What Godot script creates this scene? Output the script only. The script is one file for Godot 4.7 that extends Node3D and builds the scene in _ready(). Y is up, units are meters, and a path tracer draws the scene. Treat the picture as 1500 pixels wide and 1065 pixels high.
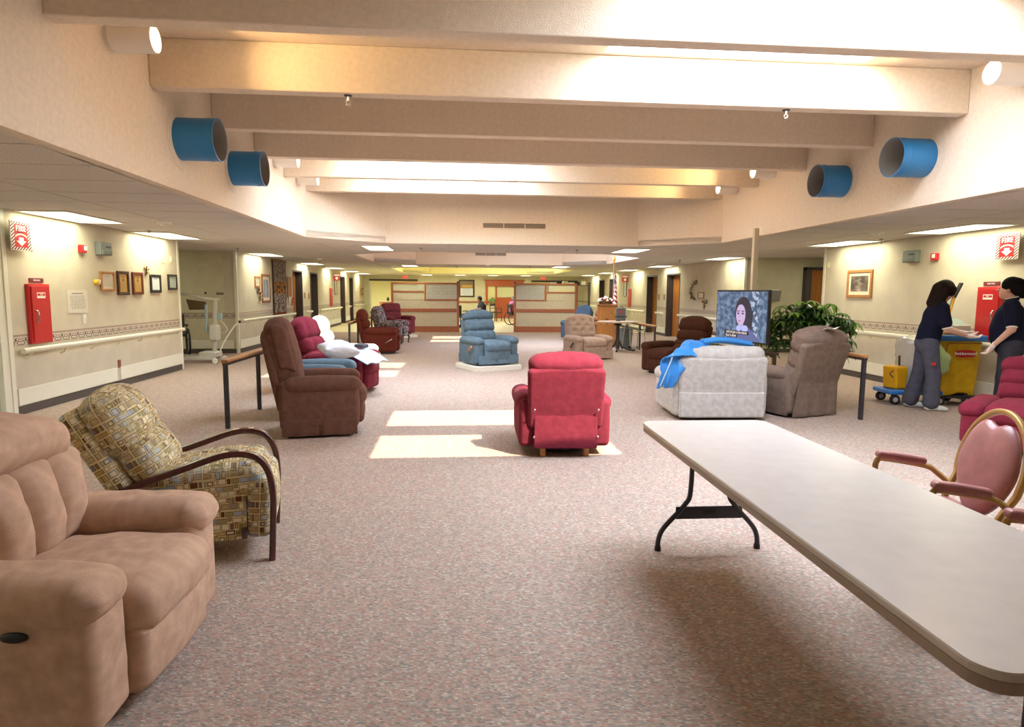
extends Node3D
# A care-home lounge: atrium with cross beams and skylights, corridors on both sides, recliners, folding table.
# World: x to the right, y up, -z away from the camera. "D" below is the distance away from the camera (z = -D).

var names := {}
var mats := {}
var rng := RandomNumberGenerator.new()
var fn := FastNoiseLite.new()

func V(x, y, d) -> Vector3:
	return Vector3(x, y, -d)

# ---------------------------------------------------------------- nodes
func numbered(called: String) -> String:
	var n: int = names.get(called, 0)
	names[called] = n + 1
	return called if n == 0 else "%s_%03d" % [called, n]

func thing(called: String, label: String, category: String, at := Vector3.ZERO, turn := 0.0, group := "") -> Node3D:
	var o := Node3D.new()
	o.name = numbered(called)
	add_child(o)
	o.position = at
	o.rotation.y = turn
	tag(o, label, category, group)
	return o

func tag(o: Node3D, label: String, category: String, group := "", kind := "") -> Node3D:
	if label: o.set_meta("label", label)
	if category: o.set_meta("category", category)
	if group: o.set_meta("group", group)
	if kind: o.set_meta("kind", kind)
	return o

func mi(called: String, m: Mesh, mat: Material, parent: Node3D, xf := Transform3D.IDENTITY) -> MeshInstance3D:
	var o := MeshInstance3D.new()
	o.mesh = m
	o.material_override = mat
	o.name = numbered(called) if parent == self else called
	parent.add_child(o, true)
	o.transform = xf
	return o

func at(p: Vector3) -> Transform3D:
	return Transform3D(Basis.IDENTITY, p)

func rot(p: Vector3, rx := 0.0, ry := 0.0, rz := 0.0) -> Transform3D:
	return Transform3D(Basis.from_euler(Vector3(rx, ry, rz)), p)

func structure(called: String, m: Mesh, mat: Material, xf := Transform3D.IDENTITY) -> MeshInstance3D:
	var o := mi(called, m, mat, self, xf)
	o.set_meta("kind", "structure")
	return o

func structure_node(called: String, at_ := Vector3.ZERO) -> Node3D:
	var o := Node3D.new()
	o.name = numbered(called)
	add_child(o)
	o.position = at_
	o.set_meta("kind", "structure")
	return o

# yaw that makes a thing built facing +z look along (x, d)
func face(x: float, d: float) -> float:
	return atan2(x, -d)

# ---------------------------------------------------------------- meshes
func finish(v: PackedVector3Array, idx: PackedInt32Array, uv := PackedVector2Array()) -> ArrayMesh:
	var nrm := PackedVector3Array()
	nrm.resize(v.size())
	for t in range(0, idx.size(), 3):
		var a := idx[t]
		var b := idx[t + 1]
		var c := idx[t + 2]
		var n := (v[c] - v[a]).cross(v[b] - v[a])
		nrm[a] += n
		nrm[b] += n
		nrm[c] += n
	for i in nrm.size():
		nrm[i] = nrm[i].normalized() if nrm[i].length_squared() > 1e-20 else Vector3.UP
	var arr := []
	arr.resize(Mesh.ARRAY_MAX)
	arr[Mesh.ARRAY_VERTEX] = v
	arr[Mesh.ARRAY_NORMAL] = nrm
	if uv.size() == v.size():
		arr[Mesh.ARRAY_TEX_UV] = uv
	arr[Mesh.ARRAY_INDEX] = idx
	var m := ArrayMesh.new()
	m.add_surface_from_arrays(Mesh.PRIMITIVE_TRIANGLES, arr)
	return m

func axis_list(h: float, r: float, seg: int, kc: int) -> PackedFloat32Array:
	var o := PackedFloat32Array()
	for i in range(kc, 0, -1):
		o.append(-(h - r) - r * tan(float(i) / kc * PI / 4.0))
	for i in seg + 1:
		o.append(lerpf(-(h - r), h - r, float(i) / seg))
	for i in range(1, kc + 1):
		o.append(h - r + r * tan(float(i) / kc * PI / 4.0))
	return o

# rounded box, optionally puffed out and deformed
func pad(size: Vector3, r := 0.02, seg := Vector3i(1, 1, 1), bulge := Vector3.ZERO, deform = null, kc := 0) -> ArrayMesh:
	var h := size / 2.0
	r = minf(r, minf(h.x, minf(h.y, h.z)) * 0.98)
	if kc == 0:
		kc = 3 if r > 0.02 else (2 if r > 0.008 else 1)
	var ax := [axis_list(h.x, r, seg.x, kc), axis_list(h.y, r, seg.y, kc), axis_list(h.z, r, seg.z, kc)]
	var nx: int = ax[0].size()
	var ny: int = ax[1].size()
	var nz: int = ax[2].size()
	var look := {}
	var v := PackedVector3Array()
	var idx := PackedInt32Array()
	var inner := h - Vector3(r, r, r)
	var dims := [nx, ny, nz]
	for f in 6:
		var a := f / 2
		var b := (a + 1) % 3
		var c := (a + 2) % 3
		var pos := f % 2 == 0
		var ids := PackedInt32Array()
		for j in dims[c]:
			for i in dims[b]:
				var k := [0, 0, 0]
				k[a] = dims[a] - 1 if pos else 0
				k[b] = i
				k[c] = j
				var key: int = (k[0] * ny + k[1]) * nz + k[2]
				if not look.has(key):
					var p := Vector3(ax[0][k[0]], ax[1][k[1]], ax[2][k[2]])
					var q := p.clamp(-inner, inner)
					var dv := p - q
					p = q + dv.normalized() * r
					if bulge != Vector3.ZERO:
						var u := p / h
						var w := Vector3(1 - u.x * u.x, 1 - u.y * u.y, 1 - u.z * u.z).clamp(Vector3.ZERO, Vector3.ONE)
						p += Vector3(u.x * bulge.x * w.y * w.z, u.y * bulge.y * w.x * w.z, u.z * bulge.z * w.x * w.y)
					if deform != null:
						p = deform.call(p)
					look[key] = v.size()
					v.append(p)
				ids.append(look[key])
		var w2: int = dims[b]
		for j in dims[c] - 1:
			for i in w2 - 1:
				var q0 := ids[j * w2 + i]
				var q1 := ids[j * w2 + i + 1]
				var q2 := ids[(j + 1) * w2 + i + 1]
				var q3 := ids[(j + 1) * w2 + i]
				if pos:
					idx.append_array([q0, q2, q1, q0, q3, q2])
				else:
					idx.append_array([q0, q1, q2, q0, q2, q3])
	return finish(v, idx)

func bx(x: float, y: float, z: float, bevel := 0.0) -> Mesh:
	if bevel <= 0.0:
		var m := BoxMesh.new()
		m.size = Vector3(x, y, z)
		return m
	return pad(Vector3(x, y, z), bevel)

func cyl(r0: float, r1: float, h: float, sides := 24) -> Mesh:
	var m := CylinderMesh.new()
	m.bottom_radius = r0
	m.top_radius = r1
	m.height = h
	m.radial_segments = sides
	m.rings = 1
	return m

func ball(rx: float, ry: float, rz: float, n := 16) -> ArrayMesh:
	var v := PackedVector3Array()
	var idx := PackedInt32Array()
	for j in n / 2 + 1:
		var th := PI * j / (n / 2)
		for i in n:
			var ph := TAU * i / n
			v.append(Vector3(rx * sin(th) * cos(ph), ry * cos(th), rz * sin(th) * sin(ph)))
	for j in n / 2:
		for i in n:
			var a := j * n + i
			var b := j * n + (i + 1) % n
			idx.append_array([a, b + n, b, a, a + n, b + n])
	return finish(v, idx)

# a closed profile swept along points; scale per point
func sweep(pts: Array, prof: PackedVector2Array, scales := [], up := Vector3.UP, closed := false) -> ArrayMesh:
	var v := PackedVector3Array()
	var idx := PackedInt32Array()
	var n := pts.size()
	var m := prof.size()
	var nrm := up
	for i in n:
		var t: Vector3
		if closed:
			t = pts[(i + 1) % n] - pts[(i - 1 + n) % n]
		else:
			t = pts[mini(i + 1, n - 1)] - pts[maxi(i - 1, 0)]
		t = t.normalized()
		var side := t.cross(nrm)
		if side.length() < 1e-4:
			side = t.cross(Vector3(0.31, 0.2, 0.93))
		side = side.normalized()
		nrm = side.cross(t).normalized()
		var s: float = scales[i] if scales.size() == n else 1.0
		for k in m:
			v.append(pts[i] + (side * prof[k].x + nrm * prof[k].y) * s)
	var rows := n if closed else n - 1
	for i in rows:
		for k in m:
			var a := i * m + k
			var b := i * m + (k + 1) % m
			var c := ((i + 1) % n) * m + (k + 1) % m
			var d := ((i + 1) % n) * m + k
			idx.append_array([a, c, b, a, d, c])
	if not closed:
		for e in 2:
			var base := 0 if e == 0 else (n - 1) * m
			var start := v.size()
			var mid := Vector3.ZERO
			for k in m:
				v.append(v[base + k])
				mid += v[base + k]
			v.append(mid / m)
			for k in m:
				var a := start + k
				var b := start + (k + 1) % m
				if e == 0:
					idx.append_array([a, b, start + m])
				else:
					idx.append_array([a, start + m, b])
	return finish(v, idx)

func ring(r: float, n := 10) -> PackedVector2Array:
	var o := PackedVector2Array()
	for i in n:
		o.append(Vector2(cos(TAU * i / n), -sin(TAU * i / n)) * r)
	return o

func rect(w: float, h: float) -> PackedVector2Array:
	var b := minf(w, h) * 0.18
	return PackedVector2Array([Vector2(-w / 2 + b, h / 2), Vector2(w / 2 - b, h / 2), Vector2(w / 2, h / 2 - b), Vector2(w / 2, -h / 2 + b), Vector2(w / 2 - b, -h / 2), Vector2(-w / 2 + b, -h / 2), Vector2(-w / 2, -h / 2 + b), Vector2(-w / 2, h / 2 - b)])

func tube(pts: Array, r: float, sides := 10, scales := []) -> ArrayMesh:
	return sweep(pts, ring(r, sides), scales)

# Catmull-Rom through points
func smooth(pts: Array, per := 6) -> Array:
	var o := []
	var n := pts.size()
	for i in n - 1:
		var a: Vector3 = pts[maxi(i - 1, 0)]
		var b: Vector3 = pts[i]
		var c: Vector3 = pts[i + 1]
		var d: Vector3 = pts[mini(i + 2, n - 1)]
		for k in per:
			o.append(b.cubic_interpolate(c, a, d, float(k) / per))
	o.append(pts[n - 1])
	return o

# profile of (radius, y) turned round the y axis; corners sharper than 40 degrees stay sharp
func lathe(prof: Array, sides := 24) -> ArrayMesh:
	var v := PackedVector3Array()
	var idx := PackedInt32Array()
	var rows := []
	for i in prof.size():
		var dup := false
		if i > 0 and i < prof.size() - 1:
			var a: Vector2 = prof[i] - prof[i - 1]
			var b: Vector2 = prof[i + 1] - prof[i]
			dup = absf(a.angle_to(b)) > 0.7
		rows.append([prof[i], i > 0])
		if dup:
			rows.append([prof[i], false])
	for r in rows:
		for k in sides:
			var an := TAU * k / sides
			v.append(Vector3(r[0].x * cos(an), r[0].y, r[0].x * sin(an)))
	for i in range(1, rows.size()):
		if not rows[i][1]:
			continue
		for k in sides:
			var a := (i - 1) * sides + k
			var b := (i - 1) * sides + (k + 1) % sides
			idx.append_array([a, b, b + sides, a, b + sides, a + sides])
	return finish(v, idx)

# polygon in xy pulled out along z, flat shaded with a small bevel
func prism(poly: PackedVector2Array, depth: float, bevel := 0.0) -> ArrayMesh:
	var area := 0.0
	for i in poly.size():
		var a := poly[i]
		var b := poly[(i + 1) % poly.size()]
		area += a.x * b.y - b.x * a.y
	if area < 0.0:
		poly.reverse()
	var tri := Geometry2D.triangulate_polygon(poly)
	var inset := poly
	if bevel > 0.0:
		inset = PackedVector2Array()
		var n := poly.size()
		for i in n:
			var e0 := (poly[i] - poly[(i - 1 + n) % n]).normalized()
			var e1 := (poly[(i + 1) % n] - poly[i]).normalized()
			var nn := (Vector2(-e0.y, e0.x) + Vector2(-e1.y, e1.x))
			nn = nn / maxf(nn.length_squared(), 0.2) * 2.0
			inset.append(poly[i] + nn * bevel)
	var st := SurfaceTool.new()
	st.begin(Mesh.PRIMITIVE_TRIANGLES)
	var h := depth / 2
	for s in [1.0, -1.0]:
		for t in range(0, tri.size(), 3):
			var q := [inset[tri[t]], inset[tri[t + 1]], inset[tri[t + 2]]]
			if ((q[1] - q[0]).cross(q[2] - q[0]) > 0) == (s > 0):
				q.reverse()
			for p in q:
				st.set_normal(Vector3(0, 0, s))
				st.add_vertex(Vector3(p.x, p.y, s * h))
	var n2 := poly.size()
	for i in n2:
		var j := (i + 1) % n2
		var e := poly[j] - poly[i]
		var nn := Vector3(e.y, -e.x, 0).normalized()
		var strips := [[poly[i], poly[j], poly[i], poly[j], h - bevel, -h + bevel, nn]]
		if bevel > 0.0:
			strips.append([inset[i], inset[j], poly[i], poly[j], h, h - bevel, (nn + Vector3(0, 0, 1)).normalized()])
			strips.append([poly[i], poly[j], inset[i], inset[j], -h + bevel, -h, (nn - Vector3(0, 0, 1)).normalized()])
		for q in strips:
			var a := Vector3(q[0].x, q[0].y, q[4])
			var b := Vector3(q[1].x, q[1].y, q[4])
			var c := Vector3(q[3].x, q[3].y, q[5])
			var d := Vector3(q[2].x, q[2].y, q[5])
			for p in [a, b, c, a, c, d]:
				st.set_normal(q[6])
				st.add_vertex(p)
	return st.commit()

# puffed shape from a star-shaped outline in xy, thickness along z
func puff(outline: PackedVector2Array, thick: float, edge := 0.35, rings := 7) -> ArrayMesh:
	var cen := Vector2.ZERO
	for p in outline:
		cen += p
	cen /= outline.size()
	var v := PackedVector3Array()
	var idx := PackedInt32Array()
	var n := outline.size()
	var cross := 0.0
	for i in n:
		cross += (outline[i] - cen).cross(outline[(i + 1) % n] - cen)
	for s in [1.0, -1.0]:
		var base := v.size()
		for k in rings + 1:
			var t := float(k) / rings
			var z := thick / 2 * (edge + (1 - edge) * sqrt(maxf(0.0, 1 - pow(1 - t, 2.2))))
			if k == 0: z = thick / 2 * edge * 0.6
			for p in outline:
				var q := p.lerp(cen, t * 0.999)
				v.append(Vector3(q.x, q.y, z * s))
		for k in rings:
			for i in n:
				var a := base + k * n + i
				var b := base + k * n + (i + 1) % n
				if (s > 0) == (cross > 0):
					idx.append_array([a, b + n, b, a, a + n, b + n])
				else:
					idx.append_array([a, b, b + n, a, b + n, a + n])
	var off := (rings + 1) * n
	for i in n:
		var a := i
		var b := (i + 1) % n
		if cross > 0:
			idx.append_array([a, b, off + b, a, off + b, off + a])
		else:
			idx.append_array([a, off + b, b, a, off + a, off + b])
	return finish(v, idx)

# sheet of cloth with thickness; f(u, v) -> Vector3
func sheet(nu: int, nv: int, f: Callable, thick := 0.006) -> ArrayMesh:
	var p := []
	for j in nv + 1:
		for i in nu + 1:
			p.append(f.call(float(i) / nu, float(j) / nv))
	var w := nu + 1
	var nr := []
	for j in nv + 1:
		for i in nu + 1:
			var du: Vector3 = p[j * w + mini(i + 1, nu)] - p[j * w + maxi(i - 1, 0)]
			var dv: Vector3 = p[mini(j + 1, nv) * w + i] - p[maxi(j - 1, 0) * w + i]
			nr.append(du.cross(dv).normalized())
	var v := PackedVector3Array()
	var uv := PackedVector2Array()
	var idx := PackedInt32Array()
	for s in [0.5, -0.5]:
		for j in nv + 1:
			for i in nu + 1:
				v.append(p[j * w + i] + nr[j * w + i] * thick * s)
				uv.append(Vector2(float(i) / nu, float(j) / nv))
	var off := w * (nv + 1)
	for j in nv:
		for i in nu:
			var a := j * w + i
			idx.append_array([a, a + w + 1, a + 1, a, a + w, a + w + 1])
			idx.append_array([off + a, off + a + 1, off + a + w + 1, off + a, off + a + w + 1, off + a + w])
	for i in nu:
		var b := nv * w + i
		idx.append_array([i, i + 1, off + i + 1, i, off + i + 1, off + i])
		idx.append_array([b, off + b + 1, b + 1, b, off + b, off + b + 1])
	for j in nv:
		var a := j * w
		var b := j * w + nu
		idx.append_array([a, off + a + w, a + w, a, off + a, off + a + w])
		idx.append_array([b, b + w, off + b + w, b, off + b + w, off + b])
	return finish(v, idx, uv)

func join(list: Array) -> ArrayMesh:
	var st := SurfaceTool.new()
	st.begin(Mesh.PRIMITIVE_TRIANGLES)
	for e in list:
		st.append_from(e[0], 0, e[1])
	return st.commit()

func quad(w: float, h: float) -> QuadMesh:
	var q := QuadMesh.new()
	q.size = Vector2(w, h)
	return q

func letters(s: String, size: float, depth := 0.002, bold := true) -> TextMesh:
	var t := TextMesh.new()
	var f := SystemFont.new()
	f.font_names = PackedStringArray(["Droid Sans"])
	if bold: f.font_weight = 700
	t.font = f
	t.text = s
	t.font_size = 32
	t.pixel_size = size / 32.0
	t.depth = depth
	t.curve_step = 2.0
	return t

# ---------------------------------------------------------------- textures and materials
func grain(w: int, freq: float, lo: float, hi: float, oct := 3, kind := FastNoiseLite.TYPE_SIMPLEX_SMOOTH) -> Image:
	var n := FastNoiseLite.new()
	n.noise_type = kind
	n.frequency = freq
	n.fractal_octaves = oct
	n.seed = 7 + int(freq * 1000)
	var im := n.get_seamless_image(w, w)
	im.convert(Image.FORMAT_RGB8)
	for y in w:
		for x in w:
			var g := lerpf(lo, hi, im.get_pixel(x, y).r)
			im.set_pixel(x, y, Color(g, g, g))
	return im

func tex(im: Image) -> ImageTexture:
	return ImageTexture.create_from_image(im)

var T := {}

func make_textures() -> void:
	T.velour = tex(grain(256, 0.016, 0.86, 1.0, 4))
	T.fine = tex(grain(256, 0.12, 0.8, 1.0, 2))
	T.plaster = tex(grain(256, 0.02, 0.95, 1.0, 3))
	var b := grain(256, 0.1, 0.0, 1.0, 2)
	b.bump_map_to_normal_map(3.0)
	T.stipple = tex(b)
	var b2 := grain(256, 0.2, 0.0, 1.0, 2)
	b2.bump_map_to_normal_map(2.0)
	T.weave = tex(b2)
	var wood := Image.create(128, 256, false, Image.FORMAT_RGB8)
	var wn := FastNoiseLite.new()
	wn.frequency = 0.02
	for y in 256:
		for x in 128:
			var g := 0.82 + 0.18 * (0.5 + 0.5 * sin((x + 14.0 * wn.get_noise_2d(x, y * 0.25)) * 0.55)) * (0.6 + 0.4 * wn.get_noise_2d(x * 9.0, y * 0.5))
			wood.set_pixel(x, y, Color(g, g * 0.985, g * 0.96))
	T.wood = tex(wood)

func mat(key: String, c: Color, rough := 0.7, opt := {}) -> StandardMaterial3D:
	if mats.has(key):
		return mats[key]
	var m := StandardMaterial3D.new()
	m.albedo_color = c
	m.roughness = rough
	m.metallic = opt.get("metal", 0.0)
	m.metallic_specular = opt.get("spec", 0.5)
	if opt.has("tex"):
		m.albedo_texture = opt.tex
		m.uv1_triplanar = not opt.get("uv", false)
		m.uv1_world_triplanar = opt.get("world", false)
		var s: float = opt.get("scale", 1.0)
		m.uv1_scale = Vector3(s, s, s)
	if opt.has("normal"):
		m.normal_enabled = true
		m.normal_texture = opt.normal
		m.normal_scale = opt.get("bump", 0.5)
		m.uv1_triplanar = not opt.get("uv", false)
		if not opt.has("tex"):
			var s2: float = opt.get("scale", 1.0)
			m.uv1_scale = Vector3(s2, s2, s2)
	if opt.has("rim"):
		m.rim_enabled = true
		m.rim = opt.rim
		m.rim_tint = 0.6
	if opt.has("coat"):
		m.clearcoat_enabled = true
		m.clearcoat = opt.coat
		m.clearcoat_roughness = 0.2
	if opt.has("glow"):
		m.emission_enabled = true
		m.emission = opt.get("glow_color", c)
		m.emission_energy_multiplier = opt.glow
	if opt.has("alpha"):
		m.transparency = BaseMaterial3D.TRANSPARENCY_ALPHA
		m.albedo_color.a = opt.alpha
	if opt.has("back"):
		m.backlight_enabled = true
		m.backlight = opt.back
	mats[key] = m
	return m

func cloth(key: String, c: Color, rim := 0.25) -> StandardMaterial3D:
	return mat(key, c, 0.95, {"tex": T.velour, "scale": 2.6, "normal": T.weave, "bump": 0.35, "rim": rim, "spec": 0.15})

func rgb(r: int, g: int, b: int) -> Color:
	return Color(r / 255.0, g / 255.0, b / 255.0)

# ---------------------------------------------------------------- the setting
const XL := -5.2
const XR := 7.3
const WL := -2.57
const WR := 4.8
const CEIL := 2.42
const ROOF := 3.6

# a box between two corners given as x, y, D
func slab(called: String, a: Vector3, b: Vector3, m: Material, parent: Node3D = null, bevel := 0.0) -> MeshInstance3D:
	var lo := Vector3(minf(a.x, b.x), minf(a.y, b.y), minf(a.z, b.z))
	var hi := Vector3(maxf(a.x, b.x), maxf(a.y, b.y), maxf(a.z, b.z))
	var s := hi - lo
	var c := (hi + lo) / 2
	var xf := at(Vector3(c.x, c.y, -c.z))
	if parent == null:
		return structure(called, bx(s.x, s.y, s.z, bevel), m, xf)
	xf.origin -= parent.position
	return mi(called, bx(s.x, s.y, s.z, bevel), m, parent, xf)

# a vertical wall piece along the ground line (x0, d0)-(x1, d1), thickness to the outer side
func wall_piece(called: String, x0: float, d0: float, x1: float, d1: float, y0: float, y1: float, thick: float, m: Material, parent: Node3D) -> MeshInstance3D:
	var a := V(x0, 0, d0)
	var b := V(x1, 0, d1)
	var dirv := (b - a).normalized()
	var nn := dirv.cross(Vector3.UP)
	var c := (a + b) / 2 + nn * thick / 2 + Vector3(0, (y0 + y1) / 2, 0)
	var bs := Basis(dirv, Vector3.UP, dirv.cross(Vector3.UP))
	var o := mi(called, bx((b - a).length(), y1 - y0, thick), m, parent, Transform3D(bs, c))
	return o

func carpet_image() -> Image:
	var w := 512
	var im := Image.create(w, w, false, Image.FORMAT_RGB8)
	var n1 := FastNoiseLite.new()
	n1.frequency = 0.02
	n1.seed = 3
	var r := RandomNumberGenerator.new()
	r.seed = 11
	var pal := [rgb(206, 190, 176), rgb(206, 170, 158), rgb(160, 154, 150), rgb(190, 172, 160), rgb(222, 210, 198), rgb(190, 146, 134)]
	# tufts: small slanted dashes laid in offset rows
	im.fill(rgb(170, 156, 146))
	for row in range(0, w, 4):
		var x := int(r.randi() % 5)
		while x < w:
			var band := 0.5 + 0.5 * sin(TAU * (x / 32.0 + 0.5 * sin(TAU * row / 128.0)))
			var nz := n1.get_noise_2d(x, row) * 0.5 + 0.5
			var t := r.randf()
			var k := 0
			if t < 0.20 + 0.14 * nz: k = 1
			elif t < 0.50 - 0.14 * band + 0.1 * nz: k = 2
			elif t < 0.70: k = 3
			elif t < 0.84: k = 0
			elif t < 0.93: k = 4
			else: k = 5
			var c: Color = pal[k]
			var j := r.randf_range(-0.05, 0.05)
			c = Color(c.r + j, c.g + j, c.b + j)
			var ln := 4 + r.randi() % 4
			for q in ln:
				for h in 3:
					var px := (x + q + h) % w
					var py := (row + h) % w
					im.set_pixel(px, py, c if h < 2 else c.darkened(0.12))
			x += ln + (1 if r.randf() < 0.6 else 0)
	return im

func border_image() -> Image:
	# wallpaper border: scroll and tulip motif, 64 px a repeat
	var im := Image.create(256, 96, false, Image.FORMAT_RGB8)
	im.fill(rgb(206, 192, 172))
	im.fill_rect(Rect2i(0, 0, 256, 12), rgb(160, 136, 118))
	im.fill_rect(Rect2i(0, 14, 256, 3), rgb(122, 104, 98))
	im.fill_rect(Rect2i(0, 90, 256, 4), rgb(142, 120, 106))
	for k in 4:
		var cx := k * 64 + 32
		for y in range(18, 92):
			for x in range(cx - 32, cx + 32):
				var u := float(x - cx)
				var v := float(y - 54)
				var d1 := absf(Vector2(absf(u) - 22, v - 16).length() - 14)
				var d2 := absf(Vector2(absf(u) - 10, v + 14).length() - 11)
				var tul := absf(u) < 7.0 - absf(v + 10) * 0.35 and v < 8 and v > -26
				var dot := Vector2(absf(u) - 30, v + 18).length() < 6
				if tul:
					im.set_pixel(x, y, rgb(92, 84, 84))
				elif d1 < 3.2:
					im.set_pixel(x, y, rgb(110, 98, 96))
				elif d2 < 2.6:
					im.set_pixel(x, y, rgb(140, 118, 108))
				elif dot:
					im.set_pixel(x, y, rgb(176, 140, 124))
	return im

func build_camera_and_light() -> void:
	var cam := Camera3D.new()
	cam.name = "camera"
	add_child(cam)
	var yaw := 0.0866
	var pitch := 0.1106
	var roll := -0.0072
	var ry := Basis(Vector3.UP, -yaw)
	var rx := Basis(Vector3.RIGHT, -pitch)
	var rz := Basis(Vector3.BACK, -roll)
	cam.transform = Transform3D(ry * rx * rz, Vector3(0, 1.5, 0))
	cam.fov = rad_to_deg(2.0 * atan(532.5 / 939.0))
	cam.near = 0.05
	cam.far = 200.0
	cam.current = true

	var sky := ProceduralSkyMaterial.new()
	sky.sky_top_color = Color(0.86, 0.92, 1.0)
	sky.sky_horizon_color = Color(0.98, 0.99, 1.0)
	sky.sky_curve = 0.2
	sky.sky_energy_multiplier = SKY
	sky.ground_bottom_color = Color(0.4, 0.38, 0.34)
	sky.ground_horizon_color = Color(0.6, 0.58, 0.55)
	sky.sun_angle_max = 1.0
	var e := Environment.new()
	e.background_mode = Environment.BG_SKY
	e.sky = Sky.new()
	e.sky.sky_material = sky
	e.tonemap_mode = Environment.TONE_MAPPER_LINEAR
	e.tonemap_exposure = EXPOSURE
	e.sdfgi_enabled = true
	e.ssao_enabled = true
	e.ssil_enabled = true
	var we := WorldEnvironment.new()
	we.name = "environment"
	we.environment = e
	add_child(we)

	var sun := DirectionalLight3D.new()
	sun.name = "sun"
	sun.light_color = Color(1.0, 0.94, 0.83)
	sun.light_energy = SUN
	sun.light_angular_distance = 0.5
	sun.shadow_enabled = true
	add_child(sun)
	sun.look_at_from_position(Vector3(0, 12, 0), Vector3(0, 12, 0) + Vector3(-0.58, -1.0, -0.69))

func area(parent: Node3D, p: Vector3, size: Vector2, c: Color, energy: float, pitch := -PI / 2, yaw := 0.0) -> void:
	var l := AreaLight3D.new()
	l.name = "lamp_light"
	l.area_size = size
	l.area_normalize_energy = false
	l.light_color = c
	l.light_energy = energy
	l.area_range = 40.0
	l.area_attenuation = 2.0
	l.shadow_enabled = true
	parent.add_child(l, true)
	l.position = p
	l.rotation = Vector3(pitch, yaw, 0)

func setting_materials() -> void:
	var carpet := StandardMaterial3D.new()
	var ci := carpet_image()
	carpet.albedo_texture = tex(ci)
	carpet.albedo_color = rgb(240, 237, 232)
	carpet.roughness = 1.0
	carpet.metallic_specular = 0.1
	carpet.uv1_triplanar = true
	carpet.uv1_world_triplanar = true
	carpet.uv1_scale = Vector3(0.86, 0.86, 0.86)
	var bump := ci.duplicate()
	bump.bump_map_to_normal_map(5.0)
	carpet.normal_enabled = true
	carpet.normal_texture = tex(bump)
	carpet.normal_scale = 0.6
	mats.carpet = carpet
	mat("peach", rgb(236, 220, 200), 0.9, {"tex": T.plaster, "scale": 3.0, "normal": T.stipple, "bump": 0.5, "spec": 0.2})
	mat("peach_smooth", rgb(232, 212, 190), 0.9, {"spec": 0.2})
	mat("yellow_paint", rgb(232, 218, 144), 0.9, {"spec": 0.2})
	mat("wall", rgb(210, 200, 178), 0.85, {"tex": T.plaster, "scale": 0.5, "spec": 0.25})
	mat("wall_green", rgb(214, 208, 178), 0.85, {"tex": T.plaster, "scale": 0.5, "spec": 0.25})
	mat("white_trim", rgb(228, 224, 206), 0.45)
	mat("base_dark", rgb(82, 74, 68), 0.6)
	mat("tile", rgb(234, 227, 218), 0.95, {"tex": T.fine, "scale": 2.0, "spec": 0.15})
	mat("tbar", rgb(206, 198, 188), 0.6)
	mat("vinyl", rgb(222, 206, 150), 0.35, {"tex": T.plaster, "scale": 0.4})
	mat("oak", rgb(206, 148, 92), 0.45, {"tex": T.wood, "scale": 1.6})
	mat("door_wood", rgb(190, 122, 56), 0.4, {"tex": T.wood, "scale": 1.1})
	mat("partition_wood", rgb(186, 112, 80), 0.45, {"tex": T.wood, "scale": 1.6})
	mat("frame_dark", rgb(66, 58, 60), 0.5)
	mat("metal_dark", rgb(70, 68, 74), 0.4, {"metal": 0.5})
	mat("diffuser", rgb(255, 255, 248), 0.6, {"glow": 1.6, "glow_color": Color(1.0, 1.0, 0.94)})
	mat("white_plastic", rgb(230, 228, 218), 0.4)
	mat("ivory_plastic", rgb(224, 214, 176), 0.45)
	mat("chrome", rgb(200, 200, 204), 0.2, {"metal": 1.0})
	mat("black", rgb(28, 27, 28), 0.5)
	mat("red_metal", rgb(196, 24, 30), 0.35, {"coat": 0.3})
	mat("white_print", rgb(238, 234, 228), 0.6)
	mat("duct_blue", rgb(44, 128, 192), 0.4)
	mat("duct_inside", rgb(146, 143, 139), 0.6)
	mat("lamp_white", rgb(238, 232, 224), 0.4)
	mat("bulb", rgb(255, 250, 235), 0.4, {"glow": 6.0, "glow_color": Color(1.0, 0.93, 0.8)})
	mat("gold", rgb(206, 168, 92), 0.3, {"metal": 0.7})
	mat("glass", rgb(214, 222, 220), 0.08, {"alpha": 0.22})
	mat("frosted", rgb(206, 206, 200), 0.35, {"alpha": 0.72, "tex": T.velour, "scale": 3.0})

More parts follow.
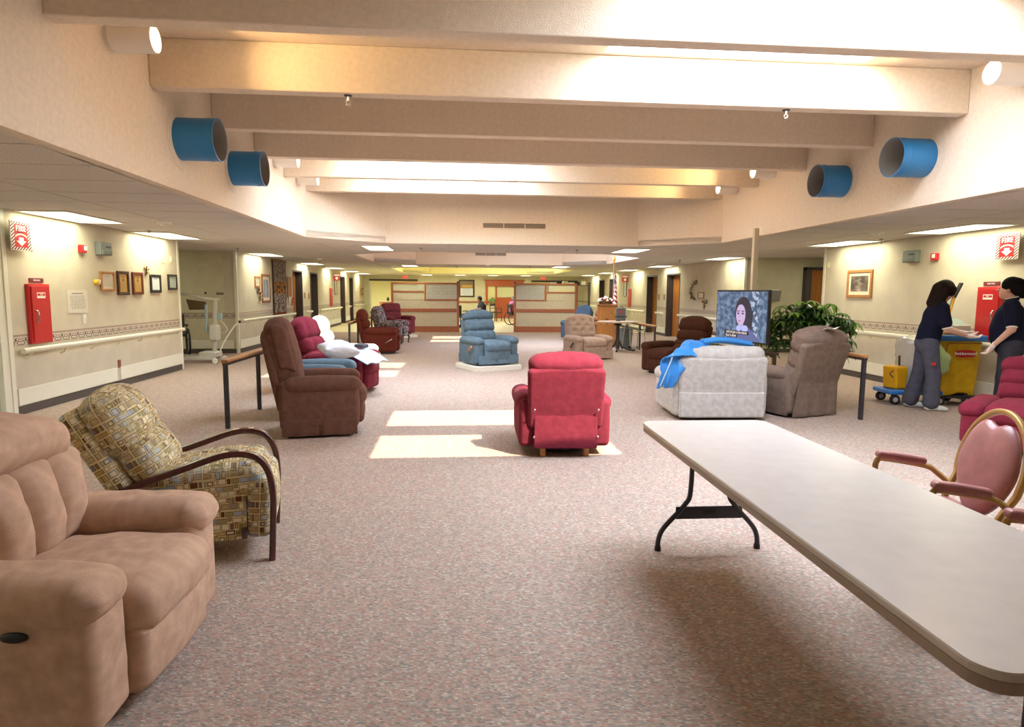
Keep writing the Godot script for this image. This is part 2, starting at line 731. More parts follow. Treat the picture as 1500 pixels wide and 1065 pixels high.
func well(called: String, d0: float, d1: float, cd0: float, cd1: float, paint: Material, x0: float, x1: float, c0: float, c1: float, holes := []) -> Node3D:
	# walls of a raised roof well: sides at x0/x1 from cd0 to cd1, chamfers to the ends at d0/d1 between c0 and c1
	var o := structure_node(called)
	var t := 0.12
	# side walls, left open where round ducts pass through (holes are [side, d, y, half])
	for s in [-1.0, 1.0]:
		var x: float = x0 if s < 0 else x1
		var here := []
		for h in holes:
			if h[0] == s: here.append(h)
		if here.is_empty():
			if s < 0: wall_piece("side_wall", x, cd1, x, cd0, CEIL, ROOF, t, paint, o)
			else: wall_piece("side_wall", x, cd0, x, cd1, CEIL, ROOF, t, paint, o)
			continue
		var ya: float = here[0][2] - here[0][3]
		var yb: float = here[0][2] + here[0][3]
		slab("side_wall", Vector3(x, CEIL, cd0), Vector3(x + s * t, ya, cd1), paint, o)
		slab("side_wall", Vector3(x, yb, cd0), Vector3(x + s * t, ROOF, cd1), paint, o)
		var d := cd0
		for h in here:
			slab("side_wall", Vector3(x, ya, d), Vector3(x + s * t, yb, h[1] - h[3]), paint, o)
			d = h[1] + h[3]
		slab("side_wall", Vector3(x, ya, d), Vector3(x + s * t, yb, cd1), paint, o)
	wall_piece("end_wall", c1, d1, c0, d1, CEIL, ROOF, t, paint, o)
	wall_piece("chamfer_wall", c0, d1, x0, cd1, CEIL, ROOF, t, paint, o)
	wall_piece("chamfer_wall", x1, cd1, c1, d1, CEIL, ROOF, t, paint, o)
	wall_piece("end_wall", c0, d0, c1, d0, CEIL, ROOF, t, paint, o)
	wall_piece("chamfer_wall", x0, cd0, c0, d0, CEIL, ROOF, t, paint, o)
	wall_piece("chamfer_wall", c1, d0, x1, cd0, CEIL, ROOF, t, paint, o)
	return o

# roof deck with openings: holes are [x0, x1, d0, d1], sorted by d, not overlapping in d
func roof(called: String, x0: float, x1: float, d0: float, d1: float, holes: Array, paint: Material) -> void:
	var o := structure_node(called)
	var d := d0
	for h in holes:
		slab("roof_deck", Vector3(x0, ROOF, d), Vector3(x1, ROOF + 0.12, h[2]), paint, o)
		slab("roof_deck", Vector3(x0, ROOF, h[2]), Vector3(h[0], ROOF + 0.12, h[3]), paint, o)
		slab("roof_deck", Vector3(h[1], ROOF, h[2]), Vector3(x1, ROOF + 0.12, h[3]), paint, o)
		d = h[3]
	slab("roof_deck", Vector3(x0, ROOF, d), Vector3(x1, ROOF + 0.12, d1), paint, o)

# a straight corridor wall at x with door openings [d0, d1]; side = -1 left wall, +1 right wall
func corridor_wall(called: String, x: float, side: float, d0: float, d1: float, doors: Array, rail_y: float, border: Array, panels: bool) -> Node3D:
	var o := structure_node(called)
	var outer := x + side * 0.3
	var d := d0
	var spans := []
	for g in doors:
		slab("wall_panel", Vector3(x, 0, d), Vector3(outer, CEIL + 0.1, g[0]), mats.wall, o)
		slab("wall_header", Vector3(x, 2.17, g[0]), Vector3(outer, CEIL + 0.1, g[1]), mats.wall, o)
		spans.append([d, g[0]])
		d = g[1]
	slab("wall_panel", Vector3(x, 0, d), Vector3(outer, CEIL + 0.1, d1), mats.wall, o)
	spans.append([d, d1])
	for s in spans:
		wall_dressing(o, x, side, s[0], s[1], rail_y, border, panels)
	return o

func wall_dressing(o: Node3D, x: float, side: float, d0: float, d1: float, rail_y: float, border: Array, panels: bool) -> void:
	var inw := -side
	# printed paper border
	var q := mi("wallpaper_border", quad(d1 - d0, border[1] - border[0]), border_mat(d1 - d0), o, Transform3D(Basis(Vector3.UP, -side * PI / 2), V(x + inw * 0.003, (border[0] + border[1]) / 2, (d0 + d1) / 2)))
	q.set_meta("label", "printed scroll pattern paper border")
	# dark cove base and white kick panel
	slab("cove_base", Vector3(x, 0, d0), Vector3(x + inw * 0.012, 0.1, d1), mats.base_dark, o)
	if d1 - d0 > 0.5:
		var n := maxi(1, int(round((d1 - d0) / 3.0)))
		for i in n:
			var a := lerpf(d0, d1, float(i) / n) + 0.05
			var b := lerpf(d0, d1, float(i + 1) / n) - 0.05
			slab("kick_panel", Vector3(x, 0.11, a), Vector3(x + inw * 0.022, 0.31, b), mats.white_trim, o, 0.006)
		# handrail on brackets
		var pr := PackedVector2Array([Vector2(-0.03, 0.03), Vector2(0.012, 0.035), Vector2(0.03, 0.012), Vector2(0.026, -0.02), Vector2(-0.005, -0.035), Vector2(-0.03, -0.02)])
		mi("handrail", sweep([V(x + inw * 0.085, rail_y, d0 + 0.08), V(x + inw * 0.085, rail_y, d1 - 0.08)], pr), mats.white_trim, o)
		var nb := maxi(2, int((d1 - d0) / 0.6))
		for i in nb:
			var bd := lerpf(d0 + 0.25, d1 - 0.25, float(i) / (nb - 1))
			mi("rail_bracket", tube([V(x, rail_y - 0.1, bd), V(x + inw * 0.05, rail_y - 0.085, bd), V(x + inw * 0.08, rail_y - 0.02, bd)], 0.014, 6), mats.white_trim, o)

func border_mat(length: float) -> StandardMaterial3D:
	var key := "border_%.2f" % length
	if mats.has(key): return mats[key]
	var m := StandardMaterial3D.new()
	if not T.has("border"): T.border = tex(border_image())
	m.albedo_texture = T.border
	m.roughness = 0.85
	m.uv1_scale = Vector3(length / 0.72, 1, 1)
	mats[key] = m
	return m

func door_unit(n: int, x: float, side: float, d0: float, d1: float, hinge_far: bool) -> void:
	# leaf set back in a dark steel frame
	var o := structure_node("door_%d" % n, V(x + side * 0.22, 0, (d0 + d1) / 2))
	var xi := x + side * 0.22
	slab("leaf", Vector3(xi, 0.01, d0 + 0.05), Vector3(xi + side * 0.045, 2.12, d1 - 0.05), mats.door_wood, o)
	slab("jamb", Vector3(x - side * 0.008, 0, d0), Vector3(xi + side * 0.07, 2.17, d0 + 0.05), mats.frame_dark, o)
	slab("jamb", Vector3(x - side * 0.008, 0, d1 - 0.05), Vector3(xi + side * 0.07, 2.17, d1), mats.frame_dark, o)
	slab("frame_head", Vector3(x - side * 0.008, 2.12, d0 + 0.05), Vector3(xi + side * 0.07, 2.17, d1 - 0.05), mats.frame_dark, o)
	for y in [0.3, 1.07, 1.86]:
		slab("hinge", Vector3(xi - side * 0.012, y - 0.06, d1 - 0.075), Vector3(xi, y + 0.06, d1 - 0.052), mats.chrome, o)
	mi("door_handle", tube([Vector3(-side * 0.0, 1.0, (d1 - d0) / 2 - 0.14), Vector3(-side * 0.06, 1.0, (d1 - d0) / 2 - 0.14), Vector3(-side * 0.06, 1.0, (d1 - d0) / 2 - 0.26)], 0.011, 8), mats.chrome, o)

func build_setting() -> void:
	# floors
	slab("floor", Vector3(-9.3, -0.12, -6), Vector3(11.3, 0, 24.05), mats.carpet)
	slab("floor", Vector3(-9.3, -0.12, 24.05), Vector3(11.3, -0.001, 42), mats.vinyl)
	# low ceiling: backing boards, with tiles laid on a grid where they can be told apart
	var c := structure_node("ceiling")
	var back := [[-9.3, WL - 0.1, -6.0, 42.0], [WR + 0.1, 11.3, -6.0, 42.0], [WL - 0.1, WR + 0.1, 12.72, 15.18], [WL - 0.1, WR + 0.1, 21.92, 24.58], [WL - 0.1, WR + 0.1, 33.1, 42.0], [WL - 0.1, WR + 0.1, -6.0, -3.1]]
	for b in back:
		slab("ceiling_board", Vector3(b[0], CEIL + 0.03, b[2]), Vector3(b[1], CEIL + 0.2, b[3]), mats.tbar, c)
	# triangles at the chamfered corners of the wells
	for t in [[WL, 11.45, -1.35, 12.6], [WR, 11.45, 3.58, 12.6], [WL, 16.7, -1.35, 15.3], [WR, 16.7, 3.58, 15.3], [WL, 20.5, -1.35, 21.8], [WR, 20.5, 3.58, 21.8], [WL, 26.1, -1.35, 24.7], [WR, 26.1, 3.58, 24.7], [WL, 31.6, -1.35, 33.0], [WR, 31.6, 3.58, 33.0]]:
		var s := signf(t[0] - 1.1)
		var sd := signf(t[3] - t[1])
		var poly := PackedVector2Array([Vector2(t[0], t[1]), Vector2(t[2], t[3]), Vector2(t[2], t[3] + sd * 0.14), Vector2(t[0] + s * 0.14, t[3] + sd * 0.14), Vector2(t[0] + s * 0.14, t[1])])
		mi("ceiling_corner", prism(poly, 0.12), mats.tile, c, Transform3D(Basis(Vector3.RIGHT, -PI / 2), Vector3(0, CEIL + 0.06, 0)))
	for row in 34:
		var da := 2.36 + row * 0.705
		for col in [[-5.2, -3.9], [-3.9, -2.66], [4.89, 6.1], [6.1, 7.3]]:
			slab("ceiling_tile", Vector3(col[0] + 0.01, CEIL, da + 0.01), Vector3(col[1] - 0.01, CEIL + 0.022, da + 0.695), mats.tile, c)
	for row in 3:
		var db := 12.77 + row * 0.8
		for k in 6:
			slab("ceiling_tile", Vector3(-2.66 + k * 1.2583 + 0.008, CEIL, db + 0.008), Vector3(-2.66 + (k + 1) * 1.2583 - 0.008, CEIL + 0.022, db + 0.792), mats.tile, c)
	for b in [[-9.3, -5.22, 2.0, 26.0], [7.32, 11.3, 2.0, 26.0], [-5.2, -2.66, 26.4, 42.0], [4.89, 7.3, 26.4, 42.0], [-5.2, -2.66, -6.0, 2.3], [4.89, 7.3, -6.0, 2.3], [-2.6, 4.85, 21.95, 24.55], [-2.6, 4.85, 33.15, 42.0]]:
		slab("ceiling_field", Vector3(b[0], CEIL, b[2]), Vector3(b[1], CEIL + 0.022, b[3]), mats.tile, c)
	# wells
	well("wall_atrium", -3.0, 12.6, -1.8, 11.45, mats.peach, WL, WR, -1.35, 3.58, [[-1.0, 6.43, 2.9, 0.189], [-1.0, 7.86, 2.9, 0.189], [1.0, 6.4, 2.9, 0.189], [1.0, 7.8, 2.9, 0.189]])
	well("wall_second_well", 15.3, 21.8, 16.7, 20.5, mats.peach_smooth, WL, WR, -1.35, 3.58)
	well("wall_third_well", 24.7, 33.0, 26.1, 31.6, mats.yellow_paint, WL, WR, -1.35, 3.58)
	roof("trim_1", WL - 0.2, WR + 0.2, -3.2, 12.8, [[1.3, 3.7, 3.19, 4.45], [1.3, 3.7, 4.59, 5.80], [-1.33, 1.07, 8.81, 10.07], [-1.33, 1.07, 10.21, 11.40]], mats.peach)
	roof("trim_2", WL - 0.2, WR + 0.2, 15.1, 22.0, [[1.3, 3.7, 16.82, 18.0], [1.3, 3.7, 18.14, 19.4]], mats.peach_smooth)
	roof("trim_3", WL - 0.2, WR + 0.2, 24.5, 33.2, [[-1.33, 1.07, 28.0, 29.3], [1.3, 3.7, 30.0, 31.2]], mats.yellow_paint)
	# cross beams
	var bi := 0
	for d in [-1.1, 0.3, 1.7, 3.05, 4.45, 5.86, 7.25, 8.67, 10.07, 11.46]:
		bi += 1
		var be := structure("trim_%d" % (bi + 3), bx(WR - WL, 0.4, 0.14, 0.012), mats.peach, at(V((WL + WR) / 2, 3.4, d + 0.07)))
		be.set_meta("label", "peach stucco cross beam under the skylights")
	structure("trim_14", bx(WR - WL, 0.4, 0.14), mats.peach_smooth, at(V((WL + WR) / 2, 3.4, 18.07)))

	# corridor walls
	corridor_wall("wall_left", XL, -1.0, 7.95, 12.62, [], 0.765, [0.82, 0.955], true)
	corridor_wall("wall_left", XL, -1.0, 15.85, 37.0, [[21.1, 22.4], [23.54, 24.8], [29.5, 30.75], [32.0, 33.1]], 0.775, [0.83, 0.965], true)
	corridor_wall("wall_right", XR, 1.0, 7.6, 12.3, [], 0.83, [0.905, 1.035], true)
	corridor_wall("wall_right", XR, 1.0, 15.9, 37.0, [[20.6, 21.95], [23.0, 24.3], [29.4, 30.4], [31.4, 32.6]], 0.80, [0.91, 1.02], true)
	var k := 1
	for g in [[21.1, 22.4], [23.54, 24.8], [29.5, 30.75], [32.0, 33.1]]:
		door_unit(k, XL, -1.0, g[0], g[1], true)
		k += 1
	for g in [[20.6, 21.95], [23.0, 24.3], [29.4, 30.4], [31.4, 32.6]]:
		door_unit(k, XR, 1.0, g[0], g[1], true)
		k += 1
	# white corner guards
	for p in [[XL, 12.62, -1.0], [XL, 7.95, -1.0], [XL, 15.85, -1.0], [XR, 12.3, 1.0], [XR, 15.9, 1.0]]:
		var g := slab("trim_20", Vector3(p[0] - p[2] * 0.012, 0.0, p[1] - 0.035), Vector3(p[0] + p[2] * 0.05, CEIL, p[1] + 0.035), mats.white_trim)
		g.name = numbered("trim_corner")
	# side recesses: far walls facing the camera, outer and near walls
	for s in [-1.0, 1.0]:
		var x: float = XL if s < 0 else XR
		var near_d: float = 12.62 if s < 0 else 12.3
		var far_d: float = 15.85 if s < 0 else 15.9
		var o := structure_node("wall_recess_left" if s < 0 else "wall_recess_right")
		slab("wall_panel", Vector3(x + s * 0.3, 0, far_d), Vector3(x + s * 3.8, CEIL + 0.1, far_d + 0.15), mats.wall_green, o)
		slab("wall_panel", Vector3(x + s * 3.7, 0, near_d - 0.2), Vector3(x + s * 3.9, CEIL + 0.1, far_d + 0.15), mats.wall_green, o)
		slab("wall_panel", Vector3(x + s * 0.3, 0, near_d - 0.15), Vector3(x + s * 3.8, CEIL + 0.1, near_d), mats.wall_green, o)
		if s < 0:
			mi("wallpaper_border", quad(3.6, 0.135), border_mat(3.6), o, at(V(x - 1.8, 0.895, far_d - 0.003)))
			slab("kick_panel", Vector3(x - 3.6, 0.11, far_d - 0.022), Vector3(x - 0.12, 0.31, far_d), mats.white_trim, o, 0.006)
			slab("cove_base", Vector3(x - 3.7, 0, far_d - 0.012), Vector3(x, 0.1, far_d), mats.base_dark, o)
		else:
			slab("cove_base", Vector3(x, 0, far_d - 0.012), Vector3(x + 3.7, 0.1, far_d), mats.base_dark, o)
	# door in the right recess
	var dr := structure_node("door_9", V(9.45, 0, 15.88))
	slab("leaf", Vector3(9.0, 0, 15.80), Vector3(9.9, 2.12, 15.85), mats.door_wood, dr)
	slab("jamb", Vector3(8.86, 0, 15.72), Vector3(9.0, 2.18, 15.9), mats.frame_dark, dr)
	slab("frame_head", Vector3(8.86, 2.12, 15.72), Vector3(10.0, 2.19, 15.9), mats.frame_dark, dr)
	slab("jamb", Vector3(9.9, 0, 15.72), Vector3(10.0, 2.12, 15.9), mats.frame_dark, dr)
	for y in [0.4, 1.1, 1.86]:
		slab("hinge", Vector3(8.995, y - 0.06, 15.785), Vector3(9.02, y + 0.06, 15.8), mats.chrome, dr)
	# walls around the camera, out of the frame: they close the room
	slab("wall_left", Vector3(XL - 0.3, 0, -6.2), Vector3(XL, CEIL + 0.1, 7.0), mats.wall)
	slab("wall_right", Vector3(XR, 0, -6.2), Vector3(XR + 0.3, CEIL + 0.1, 7.6), mats.wall)
	slab("wall_back", Vector3(XL - 0.3, 0, -6.2), Vector3(XR + 0.3, CEIL + 0.1, -6.0), mats.wall)
	# pale glazed door beside the left wall
	var gd := structure_node("door_10", V(XL - 0.1, 0, 7.47))
	slab("door_frame", Vector3(XL - 0.12, 0, 7.8), Vector3(XL, 2.2, 7.94), mats.white_trim, gd)
	slab("door_frame", Vector3(XL - 0.12, 0, 7.0), Vector3(XL, 2.2, 7.1), mats.white_trim, gd)
	slab("door_frame", Vector3(XL - 0.12, 2.1, 7.1), Vector3(XL, CEIL + 0.1, 7.8), mats.white_trim, gd)
	slab("pane", Vector3(XL - 0.08, 0.02, 7.1), Vector3(XL - 0.06, 2.1, 7.8), mat("pane_green", rgb(206, 218, 204), 0.3), gd)
	# far end: wall of the dining room with two wide openings, and a room behind
	var fw := structure_node("wall_far")
	slab("wall_panel", Vector3(-2.2, 0, 37.0), Vector3(4.3, CEIL + 0.1, 37.2), mats.wall_green, fw)
	slab("wall_panel", Vector3(-5.5, 0, 37.0), Vector3(-4.9, CEIL + 0.1, 37.2), mats.wall_green, fw)
	slab("wall_panel", Vector3(7.0, 0, 37.0), Vector3(7.6, CEIL + 0.1, 37.2), mats.wall_green, fw)
	slab("wall_header", Vector3(-4.9, 2.17, 37.0), Vector3(-2.2, CEIL + 0.1, 37.2), mats.wall_green, fw)
	slab("wall_header", Vector3(4.3, 2.17, 37.0), Vector3(7.0, CEIL + 0.1, 37.2), mats.wall_green, fw)
	slab("door_frame", Vector3(-4.9, 2.09, 36.95), Vector3(-2.2, 2.19, 37.0), mats.frame_dark, fw)
	slab("door_frame", Vector3(4.3, 2.09, 36.95), Vector3(7.0, 2.19, 37.0), mats.frame_dark, fw)
	slab("door_frame", Vector3(6.86, 0, 36.95), Vector3(7.0, 2.09, 37.0), mats.frame_dark, fw)
	slab("door_frame", Vector3(-4.9, 0, 36.95), Vector3(-4.8, 2.09, 37.0), mats.white_trim, fw)
	slab("chair_rail", Vector3(0.0, 0.9, 36.95), Vector3(2.05, 0.98, 37.0), mats.partition_wood, fw)
	slab("wall_end", Vector3(-9.3, 0, 41.8), Vector3(11.3, CEIL + 0.1, 42.0), mats.yellow_paint)
	slab("wall_end", Vector3(-9.3, 0, 37.2), Vector3(-9.1, CEIL + 0.1, 41.8), mats.yellow_paint)
	slab("wall_end", Vector3(11.1, 0, 37.2), Vector3(11.3, CEIL + 0.1, 41.8), mats.yellow_paint)

func troffer(x: float, d: float, wx: float, wd: float, energy: float, label: String, tint := Color(1.0, 0.985, 0.84)) -> void:
	var o := thing("ceiling_light", label, "light", V(x, CEIL, d), 0, "fluorescent ceiling panels")
	var h := 0.018
	for s in [-1.0, 1.0]:
		mi("frame", bx(wx, h, 0.025, 0.004), mats.white_trim, o, at(Vector3(0, -h / 2, s * (wd / 2 - 0.012))))
		mi("frame", bx(0.025, h, wd - 0.05, 0.004), mats.white_trim, o, at(Vector3(s * (wx / 2 - 0.012), -h / 2, 0)))
	mi("diffuser_light", bx(wx - 0.05, 0.008, wd - 0.05), mats.diffuser, o, at(Vector3(0, -0.009, 0)))
	area(o, Vector3(0, -0.022, 0), Vector2(wx - 0.06, wd - 0.06), tint, energy)

func build_lamps() -> void:
	for p in [[8.8, "on the ceiling above the fire hose cabinet, left corridor"], [11.5, "on the ceiling above the framed certificates"], [17.15, "on the ceiling before the tapestry"], [22.45, "on the ceiling by the first two left corridor doors"], [26.5, "on the left corridor ceiling by the hanging fire sign"], [30.5, "on the left corridor ceiling past the fire sign"], [34.5, "at the far end of the left corridor ceiling"], [3.4, "on the left corridor ceiling before the glazed door"], [0.6, "on the left corridor ceiling by the back wall"]]:
		troffer(-4.86, p[0], 0.6, 1.35, TROF * (1.0 if p[0] > 5 else 1.2), "bright fluorescent panel " + p[1])
	for p in [[8.45, "on the ceiling above the two cleaners"], [11.1, "on the ceiling above the small framed picture"], [16.3, "on the ceiling before the wall wreath"], [21.5, "on the ceiling by the right corridor doors"], [25.5, "on the right corridor ceiling behind the flag"], [29.5, "on the right corridor ceiling past the extinguisher sign"], [33.5, "at the far end of the right corridor ceiling"], [3.4, "on the right corridor ceiling beside the folding table"], [0.6, "on the right corridor ceiling by the back wall"]]:
		troffer(6.9, p[0], 0.6, 1.35, TROF * (1.0 if p[0] > 5 else 1.2), "bright fluorescent panel " + p[1])
	troffer(-1.65, 13.98, 0.56, 1.45, TROF, "bright ceiling panel just past the atrium, on the white recliner's side")
	troffer(3.75, 13.8, 0.6, 1.3, TROF, "bright ceiling panel just past the atrium, above the beige tufted recliner")
	troffer(-1.65, 23.3, 0.56, 1.2, TROF, "bright panel just before the left glazed partition")
	troffer(3.72, 23.0, 0.56, 1.2, TROF, "bright panel just before the right glazed partition")
	for p in [[-1.6, "behind the left partition"], [0.2, "above the framed poster"], [2.0, "above the orange serving hatch's narrow pane"], [3.8, "behind the right partition"]]:
		troffer(p[0], 35.5, 0.58, 1.0, TROF, "small bright panel in the dining room ceiling " + p[1])
	# two skylit spots in the closed far room keep it from going black: its own ceiling panels
	troffer(-3.5, 39.4, 0.6, 1.2, TROF, "ceiling panel in the far room behind the left opening")
	troffer(5.6, 39.4, 0.6, 1.2, TROF, "ceiling panel in the far room behind the right opening")
	troffer(-7.3, 14.2, 0.6, 1.2, TROF * 0.45, "bright panel on the left recess ceiling")
	troffer(8.9, 14.1, 0.6, 1.2, TROF * 0.6, "bright panel on the right recess ceiling before the dark framed door")
	# white cylinder spotlights on the atrium walls
	for s in [-1.0, 1.0]:
		for d in [[5.24, 3.36], [9.6, 3.34], [10.9, 3.3]]:
			var x: float = WL if s < 0 else WR
			var where: String = {5.24: "between the first two beams", 9.6: "beyond the blue ducts", 10.9: "before the last beam"}[d[0]]
			var o := thing("wall_spotlight", "white cylinder spotlight on the %s atrium wall %s" % ["left" if s < 0 else "right", where], "spotlight", V(x, d[1], d[0]), 0.0 if s < 0 else PI, "cylinder spotlights of the atrium")
			mi("mounting_plate", cyl(0.09, 0.09, 0.02, 24), mats.lamp_white, o, rot(Vector3(0.01, 0, 0), 0, 0, PI / 2))
			mi("housing", lathe([Vector2(0.0, 0.0), Vector2(0.088, 0.0), Vector2(0.1, 0.012), Vector2(0.1, 0.31), Vector2(0.094, 0.315), Vector2(0.09, 0.31), Vector2(0.088, 0.28)], 28), mats.lamp_white, o, rot(Vector3(0.02, 0, 0), 0, 0, -PI / 2))
			mi("bulb", lathe([Vector2(0.088, 0.0), Vector2(0.075, 0.025), Vector2(0.05, 0.04), Vector2(0.0, 0.046)], 24), mats.bulb, o, rot(Vector3(0.295, 0, 0), 0, 0, -PI / 2))
			var l := SpotLight3D.new()
			l.name = "spot_light"
			l.spot_angle = 60.0
			l.spot_angle_attenuation = 0.8
			l.spot_range = 30.0
			l.spot_attenuation = 2.0
			l.light_color = Color(1.0, 0.84, 0.58)
			l.light_energy = SPOT
			l.light_size = 0.08
			l.shadow_enabled = true
			o.add_child(l)
			l.position = Vector3(0.36, 0, 0)
			l.rotation = Vector3(0, -PI / 2, 0)

# ---------------------------------------------------------------- recliners
# Built facing +z with the floor at y = 0; a chair's own right is -x.
func wrinkle(p: Vector3, amp: float, freq: float, seed_off := 0.0) -> Vector3:
	var q := p * freq + Vector3(seed_off, seed_off * 0.7, -seed_off)
	return p + Vector3(fn.get_noise_3dv(q), fn.get_noise_3dv(q + Vector3(17, 3, 9)), fn.get_noise_3dv(q + Vector3(5, 31, 2))) * amp

func lean_xf(pivot_y: float, pivot_z: float, lean: float, local: Vector3, rz := 0.0) -> Transform3D:
	var b := Transform3D(Basis(Vector3.RIGHT, -lean), Vector3(0, pivot_y, pivot_z))
	return b * Transform3D(Basis(Vector3.BACK, rz), local)

# groove: pushes a pad in along lines; axis 0 = lines across x (horizontal), 1 = vertical lines
func grooved(p: Vector3, front: float, lines: Array, axis: int, width: float, depth: float) -> Vector3:
	if p.z * front <= 0: return p
	var c := p.y if axis == 0 else p.x
	for l in lines:
		var t: float = absf(c - l) / width
		if t < 1.0:
			p.z -= front * depth * (0.5 + 0.5 * cos(PI * t))
	return p

func dimpled(p: Vector3, front: float, spots: Array, width: float, depth: float) -> Vector3:
	if p.z * front <= 0: return p
	for s in spots:
		var t := Vector2(p.x - s.x, p.y - s.y).length() / width
		if t < 1.0:
			p.z -= front * depth * pow(0.5 + 0.5 * cos(PI * t), 1.4)
	return p

func recliner(o: Node3D, m: Material, q: Dictionary) -> Node3D:
	var w: float = q.get("w", 0.9)
	var d: float = q.get("d", 0.86)
	var h: float = q.get("h", 1.02)
	var ah: float = q.get("arm_h", 0.6)
	var aw: float = q.get("arm_w", 0.19)
	var sh: float = q.get("seat_h", 0.47)
	var lean: float = q.get("lean", 0.28)
	var bw: float = q.get("back_w", w - aw * 1.1)
	var bt: float = q.get("back_t", 0.2)
	var style: String = q.get("style", "rolls")
	var y0: float = q.get("lift", 0.05)
	var sw := w - 2 * aw
	var wr: float = q.get("wrinkle", 0.006)
	var sd: float = q.get("seed", 1.0)
	# plinth
	mi("base", bx(w - 0.14 - q.get("plinth", 0.06), y0 + 0.03, d - 0.2 - q.get("plinth", 0.06), 0.01), mats.metal_dark, o, at(Vector3(0, (y0 + 0.03) / 2, -0.02)))
	# arms with a soft roll on top
	for s in [-1.0, 1.0]:
		var body_h := ah - y0 - 0.03
		var a := mi("arm", pad(Vector3(aw, body_h, d * 0.9), 0.045, Vector3i(3, 6, 8), Vector3(0.012, 0, 0.012), func(p): return wrinkle(p, wr * 0.6, 5.0, sd + s)), m, o, at(Vector3(s * (w - aw) / 2, y0 + body_h / 2, 0)))
		mi("arm_roll", pad(Vector3(aw * 1.16, 0.15, d * 0.86), 0.07, Vector3i(3, 2, 8), Vector3(0.01, 0.02, 0.02), func(p): return wrinkle(p, wr, 7.0, sd + 3 * s)), m, a, at(Vector3(s * 0.012, body_h / 2 - 0.045, 0.035)))
	# seat and front
	var seat_d := d * 0.74
	mi("seat", pad(Vector3(sw + 0.015, 0.2, seat_d), 0.07, Vector3i(8, 2, 8), Vector3(0, 0.035, 0.03), func(p): return wrinkle(p, wr, 6.0, sd + 9)), m, o, at(Vector3(0, sh - 0.1, d / 2 - seat_d / 2 + 0.03)))
	var fh := sh - 0.15 - y0
	mi("footrest", pad(Vector3(sw + 0.01, fh, 0.14), 0.045, Vector3i(8, 4, 2), Vector3(0, 0, 0.025), func(p): return grooved(wrinkle(p, wr, 6.0, sd + 4), 1.0, q.get("foot_lines", []), 1, 0.03, 0.02)), m, o, at(Vector3(0, y0 + fh / 2 + 0.01, d / 2 - 0.06)))
	mi("seat_box", bx(sw + 0.02, sh - 0.2 - y0, d - 0.3), m, o, at(Vector3(0, y0 + (sh - 0.2 - y0) / 2, -0.06)))
	# back
	var py := 0.3
	var pz := -d / 2 + bt * 0.62
	var bh := (h - py) / cos(lean)
	var ob_t := 0.1
	var taper: float = q.get("taper", 0.06)
	var ob := mi("outer_back", pad(Vector3(bw, bh - 0.07, ob_t), 0.04, Vector3i(8, 8, 1), Vector3(0, 0, 0.012), func(p):
		var k: float = p.y / bh + 0.5
		p.x *= 1.0 - taper * k
		if q.get("round_top", 0.0) > 0.0 and k > 0.7:
			p.y -= q.round_top * pow(absf(p.x) / (bw / 2), 2.5) * smoothstep(0.7, 1.0, k)
		return wrinkle(p, wr * 0.6, 4.0, sd + 6)), m, o, lean_xf(py, pz, lean, Vector3(0, bh / 2 - 0.05, -bt * 0.35)))
	if q.get("full_back", false):
		mi("lower_back", pad(Vector3(bw, py - y0 + 0.06, 0.06), 0.025, Vector3i(6, 3, 1), Vector3.ZERO, func(p): return wrinkle(p, wr * 0.6, 4.0, sd + 2)), m, o, at(Vector3(0, (py + y0) / 2 + 0.02, -d / 2 + 0.015)))
	var top := bh
	var low := (sh - py - 0.05)
	var cw := bw * 0.98
	var front_t := bt
	if style == "rolls":
		var parts: Array = q.get("parts", [0.40, 0.30, 0.30])
		var y := top
		var i := 0
		for f in parts:
			var ph: float = f * (top - low)
			var grow: float = 1.0 if i == 0 else 0.94
			mi("headrest" if i == 0 else "back_cushion", pad(Vector3(cw * grow * (1.0 - taper * (0.5 if i == 0 else 0.2)), ph + 0.03, front_t * (1.0 if i != 1 else 0.94)), minf(0.085, ph * 0.45), Vector3i(10, 4, 2), Vector3(0, 0.012, 0.035), func(p):
				if i == 0 and q.get("round_top", 0.0) > 0.0 and p.y > 0:
					p.y -= q.round_top * pow(absf(p.x) / (cw / 2), 2.5) * p.y / (ph / 2)
				p = grooved(p, 1.0, q.get("lines", []), 1, 0.035, 0.03)
				return wrinkle(p, wr, 7.0, sd + i * 5)), m, o, lean_xf(py, pz, lean, Vector3(0, y - ph / 2, 0.02 if i == 0 else 0.035)))
			y -= ph
			i += 1
	elif style == "tuft":
		var bhh := top - low
		var spots := []
		for r in 3:
			var n := 3 if r % 2 == 0 else 2
			for k in n:
				spots.append(Vector2((k - (n - 1) / 2.0) * cw * 0.3, bhh * (0.2 - 0.2 * r)))
		mi("back_cushion", pad(Vector3(cw, bhh, front_t), 0.08, Vector3i(16, 16, 2), Vector3(0, 0.01, 0.05), func(p):
			var k: float = p.y / bhh + 0.5
			p.x *= 1.0 - taper * k
			if q.get("round_top", 0.0) > 0.0 and p.y > 0:
				p.y -= q.round_top * pow(absf(p.x) / (cw / 2), 2.5) * smoothstep(0.0, 1.0, p.y / (bhh / 2))
			p = dimpled(p, 1.0, spots, 0.085, 0.045)
			p = grooved(p, 1.0, [bhh * 0.0], 0, 0.03, 0.012)
			return wrinkle(p, wr, 7.0, sd)), m, o, lean_xf(py, pz, lean, Vector3(0, low + bhh / 2, 0.025)))
		for s in spots:
			mi("button", ball(0.012, 0.012, 0.008, 8), m, o, lean_xf(py, pz, lean, Vector3(s.x, low + bhh / 2 + s.y, 0.025 + front_t / 2 - 0.005)))
	elif style == "channels":
		# head roll above fanned upright channels
		var head := 0.46 * (top - low)
